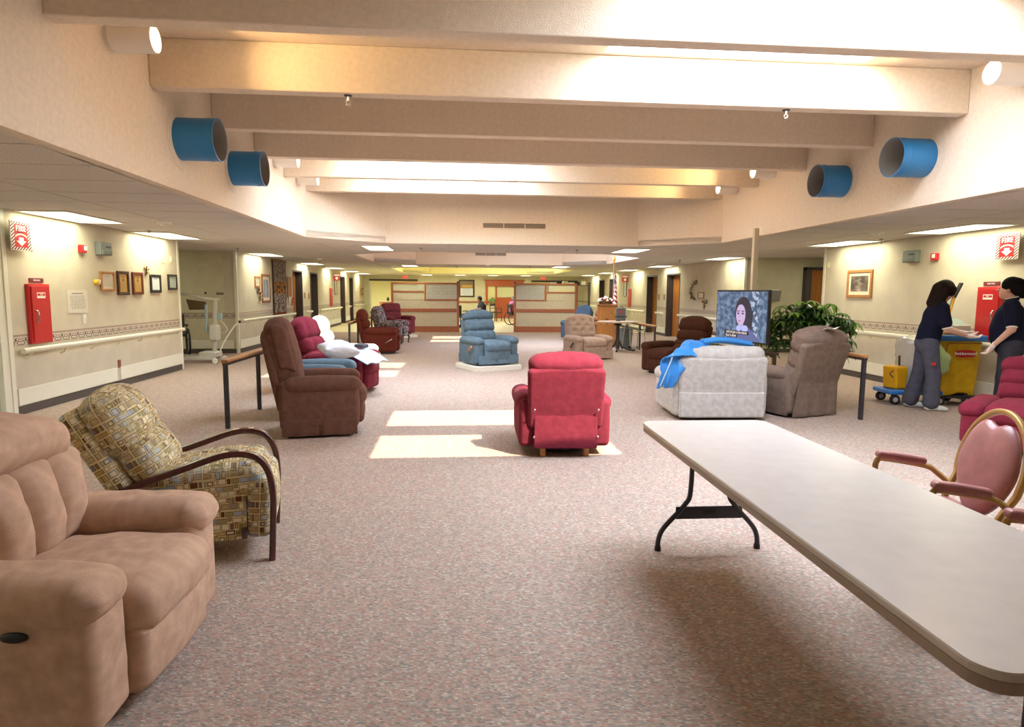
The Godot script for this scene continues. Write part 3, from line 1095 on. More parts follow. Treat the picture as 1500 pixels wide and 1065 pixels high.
		mi("headrest", pad(Vector3(cw, head, front_t * 1.1), 0.1, Vector3i(12, 5, 3), Vector3(0, 0.02, 0.05), func(p):
			if p.y > 0:
				p.y -= q.get("round_top", 0.05) * pow(absf(p.x) / (cw / 2), 2.5) * p.y / (head / 2)
			else:
				p.y += 0.04 * (1.0 - pow(absf(p.x) / (cw / 2), 2.0)) * (-p.y / (head / 2))
			return wrinkle(p, wr, 5.0, sd)), m, o, lean_xf(py, pz, lean, Vector3(0, top - head / 2, 0.02)))
		var n: int = q.get("n", 4)
		for k in n:
			var t := (k + 0.5) / n - 0.5
			var lo_h := (top - low - head) + 0.07
			mi("back_cushion", pad(Vector3(cw / n + 0.02, lo_h, front_t * 1.0), 0.06, Vector3i(4, 8, 2), Vector3(0.0, 0.0, 0.045), func(p):
				var u: float = p.y / lo_h + 0.5
				p.x *= 0.74 + 0.34 * u
				p.x += t * cw * 0.26 * (u - 0.7)
				return wrinkle(p, wr, 6.0, sd + k * 3)), m, o, lean_xf(py, pz, lean, Vector3(t * cw * 0.98, low + lo_h / 2, 0.05 - 0.06 * absf(t))))
	else:
		mi("back_cushion", pad(Vector3(cw, top - low, front_t), 0.08, Vector3i(10, 10, 2), Vector3(0, 0.015, 0.04), func(p):
			if q.get("round_top", 0.0) > 0.0 and p.y > 0:
				p.y -= q.round_top * pow(absf(p.x) / (cw / 2), 2.5) * p.y / ((top - low) / 2)
			return wrinkle(grooved(p, 1.0, q.get("hlines", []), 0, 0.04, 0.03), wr, 6.0, sd)), m, o, lean_xf(py, pz, lean, Vector3(0, (top + low) / 2, 0.03)))
	if q.get("wings", 0.0) > 0.0:
		for s in [-1.0, 1.0]:
			mi("wing", pad(Vector3(0.09, (top - low) * 0.62, q.wings), 0.04, Vector3i(2, 6, 4), Vector3(0.01, 0, 0), func(p):
				if p.z > 0: p.y -= 0.12 * p.z / q.wings
				return p), m, o, lean_xf(py, pz, lean, Vector3(s * (bw / 2 - 0.035), top - (top - low) * 0.36, q.wings * 0.35)))
	if q.has("lever"):
		var side: float = q.get("lever_side", -1.0)
		var lv := mi("lever", tube([Vector3(0, 0, 0), Vector3(side * 0.05, 0, 0), Vector3(side * 0.055, 0.04, 0.06), Vector3(side * 0.055, 0.1, 0.16)], 0.014, 8, [1, 1, 1, 1.6]), q.lever, o, at(Vector3(side * w / 2, 0.27, d * 0.16)))
		lv.set_meta("label", "recliner handle")
	if q.has("skirt"):
		for s in [[0, 1, w - 0.05, d / 2 + 0.012, 0.0], [-1, 0, d * 0.86, w / 2 + 0.006, PI / 2], [1, 0, d * 0.86, w / 2 + 0.006, -PI / 2]]:
			if s[1] == 1 and q.skirt == "sides": continue
			var ln: float = s[2]
			mi("skirt", sheet(26, 4, func(u, v): return Vector3((u - 0.5) * ln, 0.2 - 0.17 * v, 0.014 * v + 0.008 * v * sin(u * 24.0) + (0.03 * v if absf(u - 0.5) < 0.03 else 0.0)), 0.008), m, o, Transform3D(Basis(Vector3.UP, float(s[4])), Vector3(s[0] * s[3], 0, s[1] * s[3])))
	return o

func pillow_mesh(w: float, h: float, t: float, sd := 1.0) -> ArrayMesh:
	return pad(Vector3(w, t * 0.35, h), t * 0.16, Vector3i(14, 1, 12), Vector3(0, t * 0.5, 0), func(p):
		var ex: float = 1.0 - 0.12 * (1.0 - pow(absf(p.x) / (w / 2), 2.0)) * pow(absf(p.z) / (h / 2), 3.0)
		var ez: float = 1.0 - 0.12 * (1.0 - pow(absf(p.z) / (h / 2), 2.0)) * pow(absf(p.x) / (w / 2), 3.0)
		p.z *= ex
		p.x *= ez
		return wrinkle(p, 0.012, 9.0, sd))

func platform(label: String, p: Vector3, turn: float, w: float, d: float, hgt := 0.1) -> void:
	var o := mi("platform", bx(w, hgt, d, 0.006), mat("platform_paint", rgb(224, 218, 204), 0.6), self, Transform3D(Basis(Vector3.UP, turn), p + Vector3(0, hgt / 2, 0)))
	tag(o, label, "platform")

func print_image() -> Image:
	# upholstery print: rows of small rectangles in brown, blue, olive and cream
	var w := 512
	var im := Image.create(w, w, false, Image.FORMAT_RGB8)
	im.fill(rgb(214, 196, 150))
	var r := RandomNumberGenerator.new()
	r.seed = 21
	var pal := [rgb(224, 210, 172), rgb(176, 146, 100), rgb(104, 68, 52), rgb(152, 166, 182), rgb(146, 134, 86), rgb(196, 168, 116), rgb(220, 206, 168), rgb(140, 124, 98)]
	var y := 2
	while y < w - 12:
		var hh := 24 + r.randi() % 12
		var x := 2 + r.randi() % 6
		while x < w - 8:
			var ww := 12 + r.randi() % 34
			ww = mini(ww, w - 4 - x)
			var c: Color = pal[r.randi() % pal.size()]
			var y2 := y + r.randi() % 6
			var h2 := mini(hh - r.randi() % 8, w - 3 - y2)
			im.fill_rect(Rect2i(x, y2, ww, h2), rgb(86, 66, 44))
			im.fill_rect(Rect2i(x + 2, y2 + 2, ww - 4, h2 - 4), c)
			var t := r.randf()
			if t < 0.35 and ww > 16 and h2 > 14:
				im.fill_rect(Rect2i(x + 6, y2 + 6, ww - 12, h2 - 12), rgb(222, 208, 172))
			elif t < 0.6:
				for k in range(x + 4, x + ww - 3, 5):
					im.fill_rect(Rect2i(k, y2 + 3, 2, h2 - 6), c.lightened(0.35))
			x += ww + 4
		y += hh + 3
	return im

func floral_image() -> Image:
	var w := 256
	var im := Image.create(w, w, false, Image.FORMAT_RGB8)
	im.fill(rgb(84, 74, 80))
	var r := RandomNumberGenerator.new()
	r.seed = 8
	for k in 260:
		var c: Color = [rgb(196, 178, 164), rgb(150, 112, 112), rgb(120, 116, 128), rgb(214, 200, 186), rgb(96, 84, 100)][r.randi() % 5]
		var cx := r.randi() % w
		var cy := r.randi() % w
		var rad := 4 + r.randi() % 9
		var ph := r.randf() * TAU
		for y in range(-rad, rad + 1):
			for x in range(-rad, rad + 1):
				var a := atan2(y, x)
				if Vector2(x, y).length() < rad * (0.7 + 0.3 * sin(5.0 * a + ph)):
					im.set_pixel(posmod(cx + x, w), posmod(cy + y, w), c)
	return im

func build_seating() -> void:
	var tan_m := cloth("tan_suede", rgb(208, 172, 147), 0.3)
	var brown := cloth("brown_velour", rgb(106, 74, 62), 0.3)
	var choc := cloth("chocolate_velour", rgb(74, 44, 32), 0.25)
	var rust := cloth("rust_velour", rgb(104, 48, 40), 0.25)
	var teal := cloth("slate_blue", rgb(102, 122, 136), 0.25)
	var burg := cloth("burgundy", rgb(122, 44, 58), 0.3)
	var red := cloth("raspberry", rgb(124, 46, 60), 0.3)
	var white := cloth("white_cotton", rgb(206, 202, 194), 0.1)
	var mauve := cloth("mauve", rgb(134, 66, 76), 0.25)
	var beige := cloth("beige_pink", rgb(186, 160, 148), 0.25)
	var grey := cloth("light_grey", rgb(200, 194, 188), 0.2)
	var taupe := cloth("taupe", rgb(134, 114, 102), 0.25)
	var steel: Material = mats.chrome
	var lever_wood := mat("lever_wood", rgb(186, 122, 72), 0.5)
	var grp := "recliners in the lounge"

	# foreground: tan suede recliner
	var o := thing("recliner", "large tan suede recliner with pillow arms and a dark control button", "recliner", V(-1.5, 0, 2.52), face(1.0, -0.03), grp)
	recliner(o, tan_m, {"w": 0.98, "d": 0.8, "h": 0.99, "arm_h": 0.58, "arm_w": 0.22, "seat_h": 0.47, "lean": 0.2, "style": "channels", "n": 4, "round_top": 0.09, "back_w": 0.84, "back_t": 0.26, "foot_lines": [-0.09, 0.09], "wrinkle": 0.012, "seed": 2.0})
	mi("control_button", ball(0.045, 0.018, 0.012, 16), mats.black, o, rot(Vector3(-0.503, 0.42, 0.14), 0, PI / 2, 0))

	# patterned armchair with bent wooden arms
	patterned_chair(V(-1.53, 0, 3.76), face(0.975, 0.22))

	# left row
	o = thing("recliner", "tall brown velour lift recliner standing beside the wooden guard rail", "recliner", V(-1.46, 0, 6.98), face(0.985, 0.17), grp)
	recliner(o, brown, {"w": 0.82, "d": 0.86, "h": 1.2, "arm_h": 0.62, "arm_w": 0.17, "seat_h": 0.5, "lean": 0.2, "style": "plain", "round_top": 0.12, "back_w": 0.68, "back_t": 0.24, "lift": 0.1, "wings": 0.16, "skirt": "sides", "seed": 4.0, "taper": 0.1})
	for s in [[-0.3, -0.3], [0.3, -0.3], [-0.3, 0.3], [0.3, 0.3]]:
		mi("caster", lathe([Vector2(0, 0), Vector2(0.03, 0.0), Vector2(0.035, 0.03), Vector2(0.02, 0.06), Vector2(0.02, 0.12)], 12), mats.metal_dark, o, at(Vector3(s[0], 0, s[1])))
	o = thing("recliner", "slate blue recliner squeezed between the brown and the burgundy ones", "recliner", V(-1.74, 0, 8.2), face(1.0, 0.0), grp)
	recliner(o, teal, {"w": 0.84, "d": 0.86, "h": 1.02, "arm_h": 0.6, "style": "rolls", "seed": 5.0})
	o = thing("recliner", "burgundy recliner with puffy channels holding pillows", "recliner", V(-1.72, 0, 9.75), face(0.97, -0.2), grp)
	recliner(o, burg, {"w": 0.92, "d": 0.95, "h": 1.08, "arm_h": 0.6, "style": "rolls", "parts": [0.45, 0.3, 0.25], "lines": [-0.14, 0.14], "round_top": 0.1, "lean": 0.36, "foot_lines": [-0.1, 0.1], "seed": 6.0})
	o = thing("recliner", "white slip covered recliner with a wavy top behind the burgundy one", "recliner", V(-1.83, 0, 11.2), face(1.0, 0.0), grp)
	recliner(o, white, {"w": 0.88, "d": 0.9, "h": 1.05, "arm_h": 0.56, "style": "rolls", "lines": [0.0], "round_top": 0.1, "lean": 0.3, "seed": 7.0})
	o = thing("recliner", "rust brown recliner with a steel side lever", "recliner", V(-1.86, 0, 15.95), face(1.0, 0.05), grp)
	recliner(o, rust, {"w": 0.86, "d": 0.88, "h": 1.04, "arm_h": 0.6, "style": "rolls", "round_top": 0.08, "lean": 0.22, "lever": steel, "seed": 8.0})
	var fl := mat("floral_print", Color.WHITE, 0.95, {"tex": tex(floral_image()), "scale": 2.2, "spec": 0.15})
	o = thing("armchair", "dark floral print armchair with curved wooden legs", "armchair", V(-1.86, 0, 18.9), face(0.98, -0.2))
	recliner(o, fl, {"w": 0.82, "d": 0.8, "h": 1.05, "arm_h": 0.64, "style": "plain", "wings": 0.14, "lift": 0.2, "seat_h": 0.5, "seed": 9.0})
	for s in [[-0.36, -0.32], [0.36, -0.32], [-0.36, 0.36], [0.36, 0.36]]:
		mi("leg", tube([Vector3(s[0], 0.24, s[1]), Vector3(s[0] * 1.06, 0.15, s[1] * 1.08), Vector3(s[0], 0.05, s[1]), Vector3(s[0] * 1.05, 0.0, s[1] * 1.06)], 0.024, 8, [1.4, 1.0, 0.7, 1.1]), mat("mahogany", rgb(84, 44, 34), 0.4), o)
	platform("low white platform under the mauve recliner", V(-1.93, 0, 21.4), face(0.55, -0.84), 0.95, 0.95)
	o = thing("recliner", "mauve recliner on a low white platform before the partition", "recliner", V(-1.95, 0.1, 21.45), face(0.55, -0.84), grp)
	recliner(o, mauve, {"w": 0.92, "d": 0.85, "h": 0.98, "style": "rolls", "parts": [0.5, 0.5], "seed": 10.0})

	# centre
	platform("low white platform under the slate blue recliner", V(0.62, 0, 12.58), face(0.42, -0.91), 0.98, 0.96)
	o = thing("recliner", "slate blue button tufted recliner with a wooden lever, on a white platform", "recliner", V(0.62, 0.1, 12.62), face(0.42, -0.91), grp)
	recliner(o, teal, {"w": 0.92, "d": 0.86, "h": 1.02, "arm_h": 0.53, "arm_w": 0.18, "seat_h": 0.45, "style": "rolls", "parts": [0.3, 0.36, 0.34], "lines": [-0.13, 0.0, 0.13], "round_top": 0.1, "back_w": 0.72, "lever": lever_wood, "skirt": "all", "seed": 11.0})
	o = thing("recliner", "raspberry red recliner seen from behind, standing in the sunlight", "recliner", V(1.0, 0, 6.12), face(0.03, 1.0), grp)
	recliner(o, red, {"w": 0.84, "d": 0.9, "h": 0.94, "arm_h": 0.56, "arm_w": 0.16, "style": "rolls", "parts": [0.36, 0.32, 0.32], "lines": [-0.12, 0.12], "round_top": 0.03, "back_w": 0.68, "lean": 0.16, "lift": 0.09, "plinth": 0.3, "seed": 12.0, "taper": -0.04})
	for s in [-1.0, 1.0]:
		mi("glide", bx(0.05, 0.1, 0.06, 0.008), lever_wood, o, at(Vector3(s * 0.2, 0.05, -0.38)))
		for y in [0.2, 0.45]:
			mi("snap", ball(0.011, 0.011, 0.006, 8), mats.chrome, o, at(Vector3(s * 0.29, y, -0.475 - 0.06 * y)))
	mi("back_flap", pad(Vector3(0.58, 0.42, 0.03), 0.012, Vector3i(8, 6, 1), Vector3(0, 0, 0.01), func(p): return wrinkle(p, 0.006, 5.0)), red, o, rot(Vector3(0, 0.3, -0.455), 0.06, 0, 0))
	o = thing("recliner", "beige pink recliner with a button tufted back, facing the room", "recliner", V(3.02, 0, 14.6), face(0.24, -0.97), grp)
	recliner(o, beige, {"w": 0.9, "d": 0.88, "h": 0.98, "arm_h": 0.52, "arm_w": 0.17, "style": "tuft", "round_top": 0.08, "back_w": 0.76, "lever": mats.metal_dark, "skirt": "all", "seed": 13.0, "taper": 0.08})

	# right group
	o = thing("recliner", "chocolate brown recliner with puffy rolled cushions beside the television", "recliner", V(4.1, 0, 11.7), face(-0.86, -0.5), grp)
	recliner(o, choc, {"w": 0.94, "d": 0.94, "h": 1.04, "arm_h": 0.58, "arm_w": 0.2, "style": "rolls", "parts": [0.42, 0.3, 0.28], "round_top": 0.08, "lean": 0.34, "seed": 14.0})
	o = thing("recliner", "wide light grey recliner seen from behind with a blue jacket over its back", "recliner", V(3.15, 0, 7.72), face(0.06, 1.0), grp)
	recliner(o, grey, {"w": 1.12, "d": 0.98, "h": 0.86, "arm_h": 0.56, "arm_w": 0.22, "style": "rolls", "parts": [0.5, 0.5], "lines": [-0.2, 0.2], "back_w": 1.02, "full_back": true, "lean": 0.1, "seed": 15.0, "taper": -0.03})
	mi("paper_tag", bx(0.05, 0.22, 0.004), mats.white_print, o, rot(Vector3(0.565, 0.5, -0.42), 0.1, -1.3, 0))
	o = thing("recliner", "tall taupe lift recliner leaning back with a paper on its headrest", "recliner", V(4.26, 0, 7.8), face(-0.3, 0.95), grp)
	recliner(o, taupe, {"w": 0.8, "d": 0.8, "h": 1.08, "arm_h": 0.6, "arm_w": 0.15, "style": "rolls", "parts": [0.4, 0.3, 0.3], "back_w": 0.7, "back_t": 0.26, "lean": 0.3, "round_top": 0.06, "seed": 16.0, "taper": -0.1, "skirt": "all"})
	mi("back_skirt", sheet(20, 8, func(u, v): return Vector3((u - 0.5) * (0.62 + 0.1 * v), 0.5 - 0.48 * v, -0.40 - 0.035 * (1.0 - v) - 0.01 * sin(u * 19.0) * v), 0.01), taupe, o)
	var pp := mi("paper", sheet(6, 6, func(u, v): return Vector3((u - 0.5) * 0.16, 0.01 * sin(u * 5.0 + v * 3.0), (v - 0.5) * 0.12), 0.003), mats.white_print, self, rot(V(4.42, 1.1, 7.23), -0.15, 0.4, 0.1))
	tag(pp, "crumpled white paper lying on the taupe headrest", "paper")
	o = thing("recliner", "raspberry red recliner with deep puffy cushions beside the cleaners", "recliner", V(5.6, 0, 5.72), face(-0.78, -0.62), grp)
	recliner(o, cloth("raspberry_dark", rgb(136, 48, 64), 0.3), {"w": 0.98, "d": 0.98, "h": 0.84, "arm_h": 0.46, "arm_w": 0.2, "style": "rolls", "parts": [0.36, 0.32, 0.32], "lean": 0.5, "round_top": 0.06, "seed": 17.0})
	# far right chairs by the lectern
	o = thing("armchair", "steel blue high backed chair behind the beige tufted recliner", "armchair", V(3.9, 0, 20.6), face(-0.7, -0.7))
	recliner(o, cloth("steel_blue", rgb(84, 104, 124), 0.2), {"w": 0.8, "d": 0.8, "h": 1.08, "style": "plain", "round_top": 0.12, "seed": 18.0})
	o = thing("armchair", "tan and brown wood trimmed chair beside the lectern", "armchair", V(4.15, 0, 19.6), face(-0.9, -0.4))
	recliner(o, cloth("tan_brown", rgb(160, 110, 84), 0.2), {"w": 0.8, "d": 0.82, "h": 0.95, "style": "rolls", "seed": 19.0})

	# soft things on the left row
	var pw := mi("pillow", pillow_mesh(0.5, 0.38, 0.2, 3.0), mat("pillow_white", rgb(206, 206, 212), 0.9, {"spec": 0.2}), self, rot(V(-1.62, 0.70, 8.95), 0.12, 0.5, -0.08))
	tag(pw, "plump white pillow across the slate blue chair's arm", "pillow")
	var pad_ := mi("bed_pad", sheet(18, 18, func(u, v): return Vector3((u - 0.5) * 0.62, -0.30 * pow(maxf(0.0, v - 0.35), 1.6) + 0.012 * sin(u * 11.0 + v * 6.0), (v - 0.5) * 0.6), 0.012), mat("pad_blue", rgb(170, 192, 212), 0.9), self, rot(V(-1.4, 0.64, 9.36), 0, 1.2, 0.0))
	tag(pad_, "pale blue quilted pad hanging from the burgundy seat", "pad")
	var rm := mi("remote_pouch", pad(Vector3(0.12, 0.05, 0.22), 0.02, Vector3i(2, 1, 3), Vector3(0, 0.01, 0)), mat("pouch", rgb(70, 66, 70), 0.8), self, rot(V(-1.42, 0.69, 9.72), 0, 0.8, 0.1))
	tag(rm, "dark grey pouch on the burgundy recliner's arm", "pouch")
	blue_jacket()

func patterned_chair(p: Vector3, turn: float) -> void:
	var m := mat("print", Color.WHITE, 0.9, {"tex": tex(print_image()), "scale": 1.7, "normal": T.weave, "bump": 0.3, "spec": 0.2})
	var wood := mat("cherry", rgb(82, 36, 34), 0.25, {"tex": T.wood, "scale": 2.0, "coat": 0.5})
	var o := thing("armchair", "armchair in small rectangle print with bent dark cherry wood arms", "armchair", p, turn)
	var sw := 0.54
	mi("seat", pad(Vector3(sw, 0.2, 0.62), 0.07, Vector3i(8, 2, 8), Vector3(0, 0.03, 0.02), func(q): return wrinkle(q, 0.008, 6.0, 3.0)), m, o, rot(Vector3(0, 0.43, 0.1), -0.06, 0, 0))
	mi("front_panel", pad(Vector3(sw, 0.36, 0.14), 0.05, Vector3i(6, 5, 1), Vector3(0, 0, 0.03)), m, o, rot(Vector3(0, 0.29, 0.38), 0.06, 0, 0))
	mi("seat_box", bx(sw - 0.02, 0.26, 0.5), m, o, at(Vector3(0, 0.25, 0.06)))
	mi("backrest", pad(Vector3(sw + 0.02, 0.66, 0.12), 0.05, Vector3i(6, 8, 1), Vector3(0, 0, 0.015)), m, o, rot(Vector3(0, 0.58, -0.37), -0.5, 0, 0))
	mi("back_cushion", pad(Vector3(sw + 0.02, 0.36, 0.2), 0.09, Vector3i(8, 6, 2), Vector3(0, 0.02, 0.05), func(q): return wrinkle(q, 0.012, 6.0, 5.0)), m, o, rot(Vector3(0, 0.78, -0.34), -0.5, 0, 0))
	mi("back_cushion", pad(Vector3(sw, 0.3, 0.16), 0.07, Vector3i(8, 5, 2), Vector3(0, 0.02, 0.05), func(q): return wrinkle(q, 0.01, 6.0, 8.0)), m, o, rot(Vector3(0, 0.58, -0.2), -0.5, 0, 0))
	for s in [-1.0, 1.0]:
		var x: float = s * (sw / 2 + 0.035)
		var pts := smooth([Vector3(x, 0.36, -0.5), Vector3(x, 0.45, -0.3), Vector3(x, 0.55, 0.0), Vector3(x, 0.615, 0.22), Vector3(x, 0.6, 0.36), Vector3(x, 0.52, 0.43), Vector3(x, 0.38, 0.455), Vector3(x, 0.2, 0.45), Vector3(x, 0.0, 0.44)], 5)
		mi("arm", sweep(pts, rect(0.05, 0.034)), wood, o)
		mi("worn_patch", pad(Vector3(0.03, 0.004, 0.12), 0.002), mat("bare_wood", rgb(214, 196, 160), 0.6), o, rot(Vector3(x, 0.632, 0.26), -0.02, 0, 0))
		mi("rear_leg", sweep([Vector3(x, 0.42, -0.36), Vector3(x, 0.2, -0.42), Vector3(x, 0.0, -0.5)], rect(0.04, 0.034)), wood, o)
	mi("rail", bx(sw + 0.08, 0.05, 0.03, 0.006), wood, o, at(Vector3(0, 0.16, 0.3)))

func blue_jacket() -> void:
	# glossy blue jacket thrown over the grey recliner's back corner, its end hanging down the side
	var m := mat("jacket_blue", rgb(56, 138, 214), 0.3, {"spec": 0.5})
	var o := thing("jacket", "shiny blue jacket thrown over the light grey recliner's back", "jacket", V(2.5, 0, 7.3))
	var path := smooth([Vector3(-0.06, 0.40, 0.03), Vector3(-0.01, 0.58, 0.05), Vector3(0.07, 0.80, 0.03), Vector3(0.2, 0.935, -0.05), Vector3(0.36, 0.93, -0.1), Vector3(0.52, 0.91, -0.12)], 8)
	var n := path.size() - 1
	mi("body", sheet(n, 22, func(u, v):
		var c: Vector3 = path[int(round(u * n))]
		var a: float = smoothstep(0.25, 0.7, u)
		var across := Vector3(1.0, 0.1, 0.15).lerp(Vector3(0.3, 0.05, -1.0), a).normalized()
		var w: float = lerpf(0.2, 0.36, smoothstep(0.0, 0.5, u)) * (1.0 - 0.45 * smoothstep(0.75, 1.0, u))
		var p: Vector3 = c + across * (v - 0.5) * w
		p.y -= 0.16 * pow(absf(v - 0.5) * 2.0, 2.2) * a
		var k := Vector3(p.x * 7.0, p.y * 5.0, p.z * 9.0)
		return p + Vector3(fn.get_noise_3dv(k), fn.get_noise_3dv(k + Vector3(9, 4, 1)), fn.get_noise_3dv(k + Vector3(2, 7, 5)) + 0.35 * sin(v * 16.0 + u * 5.0)) * 0.035, 0.012), m, o)
	mi("sleeve", sweep(smooth([Vector3(0.42, 0.91, -0.12), Vector3(0.6, 0.935, -0.14), Vector3(0.78, 0.925, -0.15), Vector3(0.94, 0.9, -0.16), Vector3(1.04, 0.88, -0.18)], 6), PackedVector2Array([Vector2(-0.07, 0.0), Vector2(-0.035, 0.045), Vector2(0.0, 0.03), Vector2(0.04, 0.05), Vector2(0.07, 0.0), Vector2(0.0, -0.03)])), m, o)
	mi("zipper", tube([Vector3(-0.14, 0.43, 0.09), Vector3(-0.07, 0.62, 0.11), Vector3(0.0, 0.8, 0.1)], 0.008, 6), mat("zip_pale", rgb(176, 206, 226), 0.4), o)
	mi("cuff_snap", ball(0.01, 0.01, 0.006, 8), mats.chrome, o, at(Vector3(-0.1, 0.42, 0.08)))

# ---------------------------------------------------------------- fittings on walls and ceiling
# frame of reference on a side wall: local +z looks into the room
func wall_turn(side: float) -> float:
	return -side * PI / 2

func on_wall(called: String, label: String, cat: String, side: float, y: float, d: float, group := "") -> Node3D:
	return thing(called, label, cat, V((XL if side < 0 else XR) - side * 0.001, y, d), wall_turn(side), group)

func frame_bars(w: float, h: float, bar: float, dep: float) -> ArrayMesh:
	var l := []
	for s in [-1.0, 1.0]:
		l.append([bx(w, bar, dep, 0.004), at(Vector3(0, s * (h - bar) / 2, dep / 2))])
		l.append([bx(bar, h - 2 * bar, dep, 0.004), at(Vector3(s * (w - bar) / 2, 0, dep / 2))])
	return join(l)

func picture(label: String, cat: String, side: float, y: float, d: float, w: float, h: float, fm: Material, inner: Material, bar := 0.03, art: Material = null, margin := 0.04, group := "") -> Node3D:
	var o := on_wall("picture", label, cat, side, y, d, group)
	mi("frame", frame_bars(w, h, bar, 0.03), fm, o)
	mi("backing", bx(w - bar, h - bar, 0.012), inner, o, at(Vector3(0, 0, 0.008)))
	if art:
		mi("print", quad(w - 2 * bar - 2 * margin, h - 2 * bar - 2 * margin), art, o, at(Vector3(0, 0, 0.0155)))
	return o

func doc_image(seed_: int, ink: Color, paper: Color, lines := 12, seal := false) -> Image:
	var im := Image.create(96, 128, false, Image.FORMAT_RGB8)
	im.fill(paper)
	var r := RandomNumberGenerator.new()
	r.seed = seed_
	im.fill_rect(Rect2i(20, 12, 56, 6), ink)
	if seal:
		for y in range(-16, 17):
			for x in range(-13, 14):
				if Vector2(x / 13.0, y / 16.0).length() < 1.0:
					im.set_pixel(48 + x, 40 + y, ink.lightened(0.15))
	for k in lines:
		var y := (64 if seal else 28) + k * int((56.0 if seal else 90.0) / lines)
		var x := 10 + r.randi() % 8
		while x < 84:
			var l := 4 + r.randi() % 10
			im.fill_rect(Rect2i(x, y, mini(l, 88 - x), 2), ink)
			x += l + 3
	return im

func photo_image(seed_: int, a: Color, b: Color, c: Color) -> Image:
	# soft landscape: dark masses with a pale streak falling through the middle
	var im := Image.create(96, 96, false, Image.FORMAT_RGB8)
	var n := FastNoiseLite.new()
	n.seed = seed_
	n.frequency = 0.018
	n.fractal_octaves = 3
	for y in 96:
		for x in 96:
			var t := clampf(n.get_noise_2d(x, y) * 1.1 + 0.5, 0, 1)
			var col := c.lerp(a, t)
			var streak := exp(-pow((x - 44.0 - 14.0 * n.get_noise_2d(20, y * 2.0)) / (7.0 + y * 0.1), 2.0))
			im.set_pixel(x, y, col.lerp(b, clampf(streak * (0.5 + t * 0.6) * (1.0 if y > 14 else 0.3), 0, 1)))
	return im

func flat(key: String, im: Image, rough := 0.6) -> StandardMaterial3D:
	return mat(key, Color.WHITE, rough, {"tex": tex(im), "uv": true})

func fire_sign_image() -> Image:
	var w := 128
	var h := 160
	var im := Image.create(w, h, false, Image.FORMAT_RGB8)
	for y in h:
		for x in w:
			var edge := x < 22 or x >= w - 22 or y < 16 or y >= h - 16
			var c := rgb(176, 14, 24)
			if edge:
				c = rgb(232, 214, 208) if posmod(x + y, 18) < 9 else rgb(84, 20, 22)
			else:
				var p := Vector2(x - 64, y - 122)
				if absf(p.length() - 52) < 4.5 and absf(p.x) < 38 and p.y < -30:
					c = rgb(226, 188, 182)
				var ay := y - 88
				if ay > 0 and ay < 24 and absf(x - 64) < 16: c = rgb(222, 222, 216)
				if ay >= 20 and ay < 50 and absf(x - 64) < (50 - ay) * 1.05: c = rgb(222, 222, 216)
			im.set_pixel(x, y, c)
	return im

func fire_cabinet(label: String, side: float, d: float, y0: float, y1: float) -> void:
	var w := 0.4
	var h := y1 - y0
	var o := on_wall("fire_hose_cabinet", label, "cabinet", side, (y0 + y1) / 2, d)
	mi("body", bx(w, h, 0.05, 0.006), mats.red_metal, o, at(Vector3(0, 0, 0.025)))
	var dr := mi("door", bx(w - 0.05, h - 0.05, 0.014, 0.006), mats.red_metal, o, at(Vector3(0, 0, 0.057)))
	mi("handle", tube(smooth([Vector3(-0.12 * -side, -0.1, 0.004), Vector3(-0.12 * -side, -0.09, 0.03), Vector3(-0.12 * -side, -0.02, 0.04), Vector3(-0.12 * -side, 0.03, 0.03), Vector3(-0.12 * -side, 0.04, 0.004)], 4), 0.01, 8), mats.chrome, dr)
	mi("sticker", bx(0.16, 0.07, 0.002), mats.white_print, dr, at(Vector3(0, h * 0.31, 0.008)))
	mi("sticker_band", bx(0.14, 0.03, 0.002), mats.red_metal, dr, at(Vector3(0, h * 0.31 + 0.008, 0.0092)))
	mi("lettering", letters("FIRE", 0.026), mats.white_print, dr, at(Vector3(0, h * 0.31 + 0.008, 0.011)))
	var t := on_wall("cabinet_sign", "small maroon name plate above the " + ("left" if side < 0 else "right") + " red fire hose cabinet", "sign", side, y1 + 0.045, d + 0.02)
	mi("plate", bx(0.27, 0.055, 0.012, 0.003), mat("maroon_plate", rgb(120, 52, 60), 0.5), t, at(Vector3(0, 0, 0.006)))
	mi("lettering", letters("FIRE HOSE", 0.026), mats.white_print, t, at(Vector3(0, 0, 0.013)))

func fire_sign(label: String, side: float, y: float, d: float) -> void:
	var o := on_wall("fire_sign", label, "sign", side, y, d)
	mi("panel", bx(0.36, 0.34, 0.012, 0.002), mats.white_print, o, at(Vector3(0, 0, 0.07)))
	mi("print", quad(0.35, 0.33), flat("fire_sign", fire_sign_image(), 0.4), o, at(Vector3(0, 0, 0.0768)))
	mi("bracket", bx(0.03, 0.2, 0.065), mats.white_trim, o, at(Vector3(0, 0, 0.032)))
	mi("lettering", letters("FIRE", 0.085), mats.white_print, o, at(Vector3(0, 0.085, 0.078)))
	mi("lettering", letters("EXTINGUISHER", 0.018), mat("sign_red", rgb(120, 16, 20), 0.5), o, at(Vector3(0, 0.038, 0.078)))

func plate(label: String, side: float, y: float, d: float, w: float, h: float, m: Material, cat := "switch plate", toggle := true, group := "") -> void:
	var o := on_wall("wall_plate", label, cat, side, y, d, group)
	mi("plate", bx(w, h, 0.012, 0.004), m, o, at(Vector3(0, 0, 0.006)))
	if toggle:
		mi("toggle", bx(0.022, 0.045, 0.012, 0.003), m, o, at(Vector3(0, 0, 0.015)))

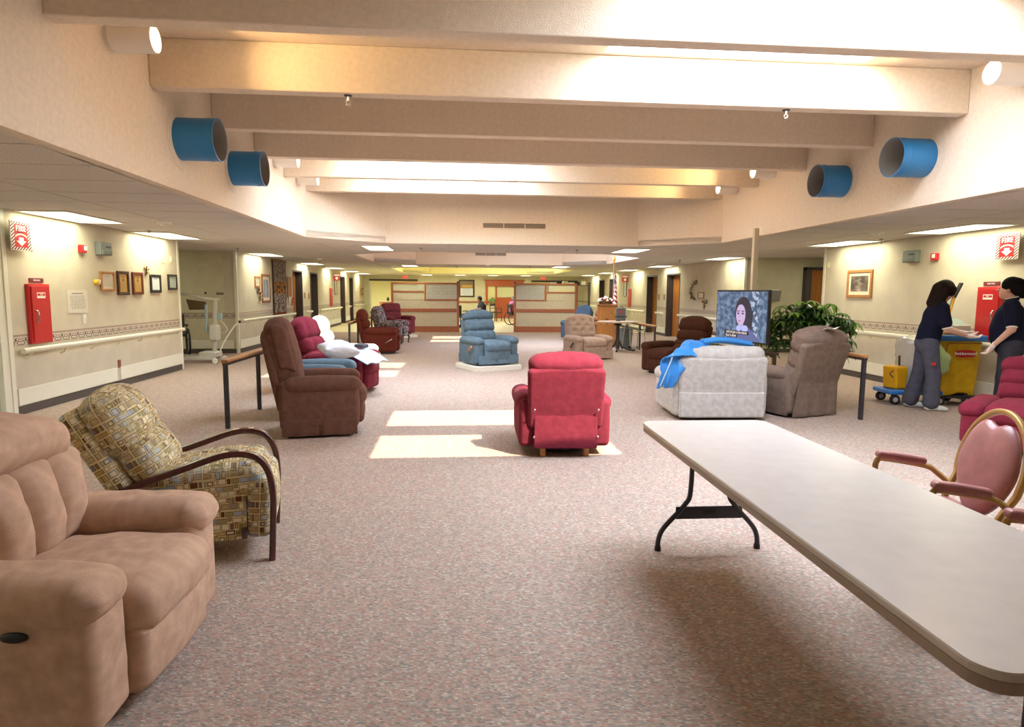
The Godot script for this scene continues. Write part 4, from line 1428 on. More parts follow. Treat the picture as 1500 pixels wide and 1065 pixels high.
func wreath(called: String, label: String, cat: String, side: float, y: float, d: float, path: Array, spread: float, leaf: Array, n: int) -> void:
	var o := on_wall(called, label, cat, side, y, d)
	var r := RandomNumberGenerator.new()
	r.seed = int(d * 100)
	mi("vine", tube(smooth(path, 4), 0.014, 6), mat("vine", rgb(92, 70, 48), 0.9), o)
	var lm := [ball(0.034, 0.016, 0.012, 8), ball(0.02, 0.034, 0.012, 8)]
	var sm := smooth(path, 10)
	for k in n:
		var p: Vector3 = sm[r.randi() % sm.size()] + Vector3(r.randf_range(-spread, spread), r.randf_range(-spread, spread), r.randf_range(0.0, 0.04))
		mi("leaf", lm[k % 2], leaf[k % leaf.size()], o, rot(p, r.randf() * 0.6, r.randf() * 0.6, r.randf() * TAU))

func build_fittings() -> void:
	var oakf := mat("frame_oak", rgb(196, 138, 82), 0.45, {"tex": T.wood, "scale": 3.0})
	var walnut := mat("frame_walnut", rgb(78, 44, 34), 0.4, {"tex": T.wood, "scale": 3.0})
	var blackf := mat("frame_black", rgb(40, 32, 34), 0.4)
	var paper := mat("mat_board", rgb(222, 212, 188), 0.8)
	var brass := mat("brass_plate", rgb(190, 150, 82), 0.35, {"metal": 0.6})
	# left near wall
	fire_sign("striped red fire extinguisher sign on the left wall, above the red cabinet", -1.0, 2.12, 8.16)
	fire_cabinet("red fire hose cabinet with chrome handle on the left wall", -1.0, 8.47, 0.83, 1.56)
	plate("ivory blank plate beside the left fire sign", -1.0, 2.03, 8.45, 0.08, 0.12, mats.ivory_plastic, "wall plate", false)
	plate("white rocker switch under the posted notice", -1.0, 1.085, 9.48, 0.075, 0.13, mats.white_plastic)
	plate("double ivory switch plate above the black framed certificates", -1.0, 2.03, 12.02, 0.15, 0.115, mats.ivory_plastic)
	plate("narrow ivory plate at the corner of the left wall", -1.0, 2.05, 12.33, 0.07, 0.115, mats.ivory_plastic)
	plate("brown outlet between the white kick panels of the left wall", -1.0, 0.36, 10.33, 0.08, 0.12, mat("brown_plastic", rgb(128, 74, 54), 0.5), "outlet", false)
	for s in [[-1.0, 2.055, 9.49, "left"], [1.0, 2.085, 9.31, "right"]]:
		var o := on_wall("fire_alarm", "red fire alarm horn high on the %s wall" % s[3], "alarm", s[0], s[1], s[2])
		mi("body", pad(Vector3(0.12, 0.11, 0.06), 0.012), mats.red_metal, o, at(Vector3(0, 0, 0.03)))
		mi("strobe", pad(Vector3(0.05, 0.06, 0.02), 0.006), mats.white_plastic, o, at(Vector3(0.015, 0.01, 0.065)))
	for s in [[-1.0, 2.09, 10.0, "left", "framed certificate"], [1.0, 2.115, 9.8, "right", "two cleaners"]]:
		var o := on_wall("emergency_light", "grey emergency light box on the %s wall near the %s" % [s[3], s[4]], "emergency light", s[0], s[1], s[2])
		var g := mat("grey_box", rgb(122, 128, 122), 0.5)
		mi("housing", pad(Vector3(0.3, 0.19, 0.09), 0.012), g, o, at(Vector3(0, 0, 0.045)))
		mi("lower_lip", pad(Vector3(0.26, 0.06, 0.02), 0.006), g, o, at(Vector3(0, -0.05, 0.095)))
		mi("vent", bx(0.12, 0.02, 0.006), mats.black, o, at(Vector3(0.06, 0.03, 0.092)))
	# posted notice in a clear sleeve
	var nt := on_wall("notice", "posted notice sheet in a clear sleeve on the left wall", "notice", -1.0, 1.33, 9.34)
	mi("sheet", bx(0.48, 0.32, 0.004), mat("notice_paper", rgb(214, 206, 192), 0.6), nt, at(Vector3(0, 0, 0.004)))
	mi("print", quad(0.45, 0.29), flat("notice_print", doc_image(5, rgb(128, 122, 118), rgb(216, 208, 194), 14)), nt, at(Vector3(0, 0, 0.0075)))
	var cert := flat("cert_print", doc_image(2, rgb(150, 140, 126), rgb(206, 198, 182), 10))
	var seal := flat("plaque_print", doc_image(9, rgb(92, 74, 44), rgb(190, 150, 84), 5, true), 0.35)
	picture("certificate in a light oak frame beside the two wooden plaques", "picture", -1.0, 1.62, 10.12, 0.38, 0.29, oakf, paper, 0.035, cert, 0.02)
	var p1 := picture("dark walnut award plaque with brass face, next to the oak frame", "plaque", -1.0, 1.60, 10.57, 0.34, 0.37, walnut, brass, 0.045, seal, 0.01)
	p1.rotation.z = 0.0
	picture("reddish wood award plaque with brass face, under the hanging flower", "plaque", -1.0, 1.60, 11.03, 0.34, 0.36, mat("frame_cherry", rgb(112, 54, 34), 0.4), brass, 0.045, seal, 0.01)
	picture("black framed certificate with a pale blue border", "picture", -1.0, 1.605, 11.66, 0.38, 0.31, blackf, mat("blue_board", rgb(164, 188, 206), 0.8), 0.04, flat("blue_cert", doc_image(3, rgb(96, 128, 150), rgb(222, 226, 224), 6)), 0.015)
	picture("black framed certificate with a green grey sheet, nearest the recess corner", "picture", -1.0, 1.64, 12.33, 0.36, 0.28, blackf, mat("green_board", rgb(150, 164, 152), 0.8), 0.035, flat("green_cert", doc_image(4, rgb(84, 100, 96), rgb(180, 192, 180), 7)), 0.01)
	var yl := on_wall("sensor", "yellow round dispenser knob beside the oak framed certificate", "sensor", -1.0, 1.605, 9.81)
	mi("knob", lathe([Vector2(0.0, 0.0), Vector2(0.04, 0.0), Vector2(0.042, 0.02), Vector2(0.03, 0.045), Vector2(0, 0.05)], 16), mat("yellow_plastic", rgb(232, 182, 32), 0.4), yl, rot(Vector3.ZERO, PI / 2, 0, 0))
	mi("holder", bx(0.06, 0.07, 0.03, 0.006), mats.white_plastic, yl, at(Vector3(0.07, 0, 0.015)))
	wreath("flower_hanging", "small yellow and brown fabric flower hung between plaque and certificate", "ornament", -1.0, 1.82, 11.33, [Vector3(0, 0.05, 0.01), Vector3(0.02, 0.0, 0.02), Vector3(0, -0.08, 0.01)], 0.045, [mat("petal_yellow", rgb(214, 182, 110), 0.8), mat("petal_brown", rgb(120, 92, 60), 0.8), mat("petal_cream", rgb(220, 208, 180), 0.8)], 12)
	# left corridor
	picture("little oak framed note beside the tall framed print", "picture", -1.0, 1.73, 17.4, 0.42, 0.28, oakf, paper, 0.04, cert, 0.03)
	picture("tall framed blue print beside the tapestry", "picture", -1.0, 1.555, 18.15, 0.75, 0.77, mat("frame_brown", rgb(124, 68, 42), 0.4), paper, 0.06, flat("blue_print", photo_image(3, rgb(150, 156, 168), rgb(186, 188, 192), rgb(120, 132, 150))), 0.08)
	wreath("wall_wreath", "dark red dried flower swag under the little oak frame", "ornament", -1.0, 1.42, 17.55, [Vector3(-0.18, 0.1, 0.01), Vector3(-0.05, 0.0, 0.03), Vector3(0.05, -0.05, 0.02), Vector3(0.0, -0.2, 0.01)], 0.07, [mat("dried_red", rgb(118, 48, 40), 0.9), mat("dried_brown", rgb(110, 84, 56), 0.9), mat("dried_cream", rgb(196, 172, 140), 0.9)], 26)
	tapestry()
	var cb := on_wall("notice_board", "narrow wooden notice board with hanging papers beside the tapestry", "board", -1.0, 1.62, 20.6)
	mi("board", bx(0.5, 0.62, 0.03, 0.006), mat("board_wood", rgb(178, 108, 66), 0.5, {"tex": T.wood, "scale": 2.0}), cb, at(Vector3(0, 0, 0.015)))
	mi("paper", bx(0.18, 0.24, 0.004), mats.white_print, cb, rot(Vector3(-0.02, -0.42, 0.03), 0, 0, 0.15))
	mi("red_folder", bx(0.12, 0.26, 0.02, 0.004), mat("folder_red", rgb(176, 60, 66), 0.6), cb, rot(Vector3(0.15, -0.46, 0.06), 0.1, 0, -0.3))
	for s in [[-1.0, 22.66, 1.34, "first", "left"], [-1.0, 23.3, 1.31, "second", "left"], [1.0, 22.78, 1.37, "far", "right"], [1.0, 22.17, 1.37, "near", "right"]]:
		plate("brown room number plate beside the %s %s corridor door" % [s[3], s[4]], s[0], s[2], s[1], 0.16, 0.2, mat("room_plate", rgb(150, 112, 84), 0.6), "sign", false)
	for s in [[-1.0, 27.9, 2.09, 27.2, 1.25, "left", 28.35], [1.0, 27.0, 2.12, 26.6, 1.3, "right", 27.45]]:
		var o := on_wall("fire_sign", "small projecting red extinguisher sign in the %s corridor" % s[5], "sign", s[0], s[2], s[1])
		mi("panel", bx(0.02, 0.3, 0.26, 0.003), mats.red_metal, o, at(Vector3(0, 0, 0.15)))
		for k in [-1.0, 1.0]:
			mi("arrow_disc", cyl(0.06, 0.06, 0.004, 20), mats.white_print, o, rot(Vector3(k * 0.012, -0.05, 0.15), 0, 0, PI / 2))
			mi("band", bx(0.003, 0.07, 0.22), mats.white_print, o, at(Vector3(k * 0.0115, 0.08, 0.15)))
		var e := on_wall("extinguisher_case", "slim red extinguisher case on the %s corridor wall" % s[5], "case", s[0], s[4], s[3])
		mi("case", pad(Vector3(0.3, 0.76, 0.08), 0.03), mat("case_red", rgb(176, 62, 56), 0.5), e, at(Vector3(0, 0, 0.04)))
		mi("window", bx(0.08, 0.2, 0.004), mat("case_glass", rgb(206, 130, 120), 0.3), e, at(Vector3(0, 0.15, 0.082)))
		var lf := on_wall("mirror", "tall narrow frame beside the %s extinguisher sign" % s[5], "frame", s[0], 1.7, s[6])
		mi("frame", frame_bars(0.42, 0.72, 0.03, 0.03), mat("frame_pewter", rgb(96, 96, 92), 0.4), lf)
		mi("panel", bx(0.38, 0.68, 0.01), mats.white_print, lf, at(Vector3(0, 0, 0.008)))
	picture("flower print without margin at the far end of the left corridor", "picture", -1.0, 1.48, 36.0, 1.2, 0.62, oakf, paper, 0.04, flat("far_flowers", photo_image(12, rgb(196, 176, 140), rgb(150, 120, 90), rgb(92, 86, 74))), 0.05)
	# right near wall
	fire_sign("striped red fire extinguisher sign on the right wall, above the cleaners", 1.0, 2.145, 7.97)
	fire_cabinet("red fire hose cabinet with chrome handle on the right wall behind the cleaners", 1.0, 8.22, 0.9, 1.62)
	picture("oak framed brown landscape photograph on the right wall", "picture", 1.0, 1.70, 11.14, 0.72, 0.5, oakf, paper, 0.05, flat("waterfall_photo", photo_image(7, rgb(120, 104, 92), rgb(186, 172, 156), rgb(74, 62, 56))), 0.06)
	plate("ivory plate at the corner of the right wall", 1.0, 2.075, 12.17, 0.08, 0.125, mats.ivory_plastic)
	plate("ivory plate at the corner of the right corridor wall", 1.0, 2.06, 16.11, 0.1, 0.115, mats.ivory_plastic)
	# right corridor ornaments
	wreath("crescent_wreath", "crescent shaped brown twig wreath on the right corridor wall", "wreath", 1.0, 1.585, 19.3, [Vector3(0.25, 0.28, 0.02), Vector3(-0.12, 0.17, 0.03), Vector3(-0.2, 0.0, 0.03), Vector3(-0.1, -0.18, 0.03), Vector3(0.2, -0.27, 0.02)], 0.07, [mat("twig_leaf", rgb(112, 92, 62), 0.9), mat("twig_dark", rgb(84, 66, 48), 0.9), mat("twig_green", rgb(120, 116, 80), 0.9)], 46)
	picture("small square pinkish picture beside the crescent wreath", "picture", 1.0, 1.45, 18.73, 0.46, 0.2, mat("frame_rose", rgb(150, 104, 88), 0.5), paper, 0.03)
	wreath("star_ornament", "star shaped twig ornament under the square picture", "ornament", 1.0, 1.215, 18.4, [Vector3(-0.2, 0.08, 0.02), Vector3(0.0, 0.0, 0.03), Vector3(0.2, 0.07, 0.02), Vector3(0.0, 0.0, 0.03), Vector3(0.02, -0.11, 0.02)], 0.06, [mats.twig_leaf, mat("star_rust", rgb(150, 96, 64), 0.9), mats.twig_green], 26)
	var dp := thing("door_paper", "pale notice taped on the near right corridor door", "notice", V(XR + 0.218, 1.36, 20.95), wall_turn(1.0))
	mi("sheet", bx(0.4, 0.62, 0.004), mat("pale_notice", rgb(206, 212, 208), 0.6), dp)
	picture("tall dark framed certificate near the far right opening", "picture", 1.0, 1.69, 35.1, 0.62, 0.74, blackf, mats.white_print, 0.09)
	# wall pocket in the right recess
	var wp := thing("wall_pocket", "grey plastic file pocket on the right recess wall", "file pocket", V(8.08, 1.46, 15.9), 0.0)
	mi("pocket", pad(Vector3(0.32, 0.26, 0.1), 0.01, Vector3i(1, 1, 1), Vector3.ZERO, func(p):
		p.x *= 0.88 + 0.24 * (p.y / 0.26 + 0.5)
		return p), mat("pocket_grey", rgb(132, 128, 126), 0.5), wp, at(Vector3(0, 0, 0.052)))
	mi("papers", bx(0.26, 0.05, 0.05), mats.white_print, wp, at(Vector3(0, 0.14, 0.05)))

	# ceiling: smoke detectors, sprinklers, exit signs
	for p in [[-3.99, 9.3, "left corridor near the certificates"], [6.16, 9.1, "right corridor near the cleaners"], [-3.9, 18.9, "left corridor past the tapestry"], [6.0, 19.5, "right corridor before the doors"], [1.05, 21.9, "second well's far edge"], [4.2, 23.4, "partition"]]:
		var o := thing("smoke_detector", "white round smoke detector on the ceiling, " + p[2], "smoke detector", V(p[0], CEIL, p[1]))
		mi("base", lathe([Vector2(0, -0.03), Vector2(0.06, -0.028), Vector2(0.1, -0.018), Vector2(0.11, 0.0)], 24), mats.white_plastic, o)
		mi("chamber", lathe([Vector2(0, -0.055), Vector2(0.045, -0.05), Vector2(0.055, -0.03), Vector2(0.05, -0.02)], 20), mats.white_plastic, o)
	for p in [[-4.8, 10.66, CEIL, "left corridor by the wall certificates"], [-4.78, 14.73, CEIL, "left recess"], [7.0, 10.2, CEIL, "right corridor by the wall picture"], [6.2, 17.6, CEIL, "right corridor by the wreath"], [-0.75, 13.9, CEIL, "strip between the wells near the left panel"], [2.6, 13.9, CEIL, "strip between the wells near the right panel"], [0.0, 22.9, CEIL, "strip before the left partition"], [2.6, 22.9, CEIL, "strip before the right partition"], [-4.3, 20.9, CEIL, "left corridor by the first door"]]:
		sprinkler("brass and chrome sprinkler head on the ceiling, " + p[3], V(p[0], p[2], p[1]))
	for p in [[-0.94, 5.93, "left of the skylight"], [3.05, 5.93, "by the skylight"]]:
		sprinkler("small sprinkler head hanging under the second beam, " + p[2], V(p[0], 3.2, p[1]))
	for p in [[-2.9, "left opening", 36.8], [4.95, "right opening", 36.8]]:
		var o := thing("exit_sign", "red EXIT sign hanging before the far %s" % p[1], "sign", V(p[0], CEIL, p[2]))
		mi("box", bx(0.32, 0.2, 0.05, 0.006), mats.white_plastic, o, at(Vector3(0, -0.11, 0)))
		mi("lit_face", bx(0.3, 0.18, 0.004), mat("exit_light", rgb(232, 60, 56), 0.5, {"glow": 0.5, "glow_color": rgb(232, 50, 50)}), o, at(Vector3(0, -0.11, 0.027)))
		mi("lettering", letters("EXIT", 0.15), mats.white_print, o, at(Vector3(0, -0.11, 0.031)))
	# ventilation grilles
	for g in [[1.12, 2.78, 12.6, 1.24, 3, "long slotted vent grille on the atrium's end wall"], [1.15, 2.765, 21.8, 1.06, 3, "long slotted vent grille on the second well's end wall"]]:
		var o := thing("vent_grille", g[5], "vent", V(g[0], g[1], g[2]))
		var w: float = g[3]
		mi("frame", frame_bars(w, 0.12, 0.015, 0.02), mats.peach_smooth, o)
		mi("backing", bx(w - 0.02, 0.1, 0.004), mat("vent_steel", rgb(142, 132, 120), 0.5), o, at(Vector3(0, 0, 0.002)))
		for k in 4:
			mi("blade", bx(w - 0.03, 0.008, 0.012), mat("vent_metal", rgb(150, 132, 112), 0.5), o, rot(Vector3(0, -0.036 + k * 0.024, 0.01), 0.4, 0, 0))
		for k in g[4] - 1:
			mi("divider", bx(0.016, 0.1, 0.02), mats.peach_smooth, o, at(Vector3(-w / 2 + w * (k + 1) / g[4], 0, 0.01)))
	# blue air ducts
	for s in [[-1.0, 6.43, "left", "nearer"], [-1.0, 7.86, "left", "farther"], [1.0, 6.4, "right", "nearer"], [1.0, 7.8, "right", "farther"]]:
		var x: float = WL if s[0] < 0 else WR
		var o := thing("air_duct", "round blue duct on the %s atrium wall, %s the big cylinder spotlight" % [s[2], "next to" if s[3] == "nearer" else "second from"], "duct", V(x, 2.9, s[1]), 0.0 if s[0] < 0 else PI, "blue round ducts")
		mi("shell", lathe([Vector2(0.192, 0.0), Vector2(0.192, 0.27), Vector2(0.196, 0.275), Vector2(0.196, 0.285), Vector2(0.192, 0.29), Vector2(0.192, 0.34), Vector2(0.196, 0.345), Vector2(0.196, 0.36), Vector2(0.187, 0.36)], 40), mats.duct_blue, o, rot(Vector3.ZERO, 0, 0, -PI / 2))
		mi("lining", lathe([Vector2(0.187, 0.36), Vector2(0.184, 0.34), Vector2(0.184, -1.6), Vector2(0.0, -1.6)], 40), mats.duct_inside, o, rot(Vector3.ZERO, 0, 0, -PI / 2))
		mi("wall_flange", lathe([Vector2(0.19, 0.0), Vector2(0.275, 0.0), Vector2(0.275, 0.003), Vector2(0.19, 0.003)], 40), mats.peach, o, rot(Vector3(0.001, 0, 0), 0, 0, -PI / 2))

func sprinkler(label: String, p: Vector3) -> void:
	var o := thing("sprinkler", label, "sprinkler", p, 0, "ceiling sprinkler heads")
	mi("escutcheon", lathe([Vector2(0, -0.012), Vector2(0.03, -0.01), Vector2(0.036, 0.0)], 16), mats.metal_dark, o)
	mi("stem", cyl(0.01, 0.012, 0.035, 8), mats.chrome, o, at(Vector3(0, -0.028, 0)))
	for s in [-1.0, 1.0]:
		mi("yoke", tube([Vector3(s * 0.006, -0.04, 0), Vector3(s * 0.02, -0.055, 0), Vector3(0, -0.075, 0)], 0.004, 6), mats.chrome, o)
	mi("deflector", cyl(0.024, 0.024, 0.004, 14), mats.chrome, o, at(Vector3(0, -0.078, 0)))

func tapestry() -> void:
	var im := Image.create(160, 256, false, Image.FORMAT_RGB8)
	var n := FastNoiseLite.new()
	n.seed = 31
	n.frequency = 0.035
	for y in 256:
		for x in 160:
			var t := n.get_noise_2d(x, y)
			var t2 := n.get_noise_2d(x * 2.2 + 400, y * 2.2)
			var c := rgb(128, 112, 100)
			if y < 95:
				c = rgb(112, 102, 98) if t > 0.05 else rgb(150, 134, 122)
				if t2 > 0.3: c = rgb(186, 172, 160)
			elif y < 150:
				c = rgb(176, 122, 70) if t > -0.1 else rgb(96, 78, 62)
				if t2 > 0.28: c = rgb(84, 40, 36)
			else:
				c = rgb(132, 124, 118) if t > -0.05 else rgb(86, 80, 70)
				if t2 > 0.22: c = rgb(196, 186, 174)
				if t2 < -0.36: c = rgb(168, 110, 60)
			if x < 7 or x > 152: c = rgb(70, 52, 46)
			if y > 238: c = rgb(128, 66, 54)
			im.set_pixel(x, y, c)
	var o := on_wall("tapestry", "long woven tapestry in grey, brown and gold on a rod", "tapestry", -1.0, 1.56, 19.48)
	mi("cloth", sheet(20, 20, func(u, v): return Vector3((u - 0.5) * 1.4, 0.78 - 1.58 * v, 0.03 + 0.012 * sin(u * 17.0) * (0.3 + v)), 0.008), mat("tapestry_print", Color.WHITE, 0.95, {"tex": tex(im), "uv": true, "spec": 0.1}), o)
	mi("rod", tube([Vector3(-0.78, 0.8, 0.035), Vector3(0.78, 0.8, 0.035)], 0.016, 8), mat("rod_wood", rgb(84, 58, 40), 0.5), o)
	for k in 7:
		mi("loop", bx(0.09, 0.06, 0.04, 0.008), mat("loop_gold", rgb(150, 124, 74), 0.8), o, at(Vector3(-0.63 + k * 0.21, 0.8, 0.035)))

func guard_rail(label: String, x: float, d0: float, d1: float, posts: Array, h: float) -> void:
	var o := thing("guard_rail", label, "railing", V(x, 0, d0))
	var L := d1 - d0
	mi("top_rail", pad(Vector3(0.075, 0.045, L), 0.018, Vector3i(1, 1, 1)), mats.oak, o, at(Vector3(0, h - 0.022, -L / 2)))
	mi("under_bar", bx(0.045, 0.022, L - 0.02), mats.metal_dark, o, at(Vector3(0, h - 0.056, -L / 2)))
	for p in posts:
		mi("post", bx(0.045, h - 0.066, 0.045, 0.005), mats.metal_dark, o, at(Vector3(0, (h - 0.066) / 2, -(p - d0))))

func build_rails_and_partitions() -> void:
	guard_rail("wooden topped guard rail between the left corridor and the brown lift recliner", -2.49, 7.08, 11.2, [7.12, 8.26, 9.5, 11.15], 0.76)
	guard_rail("wooden topped guard rail on the left beside the rust brown recliner", -2.49, 15.15, 19.2, [15.2, 16.5, 17.8, 19.15], 0.79)
	guard_rail("wooden topped guard rail behind the television and plant", 4.86, 7.2, 12.6, [7.24, 8.9, 10.6, 12.55], 0.79)
	guard_rail("wooden topped guard rail beside the lectern table", 4.86, 15.35, 19.4, [15.4, 16.7, 18.0, 19.35], 0.72)
	# glazed partitions
	for s in [[-2.41, 0.1, 1.0, "left glazed partition with oak frame"], [2.15, 4.55, -1.0, "right glazed partition with oak frame"]]:
		var o := structure_node("wall_partition", V(s[0], 0, 24.15))
		var w: float = s[1] - s[0]
		var f: float = s[2]
		var mid := w * 0.5 + f * 0.02
		var small_mid := (w / 2 - f * w / 4)
		var big_mid := (w / 2 + f * w / 4)
		var wd: Material = mats.partition_wood
		var pn := mat("panel_fabric", rgb(204, 192, 166), 0.9, {"tex": T.plaster, "scale": 1.0, "spec": 0.15})
		for x in [0.04, w - 0.04]:
			mi("post", bx(0.08, 1.84, 0.1, 0.008), wd, o, at(Vector3(x, 0.92, 0)))
		mi("post_cap", ball(0.05, 0.04, 0.05, 12), mats.metal_dark, o, at(Vector3(w - 0.04 if f > 0 else 0.04, 1.86, 0)))
		mi("base_board", bx(w - 0.16, 0.22, 0.07, 0.006), wd, o, at(Vector3(w / 2, 0.11, 0)))
		mi("panel", bx(w - 0.16, 0.98, 0.04), pn, o, at(Vector3(w / 2, 0.71, 0)))
		mi("upper_panel", bx(w / 2 - 0.1, 0.3, 0.04), pn, o, at(Vector3(small_mid, 1.34, 0)))
		mi("chair_rail", bx(w - 0.18, 0.13, 0.09, 0.012), wd, o, at(Vector3(w / 2, 0.815, 0)))
		mi("top_bar", bx(w - 0.16, 0.06, 0.08, 0.006), wd, o, at(Vector3(w / 2, 1.81, 0)))
		mi("mid_post", bx(0.07, 0.62, 0.08, 0.006), wd, o, at(Vector3(w / 2, 1.48, 0)))
		mi("glass_bar", bx(w / 2 - 0.1, 0.06, 0.08, 0.006), wd, o, at(Vector3(big_mid, 1.2, 0)))
		mi("glass_bar", bx(w / 2 - 0.1, 0.06, 0.08, 0.006), wd, o, at(Vector3(small_mid, 1.5, 0)))
		mi("glass", bx(w / 2 - 0.1, 0.55, 0.012), mats.frosted, o, at(Vector3(big_mid, 1.505, 0)))
		mi("glass", bx(w / 2 - 0.1, 0.25, 0.012), mats.glass, o, at(Vector3(small_mid, 1.655, 0)))

# ---------------------------------------------------------------- tables, chairs and other things
func folding_table() -> void:
	var top_m := mat("laminate", rgb(190, 179, 170), 0.28, {"tex": T.plaster, "scale": 1.4, "spec": 0.5})
	var edge_m := mat("laminate_edge", rgb(150, 130, 116), 0.4)
	var steel := mat("table_steel", rgb(58, 58, 64), 0.35, {"metal": 0.4})
	var w := 0.76
	var l := 2.58
	var o := thing("folding_table", "long grey laminate folding table with dark bent steel legs", "table", V(1.46, 0, 2.41), -0.012)
	var rr := 0.075
	var poly := PackedVector2Array()
	for c in [[1, 1, 0], [-1, 1, 1], [-1, -1, 2], [1, -1, 3]]:
		for k in 7:
			var a: float = (c[2] + k / 6.0) * PI / 2
			poly.append(Vector2(c[0] * (w / 2 - rr) + rr * cos(a), c[1] * (l / 2 - rr) + rr * sin(a)))
	mi("tabletop", prism(poly, 0.022, 0.004), top_m, o, Transform3D(Basis(Vector3.RIGHT, -PI / 2), Vector3(0, 0.729, 0)))
	var inner := PackedVector2Array()
	for p in poly:
		inner.append(p * Vector2(0.994, 0.998))
	mi("apron", prism(inner, 0.03, 0.003), edge_m, o, Transform3D(Basis(Vector3.RIGHT, -PI / 2), Vector3(0, 0.704, 0)))
	for s in [1.0, -1.0]:
		var z: float = -s * (l / 2 - 0.17)
		for k in [-1.0, 1.0]:
			var pts := smooth([Vector3(k * 0.3, 0.0, z), Vector3(k * 0.297, 0.07, z), Vector3(k * 0.265, 0.14, z), Vector3(k * 0.15, 0.27, z), Vector3(k * 0.115, 0.36, z), Vector3(k * 0.112, 0.69, z)], 5)
			mi("leg", tube(pts, 0.0145, 12), steel, o)
			mi("foot_cap", cyl(0.02, 0.017, 0.03, 12), mats.black, o, at(Vector3(k * 0.3, 0.015, z)))
		mi("cross_plate", bx(0.4, 0.075, 0.012, 0.004), steel, o, at(Vector3(0, 0.225, z)))
		mi("plate_pocket", bx(0.08, 0.035, 0.016, 0.003), mats.black, o, at(Vector3(0, 0.23, z + 0.002)))
		mi("cross_bar", tube([Vector3(-0.11, 0.56, z), Vector3(0.11, 0.56, z)], 0.01, 8), steel, o)
		mi("brace", tube([Vector3(0, 0.56, z), Vector3(0, 0.68, z + s * 0.42)], 0.009, 8), steel, o)
	mi("corner_lock", tube([Vector3(-0.2, 0.69, 0.45), Vector3(-0.2, 0.655, 0.45), Vector3(-0.17, 0.65, 0.45)], 0.006, 6), mats.chrome, o)

func banquet_chair(label: String, p: Vector3, turn: float) -> void:
	var vinyl := mat("mauve_vinyl", rgb(172, 112, 108), 0.36, {"tex": T.velour, "scale": 2.0, "spec": 0.5})
	var fr := mat("gold_tube", rgb(176, 140, 84), 0.35, {"metal": 0.45})
	var o := thing("banquet_chair", label, "chair", p, turn, "mauve armchairs at the folding table")
	mi("seat", pad(Vector3(0.48, 0.08, 0.46), 0.035, Vector3i(6, 1, 6), Vector3(0, 0.02, 0)), vinyl, o, at(Vector3(0, 0.46, 0.12)))
	# heart topped back pad
	var pl := PackedVector2Array()
	for k in 44:
		var a := TAU * k / 44
		var x := 0.205 * cos(a)
		var y := 0.235 * sin(a)
		x *= 1.0 - 0.16 * clampf(-y / 0.235, 0, 1)
		if y > 0.1: y -= 0.045 * exp(-pow(x / 0.055, 2.0))
		pl.append(Vector2(x, y))
	var lean := Transform3D(Basis(Vector3.RIGHT, -0.2), Vector3(0, 0.71, -0.13))
	mi("backrest", puff(pl, 0.075, 0.45, 8), vinyl, o, lean)
	var loop := []
	for k in 25:
		var a := -0.35 + (PI + 0.7) * k / 24.0
		loop.append(lean * Vector3(0.235 * cos(a), 0.0 + 0.265 * sin(a), -0.012))
	var all := [Vector3(0.2, 0.0, -0.14), Vector3(0.2, 0.25, -0.07), Vector3(0.2, 0.42, -0.06), Vector3(0.205, 0.52, -0.075)] + loop + [Vector3(-0.205, 0.52, -0.075), Vector3(-0.2, 0.42, -0.06), Vector3(-0.2, 0.25, -0.07), Vector3(-0.2, 0.0, -0.14)]
	mi("back_frame", sweep(smooth(all, 3), rect(0.026, 0.026)), fr, o)
	for s in [-1.0, 1.0]:
		var x: float = s * 0.27
		mi("arm_frame", sweep(smooth([Vector3(s * 0.23, 0.56, -0.1), Vector3(x, 0.60, -0.06), Vector3(x, 0.635, 0.0), Vector3(x, 0.665, 0.2), Vector3(x, 0.65, 0.235), Vector3(x, 0.58, 0.24), Vector3(x - s * 0.02, 0.3, 0.235), Vector3(x - s * 0.02, 0.0, 0.25)], 5), rect(0.024, 0.024)), fr, o)
		mi("arm_pad", pad(Vector3(0.055, 0.035, 0.24), 0.015, Vector3i(1, 1, 3), Vector3(0, 0.006, 0)), vinyl, o, rot(Vector3(x, 0.675, 0.12), -0.12, 0, 0))
	mi("seat_frame", bx(0.46, 0.03, 0.44, 0.008), fr, o, at(Vector3(0, 0.41, 0.12)))

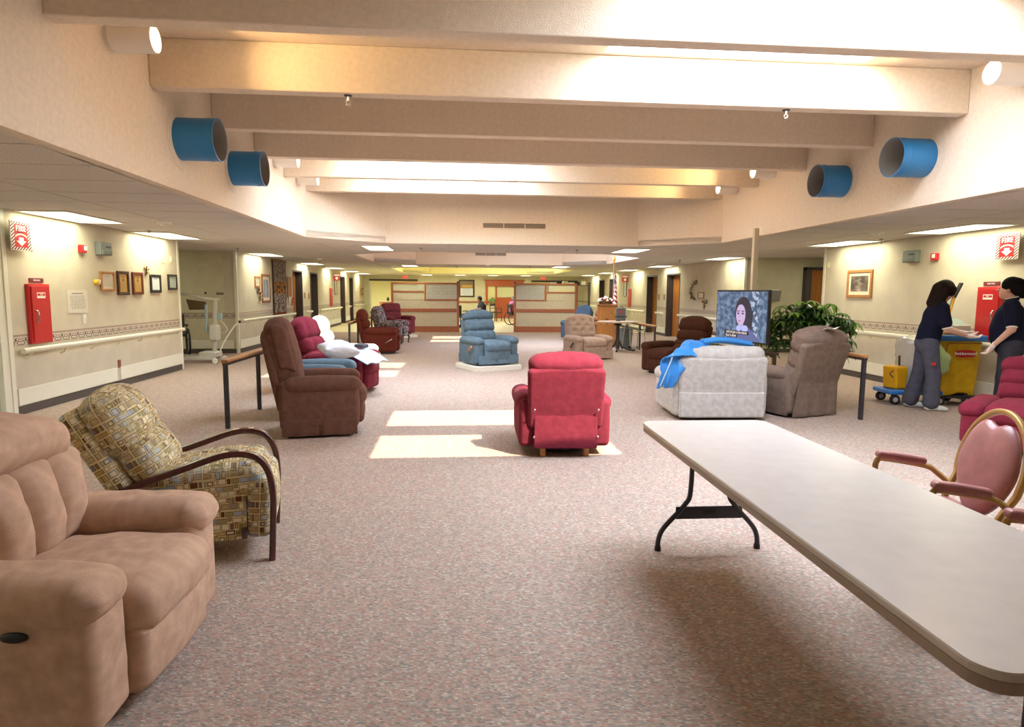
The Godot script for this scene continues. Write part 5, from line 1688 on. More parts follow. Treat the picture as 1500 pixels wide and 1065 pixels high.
func tv_image() -> Image:
	var w := 256
	var h := 144
	var im := Image.create(w, h, false, Image.FORMAT_RGB8)
	var n := FastNoiseLite.new()
	# the plain portrait fills the wide screen
	n.seed = 4
	n.frequency = 0.035
	for y in h:
		for x in w:
			var t := n.get_noise_2d(x, y * 1.3) + 0.5 * n.get_noise_2d(x * 3.0, y * 3.0)
			var c := rgb(56, 70, 92).lerp(rgb(112, 128, 150), clampf(t + 0.4, 0, 1))
			if x > 170 and x < 215 and t > 0.1: c = rgb(150, 156, 172)
			# hair, face, neck, collar, cardigan of a plain portrait
			var hx := (x - 142) / 42.0
			var hy := (y - 62) / 48.0
			if Vector2(hx, hy).length() < 1.0 or (absf(x - 158) < 34 - (y - 60) * 0.1 and y > 55 and y < 120): c = rgb(52, 46, 54)
			if y > 106 and absf(x - 150) < 26 + (y - 106) * 1.6: c = rgb(84, 86, 124)
			if Vector2((x - 132) / 13.0, (y - 94) / 18.0).length() < 1.0: c = rgb(156, 132, 158)
			if Vector2((x - 130) / 24.0, (y - 68) / 31.0).length() < 1.0: c = rgb(168, 146, 176)
			if Vector2((x - 122) / 13.0, (y - 108) / 9.0).length() < 1.0 or Vector2((x - 152) / 17.0, (y - 108) / 10.0).length() < 1.0: c = rgb(150, 154, 206)
			for e in [117, 140]:
				if Vector2((x - e) / 6.0, (y - 64) / 3.0).length() < 1.0: c = rgb(70, 62, 92)
				if absf(y - 57) < 1.5 and absf(x - e) < 8: c = rgb(78, 66, 84)
			if Vector2((x - 124) / 8.0, (y - 86) / 2.5).length() < 1.0: c = rgb(154, 108, 140)
			if absf(x - 122) < 2.0 and y > 66 and y < 78: c = rgb(146, 124, 158)
			im.set_pixel(x, y, c)
	return im

func television() -> void:
	var o := thing("television", "flat television showing a dark haired woman with a subtitle", "television", V(4.1, 0, 8.95), face(-0.99, -0.14))
	var w := 1.3
	var h := 0.745
	var y := 1.185
	mi("bezel", bx(w, h, 0.05, 0.01), mats.black, o, at(Vector3(0, y, 0)))
	mi("screen", quad(w - 0.04, h - 0.05), mat("tv_screen", rgb(40, 44, 52), 0.15, {"tex": tex(tv_image()), "uv": true}), o, at(Vector3(0, y, 0.0262)))
	var m: StandardMaterial3D = mats.tv_screen
	m.emission_enabled = true
	m.emission_texture = m.albedo_texture
	m.emission = Color.BLACK
	m.emission_operator = BaseMaterial3D.EMISSION_OP_ADD
	m.emission_energy_multiplier = 1.0
	mi("subtitle_box", bx(0.62, 0.05, 0.001), mats.black, o, at(Vector3(-0.08, y - 0.24, 0.0268)))
	mi("subtitle_box", bx(0.34, 0.05, 0.001), mats.black, o, at(Vector3(-0.22, y - 0.29, 0.0268)))
	mi("subtitle", letters("and of get a few more", 0.05, 0.001), mats.white_print, o, at(Vector3(-0.08, y - 0.24, 0.028)))
	mi("subtitle", letters("that is over", 0.05, 0.001), mats.white_print, o, at(Vector3(-0.22, y - 0.29, 0.028)))
	mi("neck", bx(0.12, 0.12, 0.05, 0.01), mats.black, o, at(Vector3(0, y - h / 2 - 0.05, -0.03)))
	mi("foot", pad(Vector3(0.6, 0.025, 0.26), 0.01), mats.black, o, at(Vector3(0, 0.7145, -0.03)))
	area(o, Vector3(0, y, 0.04), Vector2(w - 0.06, h - 0.06), Color(0.7, 0.8, 1.0), 0.06, 0.0, PI)
	var t := thing("console_table", "dark wooden console table carrying the television", "table", V(4.1, 0, 8.95), face(-0.99, -0.14))
	var wd := mat("console_wood", rgb(84, 56, 40), 0.4, {"tex": T.wood, "scale": 1.5})
	mi("top", bx(1.15, 0.03, 0.4, 0.006), wd, t, at(Vector3(0, 0.685, -0.03)))
	for x in [-0.53, 0.53]:
		for z in [-0.19, 0.13]:
			mi("leg", bx(0.045, 0.67, 0.045, 0.005), wd, t, at(Vector3(x, 0.335, z)))
	mi("shelf", bx(1.06, 0.025, 0.34, 0.005), wd, t, at(Vector3(0, 0.2, -0.03)))

func leaf_mesh(l: float, w: float, n: int, droop: float) -> ArrayMesh:
	# palmate leaf: n leaflets from one point
	var list := []
	for k in n:
		var a := TAU * (k + 0.5) / n
		var leaflet := sheet(2, 5, func(u, v):
			var half: float = w * sin(PI * pow(v, 0.8)) * 0.5 + 0.002
			return Vector3((u - 0.5) * 2.0 * half, -droop * l * v * v - absf(u - 0.5) * -0.012, l * (0.12 + 0.88 * v)), 0.0015)
		list.append([leaflet, Transform3D(Basis(Vector3.UP, a), Vector3.ZERO)])
	return join(list)

func potted_plant() -> void:
	var o := thing("potted_plant", "large bushy umbrella plant with drooping glossy leaves by the guard rail", "plant", V(5.14, 0, 9.0))
	mi("pot", lathe([Vector2(0, 0), Vector2(0.15, 0), Vector2(0.2, 0.3), Vector2(0.22, 0.31), Vector2(0.22, 0.34), Vector2(0.19, 0.34), Vector2(0.18, 0.3), Vector2(0, 0.3)], 24), mat("pot_cream", rgb(206, 196, 176), 0.5), o)
	var greens := [mat("leaf_a", rgb(58, 92, 40), 0.35, {"back": Color(0.1, 0.16, 0.04)}), mat("leaf_b", rgb(84, 124, 52), 0.35, {"back": Color(0.12, 0.2, 0.05)}), mat("leaf_c", rgb(40, 72, 34), 0.35, {"back": Color(0.08, 0.12, 0.03)}), mat("leaf_d", rgb(118, 158, 60), 0.35, {"back": Color(0.16, 0.24, 0.06)})]
	var lm := [leaf_mesh(0.14, 0.055, 7, 0.55), leaf_mesh(0.12, 0.05, 6, 0.7), leaf_mesh(0.15, 0.055, 6, 0.9)]
	var stem_m := mat("stem", rgb(132, 116, 84), 0.8)
	var r := RandomNumberGenerator.new()
	r.seed = 77
	for k in 8:
		var a := TAU * k / 8
		mi("stem", tube(smooth([Vector3(0.04 * cos(a), 0.3, 0.04 * sin(a)), Vector3(0.12 * cos(a), 0.6, 0.1 * sin(a)), Vector3(0.34 * cos(a), 0.98, 0.22 * sin(a)), Vector3(0.52 * cos(a), 1.1, 0.3 * sin(a))], 4), 0.01, 6), stem_m, o)
	for k in 190:
		var a := r.randf() * TAU
		var rad := sqrt(r.randf())
		var x := 0.74 * rad * cos(a)
		var z := 0.38 * rad * sin(a)
		var ytop := 1.36 - 0.5 * pow(absf(x) / 0.74, 2.2) - 0.1 * r.randf()
		var y := ytop - r.randf() * r.randf() * 0.5
		if k % 17 == 0: y = ytop + 0.06
		var b := Basis(Vector3.UP, r.randf() * TAU)
		b = Basis(Vector3(sin(a + PI / 2), 0, cos(a + PI / 2)).normalized(), r.randf_range(0.0, 0.8)) * b
		mi("leaf", lm[k % 3], greens[3 if k % 17 == 0 else k % 3 if r.randf() < 0.8 else 1], o, Transform3D(b.scaled(Vector3.ONE * r.randf_range(0.75, 1.1)), Vector3(x, y, z)))
	# small plant on the floor by the television
	var s := thing("potted_plant", "small variegated pot plant on the floor left of the television", "plant", V(4.3, 0, 10.6))
	mi("stand", lathe([Vector2(0, 0), Vector2(0.14, 0), Vector2(0.14, 0.03), Vector2(0.03, 0.05), Vector2(0.03, 0.46), Vector2(0.14, 0.48), Vector2(0.14, 0.5), Vector2(0, 0.5)], 18), mats.oak, s)
	mi("pot", lathe([Vector2(0, 0.5), Vector2(0.08, 0.5), Vector2(0.11, 0.62), Vector2(0.1, 0.62), Vector2(0, 0.6)], 18), mats.pot_cream, s)
	for k in 22:
		var a := r.randf() * TAU
		mi("leaf", lm[1], greens[1 if k % 2 else 3], s, Transform3D(Basis(Vector3.UP, a).scaled(Vector3.ONE * 0.6), Vector3(0.1 * cos(a), 0.66 + 0.1 * r.randf(), 0.1 * sin(a))))

func build_things() -> void:
	folding_table()
	banquet_chair("mauve vinyl armchair with gold frame at the folding table, before the red recliner", V(2.33, 0, 2.74), face(-0.98, 0.2))
	banquet_chair("mauve vinyl armchair at the folding table's near end, beside the other one", V(2.25, 0, 1.86), face(-0.98, 0.15))
	television()
	potted_plant()
	# slim pole behind the television
	var o := thing("support_pole", "slim cream support pole rising behind the television", "pole", V(4.56, 0, 9.6))
	mi("pole", pad(Vector3(0.075, 2.5, 0.075), 0.008), mat("pole_cream", rgb(206, 192, 164), 0.5), o, at(Vector3(0, 1.25, 0)))
	mi("foot_plate", bx(0.18, 0.015, 0.18, 0.004), mats.pole_cream, o, at(Vector3(0, 0.0075, 0)))
	# lectern, flag, round table with speaker
	o = thing("lectern", "tall oak lectern with slanted top beside the flag", "lectern", V(4.22, 0, 17.75), face(-0.25, -0.97))
	var lw: Material = mat("lectern_oak", rgb(222, 154, 84), 0.4, {"tex": T.wood, "scale": 1.4})
	mi("front_panel", bx(0.52, 1.12, 0.03, 0.005), lw, o, at(Vector3(0, 0.56, 0.2)))
	for s in [-1.0, 1.0]:
		mi("side_panel", prism(PackedVector2Array([Vector2(-0.2, 0), Vector2(0.2, 0), Vector2(0.2, 1.14), Vector2(-0.2, 1.0)]), 0.025, 0.003), lw, o, Transform3D(Basis(Vector3.UP, -PI / 2), Vector3(s * 0.26, 0, 0)))
	mi("top", bx(0.56, 0.03, 0.5, 0.006), lw, o, rot(Vector3(0, 1.1, 0.0), -0.33, 0, 0))
	mi("side_shelf", bx(0.2, 0.025, 0.26, 0.005), lw, o, at(Vector3(0.36, 0.86, -0.02)))
	mi("emblem", prism(PackedVector2Array([Vector2(-0.02, -0.09), Vector2(0.02, -0.09), Vector2(0.02, 0.02), Vector2(0.05, 0.02), Vector2(0.05, 0.05), Vector2(0.02, 0.05), Vector2(0.02, 0.09), Vector2(-0.02, 0.09), Vector2(-0.02, 0.05), Vector2(-0.05, 0.05), Vector2(-0.05, 0.02), Vector2(-0.02, 0.02)]), 0.01), mat("emblem_brown", rgb(132, 82, 40), 0.5), o, at(Vector3(0, 0.72, 0.218)))
	wreath_on_lectern(V(4.12, 1.24, 17.6))
	flag(V(4.5, 0, 18.25))
	o = thing("pedestal_table", "round topped pedestal table with four dark feet beside the lectern", "table", V(4.2, 0, 16.45))
	mi("top", lathe([Vector2(0, 0.735), Vector2(0.53, 0.735), Vector2(0.56, 0.75), Vector2(0.56, 0.765), Vector2(0.54, 0.77), Vector2(0, 0.77)], 8), mat("table_beige", rgb(198, 172, 146), 0.4), o)
	mi("column", cyl(0.05, 0.05, 0.7, 16), mats.metal_dark, o, at(Vector3(0, 0.4, 0)))
	mi("collar", cyl(0.12, 0.06, 0.06, 16), mats.metal_dark, o, at(Vector3(0, 0.7, 0)))
	for k in 4:
		var a := PI / 2 * k + 0.3
		mi("foot", tube(smooth([Vector3(0.03 * cos(a), 0.3, 0.03 * sin(a)), Vector3(0.1 * cos(a), 0.12, 0.1 * sin(a)), Vector3(0.26 * cos(a), 0.05, 0.26 * sin(a)), Vector3(0.46 * cos(a), 0.02, 0.46 * sin(a))], 4), 0.026, 8), mats.metal_dark, o)
	o = thing("speaker", "grey portable speaker box with a red mark on the pedestal table", "speaker", V(4.28, 0.77, 16.5), face(-0.2, -1.0))
	mi("cabinet", pad(Vector3(0.24, 0.34, 0.2), 0.012), mat("speaker_grey", rgb(98, 104, 114), 0.6), o, at(Vector3(0, 0.17, 0)))
	mi("red_mark", bx(0.06, 0.09, 0.004), mat("mark_red", rgb(206, 60, 56), 0.5), o, at(Vector3(0.0, 0.24, 0.102)))
	mi("strap", bx(0.3, 0.03, 0.21, 0.006), mats.black, o, at(Vector3(0, 0.12, 0)))
	mi("handle", tube([Vector3(-0.06, 0.34, 0), Vector3(-0.05, 0.37, 0), Vector3(0.05, 0.37, 0), Vector3(0.06, 0.34, 0)], 0.01, 6), mats.black, o)
	o = thing("binder", "flat white binder lying on the pedestal table", "binder", V(4.36, 0.77, 16.12), 0.2)
	mi("cover", bx(0.3, 0.02, 0.24, 0.004), mats.white_print, o, at(Vector3(0, 0.01, 0)))
	o = thing("trash_can", "grey waste bin behind the pedestal table", "bin", V(4.62, 0, 17.2))
	mi("body", lathe([Vector2(0, 0), Vector2(0.15, 0), Vector2(0.19, 0.55), Vector2(0.175, 0.55), Vector2(0.14, 0.02), Vector2(0, 0.02)], 20), mat("bin_grey", rgb(102, 108, 104), 0.6), o)
	o = thing("walker", "silver walking frame standing beside the grey waste bin", "walker", V(4.72, 0, 16.75), 0.3)
	for s in [-1.0, 1.0]:
		mi("side_frame", tube(smooth([Vector3(s * 0.24, 0.06, 0.2), Vector3(s * 0.22, 0.6, 0.12), Vector3(s * 0.22, 0.68, 0.0), Vector3(s * 0.22, 0.6, -0.12), Vector3(s * 0.24, 0.06, -0.2)], 4), 0.012, 8), mats.chrome, o)
		mi("wheel", lathe([Vector2(0.02, -0.012), Vector2(0.06, -0.012), Vector2(0.06, 0.012), Vector2(0.02, 0.012)], 16), mats.black, o, rot(Vector3(s * 0.25, 0.06, 0.2), 0, 0, PI / 2))
		mi("tip", cyl(0.018, 0.018, 0.07, 8), mats.black, o, at(Vector3(s * 0.24, 0.035, -0.2)))
	mi("cross_bar", tube([Vector3(-0.22, 0.5, 0.14), Vector3(0.22, 0.5, 0.14)], 0.012, 8), mats.chrome, o)
	patient_lift()
	wheelchair("wheelchair with large black wheel half hidden in the left recess", V(-6.25, 0, 14.85), 0.5)
	far_room()

func wreath_on_lectern(p: Vector3) -> void:
	var o := thing("flower_arrangement", "white and dark red flower arrangement on top of the lectern", "flowers", p)
	var r := RandomNumberGenerator.new()
	r.seed = 9
	mi("basket", lathe([Vector2(0, -0.04), Vector2(0.1, -0.04), Vector2(0.14, 0.04), Vector2(0.0, 0.02)], 14), mat("basket", rgb(120, 78, 44), 0.8), o)
	var cols := [mat("bloom_white", rgb(236, 228, 216), 0.8), mat("bloom_red", rgb(122, 36, 34), 0.8), mat("bloom_orange", rgb(206, 104, 48), 0.8), mats.bloom_white if mats.has("bloom_white") else null]
	for k in 38:
		var a := r.randf() * TAU
		var rad := 0.24 * sqrt(r.randf())
		mi("bloom", ball(0.04, 0.03, 0.04, 8), cols[[0, 1, 0, 2, 0, 1][k % 6]], o, rot(Vector3(rad * cos(a), 0.04 + 0.1 * (1.0 - rad / 0.26) * r.randf_range(0.6, 1.2), 0.6 * rad * sin(a)), r.randf(), 0, r.randf()))

func flag_image() -> Image:
	var im := Image.create(190, 104, false, Image.FORMAT_RGB8)
	for k in 13:
		im.fill_rect(Rect2i(0, k * 8, 190, 8), rgb(172, 34, 46) if k % 2 == 0 else rgb(232, 226, 222))
	im.fill_rect(Rect2i(0, 0, 78, 56), rgb(44, 52, 96))
	for r in 9:
		for c in 6 if r % 2 == 0 else 5:
			im.fill_rect(Rect2i(5 + c * 13 + (0 if r % 2 == 0 else 6), 4 + r * 6, 3, 3), rgb(232, 230, 232))
	for y in 104:
		im.fill_rect(Rect2i(187, y, 3, 1), rgb(206, 150, 60))
	im.fill_rect(Rect2i(0, 101, 190, 3), rgb(206, 150, 60))
	return im

func flag(p: Vector3) -> void:
	var o := thing("flag", "American flag with gold fringe hanging on a standing pole", "flag", p)
	mi("base", lathe([Vector2(0, 0), Vector2(0.16, 0), Vector2(0.15, 0.03), Vector2(0.05, 0.07), Vector2(0.03, 0.12), Vector2(0, 0.12)], 20), mats.gold, o)
	mi("pole", cyl(0.015, 0.015, 2.28, 10), mats.oak, o, at(Vector3(0, 1.24, 0)))
	mi("finial", lathe([Vector2(0.0, 0.0), Vector2(0.03, 0.01), Vector2(0.02, 0.03), Vector2(0.04, 0.07), Vector2(0.02, 0.15), Vector2(0, 0.2)], 12), mat("finial_gold", rgb(206, 150, 52), 0.35, {"metal": 0.5}), o, at(Vector3(0, 2.37, 0)))
	# hoist along the pole; fly end falls in folds
	mi("cloth", sheet(40, 26, func(u, v):
		var drop: float = u * (0.62 + 0.25 * v)
		var spread: float = 0.035 + 0.22 * smoothstep(0.05, 0.9, u) * (0.4 + 0.6 * v)
		var fold: float = sin(u * 15.0 + v * 2.0)
		return Vector3(0.02 + spread * (0.45 + 0.4 * fold * v) * (0.35 + 0.65 * u) - 0.09 * u * v, 2.33 - v * 0.78 - drop * 0.72, 0.03 + spread * 0.5 * cos(u * 15.0 + v * 2.0) * (0.3 + 0.7 * v)), 0.004), mat("flag_print", Color.WHITE, 0.8, {"tex": tex(flag_image()), "uv": true}), o)

func patient_lift() -> void:
	var m := mat("lift_grey", rgb(188, 184, 174), 0.45)
	var o := thing("patient_lift", "pale grey patient lift with mast, boom and push handle in the left recess", "patient lift", V(-5.05, 0, 13.85))
	for s in [-1.0, 1.0]:
		mi("leg", bx(0.95, 0.07, 0.07, 0.012), m, o, rot(Vector3(-0.4, 0.1, s * 0.2), 0, s * 0.08, 0))
		for x in [-0.85, 0.1]:
			mi("caster", lathe([Vector2(0.015, -0.02), Vector2(0.05, -0.02), Vector2(0.055, 0), Vector2(0.05, 0.02), Vector2(0.015, 0.02)], 16), mats.white_plastic, o, rot(Vector3(x, 0.055, s * 0.27), PI / 2, 0, 0))
	mi("base_unit", pad(Vector3(0.35, 0.12, 0.4), 0.03), m, o, at(Vector3(-0.08, 0.17, 0)))
	mi("mast", sweep([Vector3(0.0, 0.15, 0), Vector3(0.02, 0.5, 0), Vector3(0.06, 1.3, 0)], rect(0.09, 0.08)), m, o)
	mi("motor", pad(Vector3(0.2, 0.34, 0.18), 0.05), m, o, at(Vector3(0.03, 0.62, 0.03)))
	mi("actuator", tube([Vector3(-0.12, 0.62, 0.05), Vector3(-0.12, 1.2, 0.03)], 0.03, 10), mat("lift_blue", rgb(150, 172, 180), 0.4), o)
	mi("boom", sweep(smooth([Vector3(0.14, 1.3, 0), Vector3(-0.15, 1.33, 0), Vector3(-0.4, 1.4, 0), Vector3(-0.7, 1.41, 0), Vector3(-0.95, 1.34, 0)], 4), rect(0.07, 0.06)), m, o)
	mi("sling_pad", prism(PackedVector2Array([Vector2(-0.52, 1.31), Vector2(-0.14, 1.26), Vector2(-0.1, 1.1), Vector2(-0.46, 1.09)]), 0.05, 0.01), mat("sling_brown", rgb(92, 72, 50), 0.9), o)
	mi("control_box", pad(Vector3(0.09, 0.14, 0.06), 0.015), mats.lift_blue, o, at(Vector3(0.16, 0.96, 0.06)))
	mi("push_handle", tube(smooth([Vector3(0.12, 0.2, 0.05), Vector3(0.2, 0.4, 0.05), Vector3(0.42, 0.74, 0.05), Vector3(0.54, 0.84, 0.05)], 4), 0.014, 8), mats.white_plastic, o)
	mi("grip", ball(0.03, 0.03, 0.03, 12), mats.black, o, at(Vector3(0.55, 0.85, 0.05)))
	mi("cable", tube(smooth([Vector3(0.16, 0.9, 0.06), Vector3(0.3, 0.7, 0.07), Vector3(0.2, 0.62, 0.07), Vector3(0.06, 0.7, 0.07)], 5), 0.006, 6), mats.white_plastic, o)
	mi("hanger_knob", ball(0.025, 0.025, 0.025, 10), mats.black, o, at(Vector3(-0.12, 1.44, 0.03)))
	mi("hanger_plate", bx(0.14, 0.05, 0.06, 0.008), mat("rail_dark", rgb(96, 84, 62), 0.6), o, at(Vector3(0.16, 1.43, 0)))

func wheel(r: float, o: Node3D, xf: Transform3D) -> void:
	var pts := []
	for k in 28:
		var a := TAU * k / 28
		pts.append(Vector3(0, r * sin(a), r * cos(a)))
	var t := mi("wheel", sweep(pts, ring(0.022, 8), [], Vector3.RIGHT, true), mats.black, o, xf)
	for k in 8:
		var a := TAU * k / 8
		mi("spoke", tube([Vector3.ZERO, Vector3(0, r * sin(a), r * cos(a)) * 0.97], 0.004, 5), mats.chrome, t)

func wheelchair(label: String, p: Vector3, turn: float) -> Node3D:
	var o := thing("wheelchair", label, "wheelchair", p, turn)
	var vin := mat("wheelchair_vinyl", rgb(38, 42, 44), 0.5)
	mi("seat", pad(Vector3(0.44, 0.05, 0.42), 0.02), vin, o, at(Vector3(0, 0.5, 0.02)))
	mi("backrest", pad(Vector3(0.42, 0.42, 0.04), 0.015), vin, o, rot(Vector3(0, 0.74, -0.22), -0.12, 0, 0))
	for s in [-1.0, 1.0]:
		wheel(0.3, o, at(Vector3(s * 0.27, 0.32, -0.08)))
		mi("side_frame", tube(smooth([Vector3(s * 0.22, 0.95, -0.32), Vector3(s * 0.22, 0.92, -0.24), Vector3(s * 0.22, 0.5, -0.2), Vector3(s * 0.22, 0.46, 0.22), Vector3(s * 0.2, 0.15, 0.36)], 4), 0.012, 8), mats.metal_dark, o)
		mi("arm_rest", pad(Vector3(0.06, 0.035, 0.3), 0.012), vin, o, at(Vector3(s * 0.23, 0.72, 0.02)))
		mi("arm_post", cyl(0.01, 0.01, 0.22, 8), mats.metal_dark, o, at(Vector3(s * 0.23, 0.6, 0.08)))
		mi("caster", lathe([Vector2(0.02, -0.012), Vector2(0.075, -0.012), Vector2(0.075, 0.012), Vector2(0.02, 0.012)], 16), mats.black, o, rot(Vector3(s * 0.22, 0.075, 0.26), 0, 0, PI / 2))
		mi("footplate", bx(0.13, 0.015, 0.16, 0.004), mats.metal_dark, o, rot(Vector3(s * 0.11, 0.12, 0.4), -0.3, 0, 0))
	return o

func dining_chair(label: String, p: Vector3, turn: float) -> void:
	var o := thing("dining_chair", label, "chair", p, turn)
	var wd := mat("dining_dark", rgb(70, 60, 50), 0.5)
	mi("seat", pad(Vector3(0.48, 0.06, 0.46), 0.02), wd, o, at(Vector3(0, 0.46, 0)))
	mi("backrest", bx(0.44, 0.12, 0.025, 0.006), wd, o, at(Vector3(0, 0.84, -0.22)))
	for s in [-1.0, 1.0]:
		mi("leg", bx(0.035, 0.92, 0.035, 0.004), wd, o, at(Vector3(s * 0.22, 0.46, -0.22)))
		mi("leg", bx(0.035, 0.66, 0.035, 0.004), wd, o, at(Vector3(s * 0.22, 0.33, 0.2)))
		mi("arm", bx(0.045, 0.03, 0.45, 0.006), wd, o, at(Vector3(s * 0.22, 0.67, 0.0)))

func far_room() -> void:
	# things in and behind the dining room
	var fr := thing("picture", "large dark framed poster with text on the dining room wall", "picture", V(0.58, 1.7, 37.0))
	mi("frame", frame_bars(0.9, 0.98, 0.07, 0.03), mats.frame_walnut, fr)
	mi("backing", bx(0.84, 0.92, 0.01), mat("poster_top", rgb(132, 118, 96), 0.6), fr, at(Vector3(0, 0, 0.008)))
	mi("gold_band", bx(0.6, 0.14, 0.004), mat("poster_gold", rgb(196, 150, 70), 0.6), fr, at(Vector3(0.02, 0.12, 0.016)))
	mi("text_sheet", quad(0.7, 0.42), flat("poster_text", doc_image(17, rgb(140, 150, 176), rgb(206, 210, 220), 9)), fr, at(Vector3(0, -0.2, 0.0155)))
	# serving window surround in orange wood
	var sv := thing("serving_hatch", "orange wood serving hatch surround with a frosted pane on the far wall", "hatch", V(2.75, 0, 37.0))
	var ow := mat("orange_wood", rgb(196, 100, 58), 0.45, {"tex": T.wood, "scale": 1.2})
	mi("header", bx(2.2, 0.34, 0.1, 0.01), ow, sv, at(Vector3(0.0, 2.0, 0.05)))
	mi("cornice", bx(2.36, 0.06, 0.14, 0.01), ow, sv, at(Vector3(0.0, 2.18, 0.07)))
	mi("side_post", bx(0.12, 1.1, 0.1, 0.01), ow, sv, at(Vector3(-1.02, 1.36, 0.05)))
	mi("divider_post", bx(0.08, 1.85, 0.1, 0.01), ow, sv, at(Vector3(-0.48, 0.92, 0.05)))
	mi("lower_panel", bx(1.5, 1.18, 0.05, 0.006), ow, sv, at(Vector3(0.3, 0.6, 0.03)))
	mi("pane", bx(1.4, 0.55, 0.02), mat("hatch_pane", rgb(206, 208, 164), 0.4), sv, at(Vector3(0.26, 1.5, 0.02)))
	mi("pane", bx(0.42, 0.9, 0.02), mat("hatch_light", rgb(222, 214, 160), 0.5), sv, at(Vector3(-0.74, 1.38, 0.02)))
	mi("ledge", bx(0.5, 0.04, 0.16, 0.006), ow, sv, at(Vector3(-0.74, 0.92, 0.08)))
	var bs := thing("planter_box", "little green planter box on the serving hatch ledge", "planter", V(2.05, 0.94, 36.92))
	mi("box", pad(Vector3(0.34, 0.16, 0.1), 0.015), mat("planter_green", rgb(96, 140, 84), 0.6), bs, at(Vector3(0, 0.08, 0)))
	mi("sprig", ball(0.1, 0.08, 0.05, 10), mat("sprig", rgb(150, 130, 70), 0.8), bs, at(Vector3(0, 0.2, 0)))
	var ct := thing("counter", "orange wood counter in the far room behind the left opening", "counter", V(-3.6, 0, 40.2))
	mi("body", bx(2.2, 0.86, 0.6, 0.01), mat("counter_wood", rgb(206, 138, 58), 0.45, {"tex": T.wood, "scale": 1.2}), ct, at(Vector3(0, 0.45, 0)))
	mi("top", bx(2.3, 0.04, 0.66, 0.01), mats.ivory_plastic, ct, at(Vector3(0, 0.9, 0)))
	for k in 3:
		var jr := thing("jar", ["small dark jar on the far counter", "small orange jar on the far counter", "white dispenser on the far counter"][k], "jar", V(-4.2 + k * 0.75, 0.92, 40.1))
		mi("body", lathe([Vector2(0, 0), Vector2(0.07, 0), Vector2(0.08, 0.12), Vector2(0.05, 0.17), Vector2(0.05, 0.2), Vector2(0, 0.2)], 14), [mats.black, ow, mats.white_plastic][k], jr)
		mi("lid", cyl(0.05, 0.05, 0.02, 12), mats.metal_dark, jr, at(Vector3(0, 0.21, 0)))
	# things along the top of the right partition seen over it: a shelf with boxes behind
	var sh := thing("storage_shelf", "tall dark shelf behind the right partition loaded with boxes", "shelf", V(5.35, 0, 30.6))
	for x in [-1.0, 1.0]:
		mi("upright", bx(0.05, 1.9, 0.35, 0.005), mats.frame_dark, sh, at(Vector3(x, 0.95, 0)))
	for y in [0.4, 1.1, 1.85]:
		mi("board", bx(2.0, 0.03, 0.35, 0.004), mats.frame_dark, sh, at(Vector3(0, y, 0)))
	for k in 6:
		var b := mi("box", bx(0.22, 0.12 + 0.03 * (k % 3), 0.2, 0.006), [mats.white_plastic, mats.black, mats.ivory_plastic][k % 3], self, at(V(4.6 + k * 0.29, 1.868 + (0.12 + 0.03 * (k % 3)) / 2, 30.6)))
		tag(b, ["white box", "black box", "ivory box"][k % 3] + (" on the dark storage shelf's top, window side" if k < 3 else " on the dark storage shelf's top, corridor side"), "box", "boxes on the storage shelf")
	dining_chair("dark dining armchair before the orange serving hatch", V(2.05, 0, 33.5), 0.9)
	wheelchair("wheelchair carrying the seated person in the dining room", V(1.0, 0, 28.2), face(-0.95, -0.2))
	wheelchair("empty wheelchair beside the left partition's opening", V(0.16, 0, 26.6), face(0.6, 0.8))
	wheelchair("wheelchair with a pink shirted person beside the right partition", V(2.62, 0, 29.2), face(0.9, 0.3))

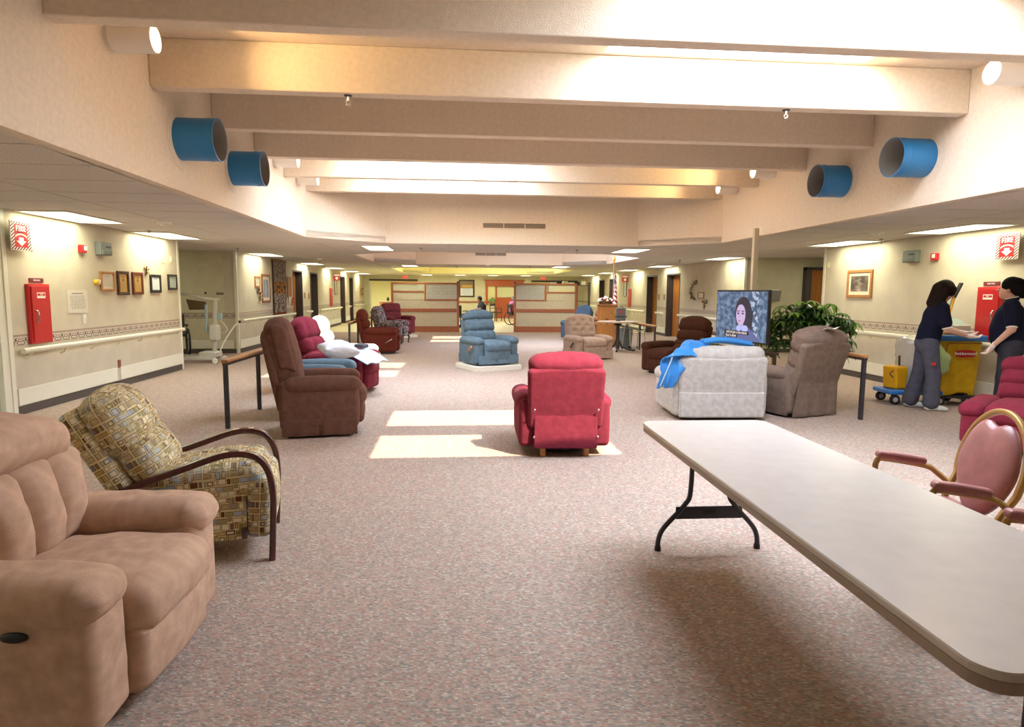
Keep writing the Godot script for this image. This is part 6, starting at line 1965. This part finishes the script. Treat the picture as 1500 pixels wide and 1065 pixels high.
# ---------------------------------------------------------------- people: smooth unions of tapered bones, meshed as surface nets
class Field:
	var lo: Vector3
	var n: Vector3i
	var s: float
	var f: PackedFloat32Array
	func _init(a: Vector3, b: Vector3, cell: float) -> void:
		lo = a
		s = cell
		n = Vector3i(((b - a) / cell).ceil()) + Vector3i.ONE
		f = PackedFloat32Array()
		f.resize(n.x * n.y * n.z)
		f.fill(10.0)
	# tapered bone; squash flattens it front to back (z)
	func bone(a: Vector3, b: Vector3, ra: float, rb: float, k := 0.03, squash := 1.0) -> void:
		var m := maxf(ra, rb) + k + 2.0 * s
		var p0 := Vector3i(((a.min(b) - Vector3(m, m, m) - lo) / s).floor()).max(Vector3i.ZERO)
		var p1 := Vector3i(((a.max(b) + Vector3(m, m, m) - lo) / s).ceil()).min(n - Vector3i.ONE)
		var ab := b - a
		ab.z /= squash
		var l2 := maxf(ab.length_squared(), 1e-9)
		for x in range(p0.x, p1.x + 1):
			for y in range(p0.y, p1.y + 1):
				for z in range(p0.z, p1.z + 1):
					var p := lo + Vector3(x, y, z) * s - a
					p.z /= squash
					var t := clampf(p.dot(ab) / l2, 0.0, 1.0)
					var d := (p - ab * t).length() - lerpf(ra, rb, t)
					var i := (x * n.y + y) * n.z + z
					var e := f[i]
					var h := clampf(0.5 + 0.5 * (e - d) / k, 0.0, 1.0)
					f[i] = lerpf(e, d, h) - k * h * (1.0 - h)
	func mesh_arrays() -> Array:
		var v := PackedVector3Array()
		var idx := PackedInt32Array()
		var look := {}
		var nyz := n.y * n.z
		var off := [0, 1, n.z, n.z + 1, nyz, nyz + 1, nyz + n.z, nyz + n.z + 1]
		for x in n.x - 1:
			for y in n.y - 1:
				for z in n.z - 1:
					var i := x * nyz + y * n.z + z
					var inside := 0
					for o in off:
						if f[i + o] < 0.0: inside += 1
					if inside == 0 or inside == 8: continue
					var c := Vector3.ZERO
					var cnt := 0
					for q in 8:
						for ax in 3:
							var bit: int = [4, 2, 1][ax]
							if q & bit: continue
							var fa := f[i + off[q]]
							var fb := f[i + off[q | bit]]
							if (fa < 0.0) == (fb < 0.0): continue
							var t := fa / (fa - fb)
							var p := Vector3((q >> 2) & 1, (q >> 1) & 1, q & 1)
							p[ax] = t
							c += p
							cnt += 1
					look[i] = v.size()
					v.append(lo + (Vector3(x, y, z) + c / cnt) * s)
		for i in look:
			var x: int = i / nyz
			var y: int = (i / n.z) % n.y
			var z: int = i % n.z
			for ax in 3:
				var step: int = [nyz, n.z, 1][ax]
				var u: int = [n.z, 1, nyz][ax]
				var w: int = [1, nyz, n.z][ax]
				if [y, z, x][ax] == 0 or [z, x, y][ax] == 0: continue
				var fa := f[i]
				var fb := f[i + step]
				if (fa < 0.0) == (fb < 0.0): continue
				if not (look.has(i - u) and look.has(i - w) and look.has(i - u - w)): continue
				var a: int = look[i]
				var b: int = look[i - u]
				var c: int = look[i - u - w]
				var d: int = look[i - w]
				if fa < 0.0:
					idx.append_array([a, c, b, a, d, c])
				else:
					idx.append_array([a, b, c, a, c, d])
		return [v, idx]

func blob(fl: Field) -> ArrayMesh:
	var a := fl.mesh_arrays()
	return finish(a[0], a[1])

# a hand in its own axes: wrist at the origin, fingers towards -y, palm facing +z, thumb towards side * x
func hand_bones(fl: Field, xf: Transform3D, side: float, curl: float, sc := 1.0) -> void:
	fl.bone(xf * (Vector3(-0.02, -0.03, 0) * sc), xf * (Vector3(-0.018, -0.085, 0.004) * sc), 0.021 * sc, 0.018 * sc, 0.012)
	fl.bone(xf * (Vector3(0.02, -0.03, 0) * sc), xf * (Vector3(0.018, -0.085, 0.004) * sc), 0.021 * sc, 0.018 * sc, 0.012)
	fl.bone(xf * Vector3(0, 0.02, 0), xf * (Vector3(0, -0.04, 0) * sc), 0.025 * sc, 0.026 * sc, 0.015)
	for k in 4:
		var x := (0.03 - k * 0.02) * side
		var ln: float = [0.07, 0.08, 0.075, 0.06][k] * sc
		var p := Vector3(x, -0.09, 0.004) * sc
		var an := 0.25 * curl
		for j in 3:
			var part: float = [0.42, 0.33, 0.25][j]
			var q := p + Vector3(0, -cos(an), sin(an)) * ln * part
			fl.bone(xf * p, xf * q, (0.0098 - 0.0008 * j) * sc, (0.009 - 0.001 * j) * sc, 0.004)
			p = q
			an += 0.55 * curl
	var t0 := Vector3(0.032 * side, -0.035, 0.008) * sc
	var t1 := Vector3(0.058 * side, -0.062, 0.022) * sc
	var t2 := Vector3(0.062 * side, -0.095, 0.034) * sc
	fl.bone(xf * t0, xf * t1, 0.014 * sc, 0.0115 * sc, 0.008)
	fl.bone(xf * t1, xf * t2, 0.011 * sc, 0.0085 * sc, 0.004)

# q: joint positions in the person's own axes (facing +z, own right = -x)
func person(label: String, at_: Vector3, turn: float, q: Dictionary) -> Node3D:
	var o := thing("person", label, "person", at_, turn)
	var cell: float = q.get("cell", 0.014)
	var wide: float = q.get("wide", 1.0)
	var belly: float = q.get("belly", 0.0)
	var skin := mat("skin", rgb(214, 168, 148), 0.6, {"spec": 0.3})
	var lo: Vector3 = q.lo
	var hi: Vector3 = q.hi
	# body: one continuous surface
	var fl := Field.new(lo, hi, cell)
	var j: Dictionary = q.j
	fl.bone(j.pelvis, j.waist, 0.13 * wide, 0.115 * wide, 0.05, 0.8)
	fl.bone(j.waist, j.chest, 0.115 * wide, 0.135 * wide, 0.05, 0.8)
	fl.bone(j.chest, j.neck, 0.12, 0.055, 0.05, 0.85)
	fl.bone(j.neck, j.head + Vector3(0, -0.04, 0), 0.05, 0.055, 0.03)
	var hb: Basis = Basis(Vector3.RIGHT, q.get("nod", 0.0))
	fl.bone(j.head + hb * Vector3(0, 0.035, -0.02), j.head + hb * Vector3(0, -0.045, 0.025), 0.09, 0.062, 0.03)
	fl.bone(j.head + hb * Vector3(0, -0.05, 0.03), j.head + hb * Vector3(0, -0.09, 0.05), 0.05, 0.032, 0.03)
	fl.bone(j.head + hb * Vector3(0, 0.0, 0.085), j.head + hb * Vector3(0, -0.028, 0.112), 0.012, 0.017, 0.014)
	for s in [-1.0, 1.0]:
		fl.bone(j.head + hb * Vector3(s * 0.083, -0.01, 0.0), j.head + hb * Vector3(s * 0.086, -0.035, 0.005), 0.016, 0.012, 0.01)
		var k: String = "l" if s > 0 else "r"
		fl.bone(j["sh_" + k], j["el_" + k], 0.05 * wide, 0.042, 0.03)
		fl.bone(j["el_" + k], j["wr_" + k], 0.042, 0.027, 0.02)
		fl.bone(j.chest + Vector3(0, 0.06, 0), j["sh_" + k], 0.07, 0.055, 0.05)
		fl.bone(j["hip_" + k], j["kn_" + k], 0.085 * wide, 0.06, 0.04)
		fl.bone(j["kn_" + k], j["an_" + k], 0.055, 0.038, 0.03)
		fl.bone(j["an_" + k] + Vector3(0, -0.03, -0.02), j["an_" + k] + Vector3(0, -0.045, 0.12), 0.035, 0.03, 0.03)
	var bodym := blob(fl)
	var body := mi("body", bodym, skin, o)
	# gloved hands on grids of their own
	for s in [-1.0, 1.0]:
		var k: String = "l" if s > 0 else "r"
		if not q.has("hand_" + k): continue
		var hx: Transform3D = q["hand_" + k]
		hx.origin = j["wr_" + k]
		var c: Vector3 = hx.origin + hx.basis * Vector3(0, -0.08, 0.02)
		var hf := Field.new(c - Vector3.ONE * 0.15, c + Vector3.ONE * 0.15, 0.005)
		hand_bones(hf, hx, -s, q.get("curl_" + k, 1.0), 1.08)
		mi("gloved_hand", blob(hf), mat("glove", rgb(226, 206, 200), 0.7), o)
	# face
	for s in [-1.0, 1.0]:
		mi("eye", ball(0.013, 0.009, 0.006, 10), mat("eye_dark", rgb(62, 48, 42), 0.3), body, Transform3D(hb, j.head + hb * Vector3(s * 0.032, 0.0, 0.092)))
		mi("eyebrow", pad(Vector3(0.034, 0.007, 0.006), 0.003), q.hair_m, body, Transform3D(hb, j.head + hb * Vector3(s * 0.034, 0.024, 0.092)))
	mi("mouth", pad(Vector3(0.042, 0.012, 0.01), 0.005), mat("lips", rgb(178, 108, 102), 0.5), body, Transform3D(hb, j.head + hb * Vector3(0, -0.062, 0.088)))
	# trousers
	var tf := Field.new(lo, Vector3(hi.x, j.waist.y + 0.1, hi.z), cell)
	tf.bone(j.pelvis + Vector3(0, -0.02, -0.01), j.waist, 0.16 * wide, 0.13 * wide, 0.05, 0.86)
	for s in [-1.0, 1.0]:
		var k: String = "l" if s > 0 else "r"
		tf.bone(j["hip_" + k], j["kn_" + k], 0.11 * wide, 0.085, 0.03)
		tf.bone(j["kn_" + k], j["an_" + k] + Vector3(0, 0.03, 0.0), 0.085, q.get("hem", 0.085), 0.03)
	var tm := blob(tf)
	mi("trousers", tm, q.trousers, o)
	# shirt with short sleeves
	var sf := Field.new(lo, hi, cell)
	sf.bone(j.pelvis + Vector3(0, 0.0, 0.0), j.waist, 0.165 * wide, 0.15 * wide, 0.05, 0.86)
	sf.bone(j.waist, j.chest, 0.15 * wide, 0.155 * wide, 0.05, 0.84)
	if belly > 0.0:
		sf.bone(j.waist + Vector3(0, 0.03, 0.05), j.waist + Vector3(0, -0.05, 0.04), 0.15 * wide, 0.15 * wide, 0.06, 0.9)
		sf.bone(j.chest + Vector3(0, -0.05, 0.06), j.chest + Vector3(0, -0.08, 0.06), 0.12 * wide, 0.12 * wide, 0.05, 0.8)
	sf.bone(j.chest, j.neck + Vector3(0, -0.045, 0), 0.145, 0.07, 0.05, 0.85)
	for s in [-1.0, 1.0]:
		var k: String = "l" if s > 0 else "r"
		sf.bone(j.chest + Vector3(0, 0.06, 0), j["sh_" + k], 0.08, 0.075, 0.05)
		var cuff: Vector3 = j["sh_" + k].lerp(j["el_" + k], 0.68)
		sf.bone(j["sh_" + k], cuff, 0.075 * wide, 0.072, 0.03)
		var dirv: Vector3 = (j["el_" + k] - j["sh_" + k]).normalized()
		var pts := []
		var side := dirv.cross(Vector3(0.3, 0.2, 1.0)).normalized()
		var up := side.cross(dirv)
		for i in 20:
			var a := TAU * i / 20
			pts.append(cuff + dirv * 0.068 + (side * cos(a) + up * sin(a)) * 0.05)
		if q.get("trim", true):
			mi("sleeve_trim", sweep(pts, ring(0.009, 6), [], dirv, true), mats.white_print, o)
	mi("shirt", blob(sf), q.shirt, o)
	if q.get("trim", true):
		var cpts := []
		for i in 20:
			var a := TAU * i / 20
			cpts.append(j.neck + Vector3(0.072 * cos(a), 0.012 - 0.02 * sin(a), 0.066 * sin(a)))
		mi("collar", sweep(cpts, PackedVector2Array([Vector2(-0.008, 0.022), Vector2(0.008, 0.022), Vector2(0.012, -0.022), Vector2(-0.004, -0.022)]), [], Vector3.UP, true), q.shirt, o)
		var cp2 := []
		for p in cpts:
			cp2.append(p + Vector3(0, 0.024, 0))
		mi("collar_trim", sweep(cp2, ring(0.008, 6), [], Vector3.UP, true), mats.white_print, o)
	# hair or cap
	var hf2 := Field.new(j.head - Vector3(0.22, 0.42, 0.24), j.head + Vector3(0.22, 0.2, 0.2), 0.011)
	for b in q.hair:
		hf2.bone(j.head + hb * b[0], j.head + hb * b[1], b[2], b[3], 0.025)
	mi(q.get("hair_name", "hair"), blob(hf2), q.hair_m, o)
	# shoes
	for s in [-1.0, 1.0]:
		var k: String = "l" if s > 0 else "r"
		var a: Vector3 = j["an_" + k]
		var toe: Vector3 = q.get("toe_" + k, Vector3(0, 0, 1))
		mi("shoe", pad(Vector3(0.095, 0.085, 0.27), 0.035, Vector3i(2, 2, 4), Vector3.ZERO, func(p):
			if p.z > 0.0: p.y = lerpf(p.y, -0.0425 + (p.y + 0.0425) * 0.6, p.z / 0.135)
			return p), q.shoes, o, Transform3D(Basis.looking_at(-toe, Vector3.UP), Vector3(a.x, a.y - 0.037, a.z) + toe * 0.06))
	return o

func build_people() -> void:
	var navy := mat("navy_knit", rgb(34, 36, 56), 0.9, {"tex": T.fine, "scale": 4.0, "spec": 0.2})
	var grey_t := mat("grey_twill", rgb(92, 92, 106), 0.9, {"tex": T.velour, "scale": 3.0, "spec": 0.2})
	var dark_t := mat("dark_twill", rgb(66, 66, 76), 0.9, {"tex": T.velour, "scale": 3.0, "spec": 0.2})
	var hair_m := mat("hair_brown", rgb(36, 24, 20), 0.75, {"spec": 0.25})
	# cleaner bending over the cart, facing the right wall side
	var j := {"pelvis": Vector3(0, 0.9, -0.02), "waist": Vector3(0, 1.03, 0.0), "chest": Vector3(0, 1.23, 0.045), "neck": Vector3(0, 1.41, 0.085), "head": Vector3(0, 1.55, 0.14),
		"sh_l": Vector3(0.17, 1.34, 0.07), "el_l": Vector3(0.2, 1.08, 0.17), "wr_l": Vector3(0.12, 1.02, 0.4), "sh_r": Vector3(-0.17, 1.34, 0.07), "el_r": Vector3(-0.2, 1.06, 0.14), "wr_r": Vector3(-0.12, 0.99, 0.38),
		"hip_l": Vector3(0.09, 0.86, -0.02), "kn_l": Vector3(0.1, 0.46, -0.06), "an_l": Vector3(0.11, 0.08, -0.14), "hip_r": Vector3(-0.09, 0.86, -0.02), "kn_r": Vector3(-0.1, 0.46, 0.05), "an_r": Vector3(-0.12, 0.08, 0.04)}
	var hb := Basis(Vector3.RIGHT, -1.35)
	var o := person("cleaner with long dark hair in navy shirt and grey trousers leaning over the cart", V(6.2, 0, 7.92), face(0.92, -0.39), {"lo": Vector3(-0.42, -0.02, -0.34), "hi": Vector3(0.42, 1.74, 0.55), "j": j, "nod": 0.5, "shirt": navy, "trousers": grey_t, "hem": 0.1, "hair_m": hair_m,
		"hand_l": Transform3D(hb, Vector3.ZERO), "hand_r": Transform3D(hb, Vector3.ZERO), "curl_l": 0.8, "curl_r": 0.9, "shoes": mat("shoe_white", rgb(206, 208, 204), 0.6),
		"hair": [[Vector3(0, 0.04, -0.03), Vector3(0, 0.02, -0.03), 0.108, 0.108], [Vector3(0.0, 0.0, -0.08), Vector3(0.0, -0.2, -0.06), 0.085, 0.06], [Vector3(0.07, 0.02, -0.02), Vector3(0.085, -0.24, 0.01), 0.06, 0.036], [Vector3(-0.07, 0.02, -0.02), Vector3(-0.085, -0.24, 0.01), 0.06, 0.036], [Vector3(-0.05, 0.0, -0.06), Vector3(-0.07, -0.22, -0.04), 0.06, 0.04], [Vector3(-0.05, 0.06, 0.05), Vector3(-0.075, 0.0, 0.06), 0.04, 0.03], [Vector3(0.05, 0.06, 0.05), Vector3(0.075, 0.0, 0.06), 0.04, 0.03]]})
	mi("pocket_tag", bx(0.004, 0.035, 0.05), mat("tag_red", rgb(196, 44, 50), 0.5), o, at(Vector3(-0.225, 0.62, 0.01)))
	# cleaner standing with arms down, facing left
	j = {"pelvis": Vector3(0, 0.91, 0.0), "waist": Vector3(0, 1.05, 0.02), "chest": Vector3(0, 1.25, 0.02), "neck": Vector3(0, 1.44, 0.02), "head": Vector3(0, 1.58, 0.06),
		"sh_l": Vector3(0.19, 1.38, 0.02), "el_l": Vector3(0.26, 1.1, 0.0), "wr_l": Vector3(0.23, 0.9, 0.16), "sh_r": Vector3(-0.19, 1.38, 0.02), "el_r": Vector3(-0.27, 1.1, 0.02), "wr_r": Vector3(-0.24, 0.88, 0.14),
		"hip_l": Vector3(0.1, 0.87, -0.01), "kn_l": Vector3(0.11, 0.47, 0.0), "an_l": Vector3(0.12, 0.08, -0.03), "hip_r": Vector3(-0.1, 0.87, -0.01), "kn_r": Vector3(-0.11, 0.47, 0.03), "an_r": Vector3(-0.13, 0.08, 0.04)}
	var hd := Basis(Vector3.RIGHT, -0.45)
	person("cleaner in navy shirt, black knit cap and pale gloves standing by the red cabinet", V(6.83, 0, 7.36), face(-0.74, 0.67), {"lo": Vector3(-0.46, -0.02, -0.36), "hi": Vector3(0.46, 1.78, 0.42), "j": j, "nod": -0.12, "wide": 1.16, "belly": 1.0, "shirt": navy, "trousers": dark_t, "hem": 0.09, "hair_m": mat("cap_black", rgb(26, 24, 26), 0.9, {"spec": 0.2}), "hair_name": "knit_cap",
		"hand_l": Transform3D(hd, Vector3.ZERO), "hand_r": Transform3D(hd, Vector3.ZERO), "curl_l": 1.2, "curl_r": 1.2, "shoes": mat("shoe_black", rgb(36, 34, 36), 0.6),
		"hair": [[Vector3(0, 0.055, -0.02), Vector3(0, 0.045, -0.06), 0.105, 0.108], [Vector3(0, 0.03, -0.1), Vector3(0, -0.02, -0.14), 0.09, 0.075]]})
	# far seated people
	var seated := {"pelvis": Vector3(0, 0.6, -0.1), "waist": Vector3(0, 0.72, -0.12), "chest": Vector3(0, 0.92, -0.1), "neck": Vector3(0, 1.08, -0.04), "head": Vector3(0, 1.2, 0.02),
		"sh_l": Vector3(0.18, 1.02, -0.08), "el_l": Vector3(0.22, 0.8, 0.0), "wr_l": Vector3(0.12, 0.74, 0.2), "sh_r": Vector3(-0.18, 1.02, -0.08), "el_r": Vector3(-0.22, 0.8, 0.0), "wr_r": Vector3(-0.12, 0.74, 0.2),
		"hip_l": Vector3(0.09, 0.6, -0.06), "kn_l": Vector3(0.1, 0.58, 0.34), "an_l": Vector3(0.1, 0.2, 0.42), "hip_r": Vector3(-0.09, 0.6, -0.06), "kn_r": Vector3(-0.1, 0.58, 0.34), "an_r": Vector3(-0.1, 0.2, 0.42)}
	var short_hair := [[Vector3(0, 0.04, -0.03), Vector3(0, 0.0, -0.05), 0.1, 0.095]]
	var common := {"lo": Vector3(-0.36, 0.08, -0.34), "hi": Vector3(0.36, 1.36, 0.62), "j": seated, "cell": 0.022, "trim": false, "hair": short_hair, "hand_l": Transform3D(hb, Vector3.ZERO), "hand_r": Transform3D(hb, Vector3.ZERO)}
	var c1 := common.duplicate()
	c1.merge({"shirt": mat("slate_top", rgb(76, 78, 94), 0.9), "trousers": mat("black_slacks", rgb(38, 36, 42), 0.9), "hair_m": mat("hair_dark", rgb(60, 44, 34), 0.6), "shoes": mats.shoe_black})
	person("resident in slate grey top sitting in a wheelchair in the dining room", V(1.0, 0, 28.2), face(-0.95, -0.2), c1)
	var c2 := common.duplicate()
	c2.merge({"shirt": mat("pink_top", rgb(206, 110, 150), 0.9), "trousers": mats.black_slacks, "hair_m": mat("hair_grey", rgb(150, 144, 138), 0.7), "shoes": mats.shoe_black})
	person("resident in bright pink top half hidden by the right partition", V(2.62, 0, 29.2), face(0.9, 0.3), c2)

func build_cart() -> void:
	var yel := mat("bag_yellow", rgb(232, 182, 10), 0.5, {"tex": T.velour, "scale": 1.5})
	var blue := mat("cart_blue", rgb(44, 116, 196), 0.4)
	var o := thing("cleaning_cart", "yellow bag cleaning cart with blue rim and platform between the cleaners", "cart", V(6.78, 0, 8.3), -0.12)
	# platform and wheels
	mi("platform", pad(Vector3(0.72, 0.06, 0.46), 0.02), blue, o, at(Vector3(-0.5, 0.17, -0.02)))
	mi("under_frame", bx(0.5, 0.04, 0.36, 0.006), mats.metal_dark, o, at(Vector3(0.1, 0.12, 0)))
	for p in [[0.18, 0.2], [-0.2, 0.22], [-0.76, 0.16], [0.18, -0.22], [-0.76, -0.2]]:
		var w := mi("caster", lathe([Vector2(0.02, -0.02), Vector2(0.062, -0.02), Vector2(0.07, -0.01), Vector2(0.07, 0.01), Vector2(0.062, 0.02), Vector2(0.02, 0.02)], 20), mats.black, o, rot(Vector3(p[0], 0.07, p[1]), PI / 2, 0, 0))
		mi("hub", lathe([Vector2(0, -0.024), Vector2(0.034, -0.024), Vector2(0.034, 0.024), Vector2(0, 0.024)], 16), mat("hub_grey", rgb(176, 176, 176), 0.5), w)
		mi("fork", bx(0.05, 0.08, 0.03, 0.006), mats.metal_dark, o, at(Vector3(p[0], 0.13, p[1] - 0.04)))
	# bag
	mi("bag", pad(Vector3(0.58, 0.82, 0.42), 0.06, Vector3i(10, 10, 8), Vector3(0.0, 0, 0.02), func(p):
		var k: float = p.y / 0.82 + 0.5
		p.x *= 0.9 + 0.12 * k
		p.z *= 0.86 + 0.16 * k
		if k < 0.25: p.y += 0.05 * sin(p.x * 9.0 + 1.0) * (0.25 - k) * 4.0
		return wrinkle(p, 0.018, 4.5, 2.0)), yel, o, at(Vector3(0.04, 0.53, 0)))
	mi("rim", sweep([Vector3(-0.27, 0, -0.21), Vector3(0.35, 0, -0.21), Vector3(0.37, 0, -0.19), Vector3(0.37, 0, 0.2), Vector3(0.35, 0, 0.22), Vector3(-0.27, 0, 0.22), Vector3(-0.29, 0, 0.2), Vector3(-0.29, 0, -0.19)], rect(0.045, 0.075), [], Vector3.UP, true), blue, o, at(Vector3(0.0, 0.925, 0)))
	mi("lid_board", bx(0.6, 0.02, 0.38, 0.005), mats.black, o, at(Vector3(0.04, 0.955, 0)))
	var zip := mi("zipper", tube([Vector3(0.3, 0.86, 0.235), Vector3(-0.15, 0.86, 0.235), Vector3(-0.17, 0.7, 0.232), Vector3(-0.23, 0.34, 0.205)], 0.005, 6), mats.black, o)
	zip.set_meta("label", "black zipper")
	# logo
	var oval := PackedVector2Array([Vector2(-0.13, -0.035), Vector2(-0.06, -0.05), Vector2(0.06, -0.05), Vector2(0.13, -0.035), Vector2(0.13, 0.035), Vector2(0.06, 0.05), Vector2(-0.06, 0.05), Vector2(-0.13, 0.035)])
	mi("logo_panel", prism(oval, 0.006, 0.001), mat("logo_red", rgb(200, 24, 32), 0.5), o, rot(Vector3(0.09, 0.72, 0.238), -0.05, 0, 0))
	mi("logo_lettering", letters("Rubbermaid", 0.05), mats.white_print, o, rot(Vector3(0.09, 0.72, 0.243), -0.05, 0, 0))
	mi("logo_lettering", letters("Commercial Products", 0.024), mat("logo_orange", rgb(206, 110, 20), 0.6), o, rot(Vector3(0.09, 0.645, 0.236), -0.05, 0, 0))
	# handle frame
	mi("handle", tube(smooth([Vector3(-0.3, 0.2, 0.2), Vector3(-0.31, 0.9, 0.2), Vector3(-0.31, 0.93, 0.0), Vector3(-0.31, 0.9, -0.2), Vector3(-0.3, 0.2, -0.2)], 4), 0.014, 8), mats.metal_dark, o)
	# things carried by the cart
	var b := mi("trash_bag", pad(Vector3(0.3, 0.42, 0.22), 0.1, Vector3i(6, 8, 5), Vector3(0.03, 0, 0.03), func(p):
		var k: float = p.y / 0.42 + 0.5
		var s: float = lerpf(1.0, 0.16, smoothstep(0.5, 1.0, k))
		p.x *= s
		p.z *= s
		return wrinkle(p, 0.03, 6.0, 3.0)), mat("bag_film", rgb(172, 190, 128), 0.25, {"alpha": 0.8, "spec": 0.6}), self, rot(V(6.42, 0.66, 8.03), 0, 0, -0.12))
	tag(b, "translucent green waste bag tied to the cart's side", "bag")
	var bu := thing("mop_bucket", "yellow wringer bucket with black handle on the cart's end", "bucket", V(6.12, 0.2, 8.42), 0.1)
	mi("bucket", pad(Vector3(0.19, 0.32, 0.26), 0.03, Vector3i(2, 3, 2), Vector3.ZERO, func(p):
		p.x *= 0.86 + 0.24 * (p.y / 0.32 + 0.5)
		return p), mat("bucket_yellow", rgb(234, 172, 14), 0.45), bu, at(Vector3(0, 0.16, 0)))
	mi("handle", tube(smooth([Vector3(-0.09, 0.27, 0.08), Vector3(-0.17, 0.22, 0.1), Vector3(-0.15, 0.17, 0.15)], 4), 0.007, 8), mats.black, bu)
	mi("lever", tube([Vector3(0.06, 0.3, 0), Vector3(0.05, 0.46, 0)], 0.012, 8), mats.black, bu)
	var cb := mi("clear_bag", pad(Vector3(0.4, 0.72, 0.34), 0.1, Vector3i(8, 10, 6), Vector3(0.03, 0, 0.03), func(p): return wrinkle(p, 0.03, 5.0, 7.0)), mat("clear_film", rgb(212, 208, 202), 0.2, {"alpha": 0.5, "spec": 0.6}), self, rot(V(6.42, 0.58, 8.45), 0, 0, 0.1))
	tag(cb, "clear plastic bag of linen behind the long haired cleaner", "bag")
	var ln := mi("linen_bundle", pad(Vector3(0.28, 0.24, 0.24), 0.1, Vector3i(6, 6, 6), Vector3.ZERO, func(p): return wrinkle(p, 0.05, 7.0, 4.0)), mat("linen_blue", rgb(110, 156, 206), 0.9), self, at(V(6.4, 0.4, 8.44)))
	tag(ln, "crumpled light blue linen inside the clear bag", "linen")
	for k in 2:
		var mp := thing("mop", ["yellow handled mop with black grip standing in the cart", "green handled mop standing in the cart"][k], "mop", V(6.62 + k * 0.02, 0.95, 8.36 + k * 0.05))
		var top := Vector3(0.34, 0.72, 0.0)
		mi("handle", tube([Vector3(-0.02, -0.55, 0), top * 0.72], 0.015, 10), [mats.bucket_yellow, mat("mop_green", rgb(58, 122, 96), 0.5)][k], mp)
		mi("grip", tube([top * 0.72, top], 0.02, 10), mats.black, mp)
	var sp := thing("supply_caddy", "white supply caddy with a clear lid on the cart's top", "caddy", V(6.98, 0.972, 8.42), 0.2)
	mi("tub", pad(Vector3(0.3, 0.12, 0.2), 0.015), mat("caddy_white", rgb(206, 204, 188), 0.5), sp, at(Vector3(0, 0.06, 0)))
	mi("lid", bx(0.3, 0.01, 0.18, 0.003), mat("caddy_lid", rgb(150, 168, 160), 0.3), sp, rot(Vector3(0.02, 0.16, -0.05), 0.5, 0, 0))

const SKY := 3.0
const SUN := 2.4
const EXPOSURE := 1.72
const TROF := 2.1
const SPOT := 1.7

func _ready() -> void:
	rng.seed = 5
	fn.seed = 4
	fn.frequency = 1.0
	build_camera_and_light()
	make_textures()
	setting_materials()
	build_setting()
	build_lamps()
	build_seating()
	build_fittings()
	build_rails_and_partitions()
	build_things()
	build_people()
	build_cart()
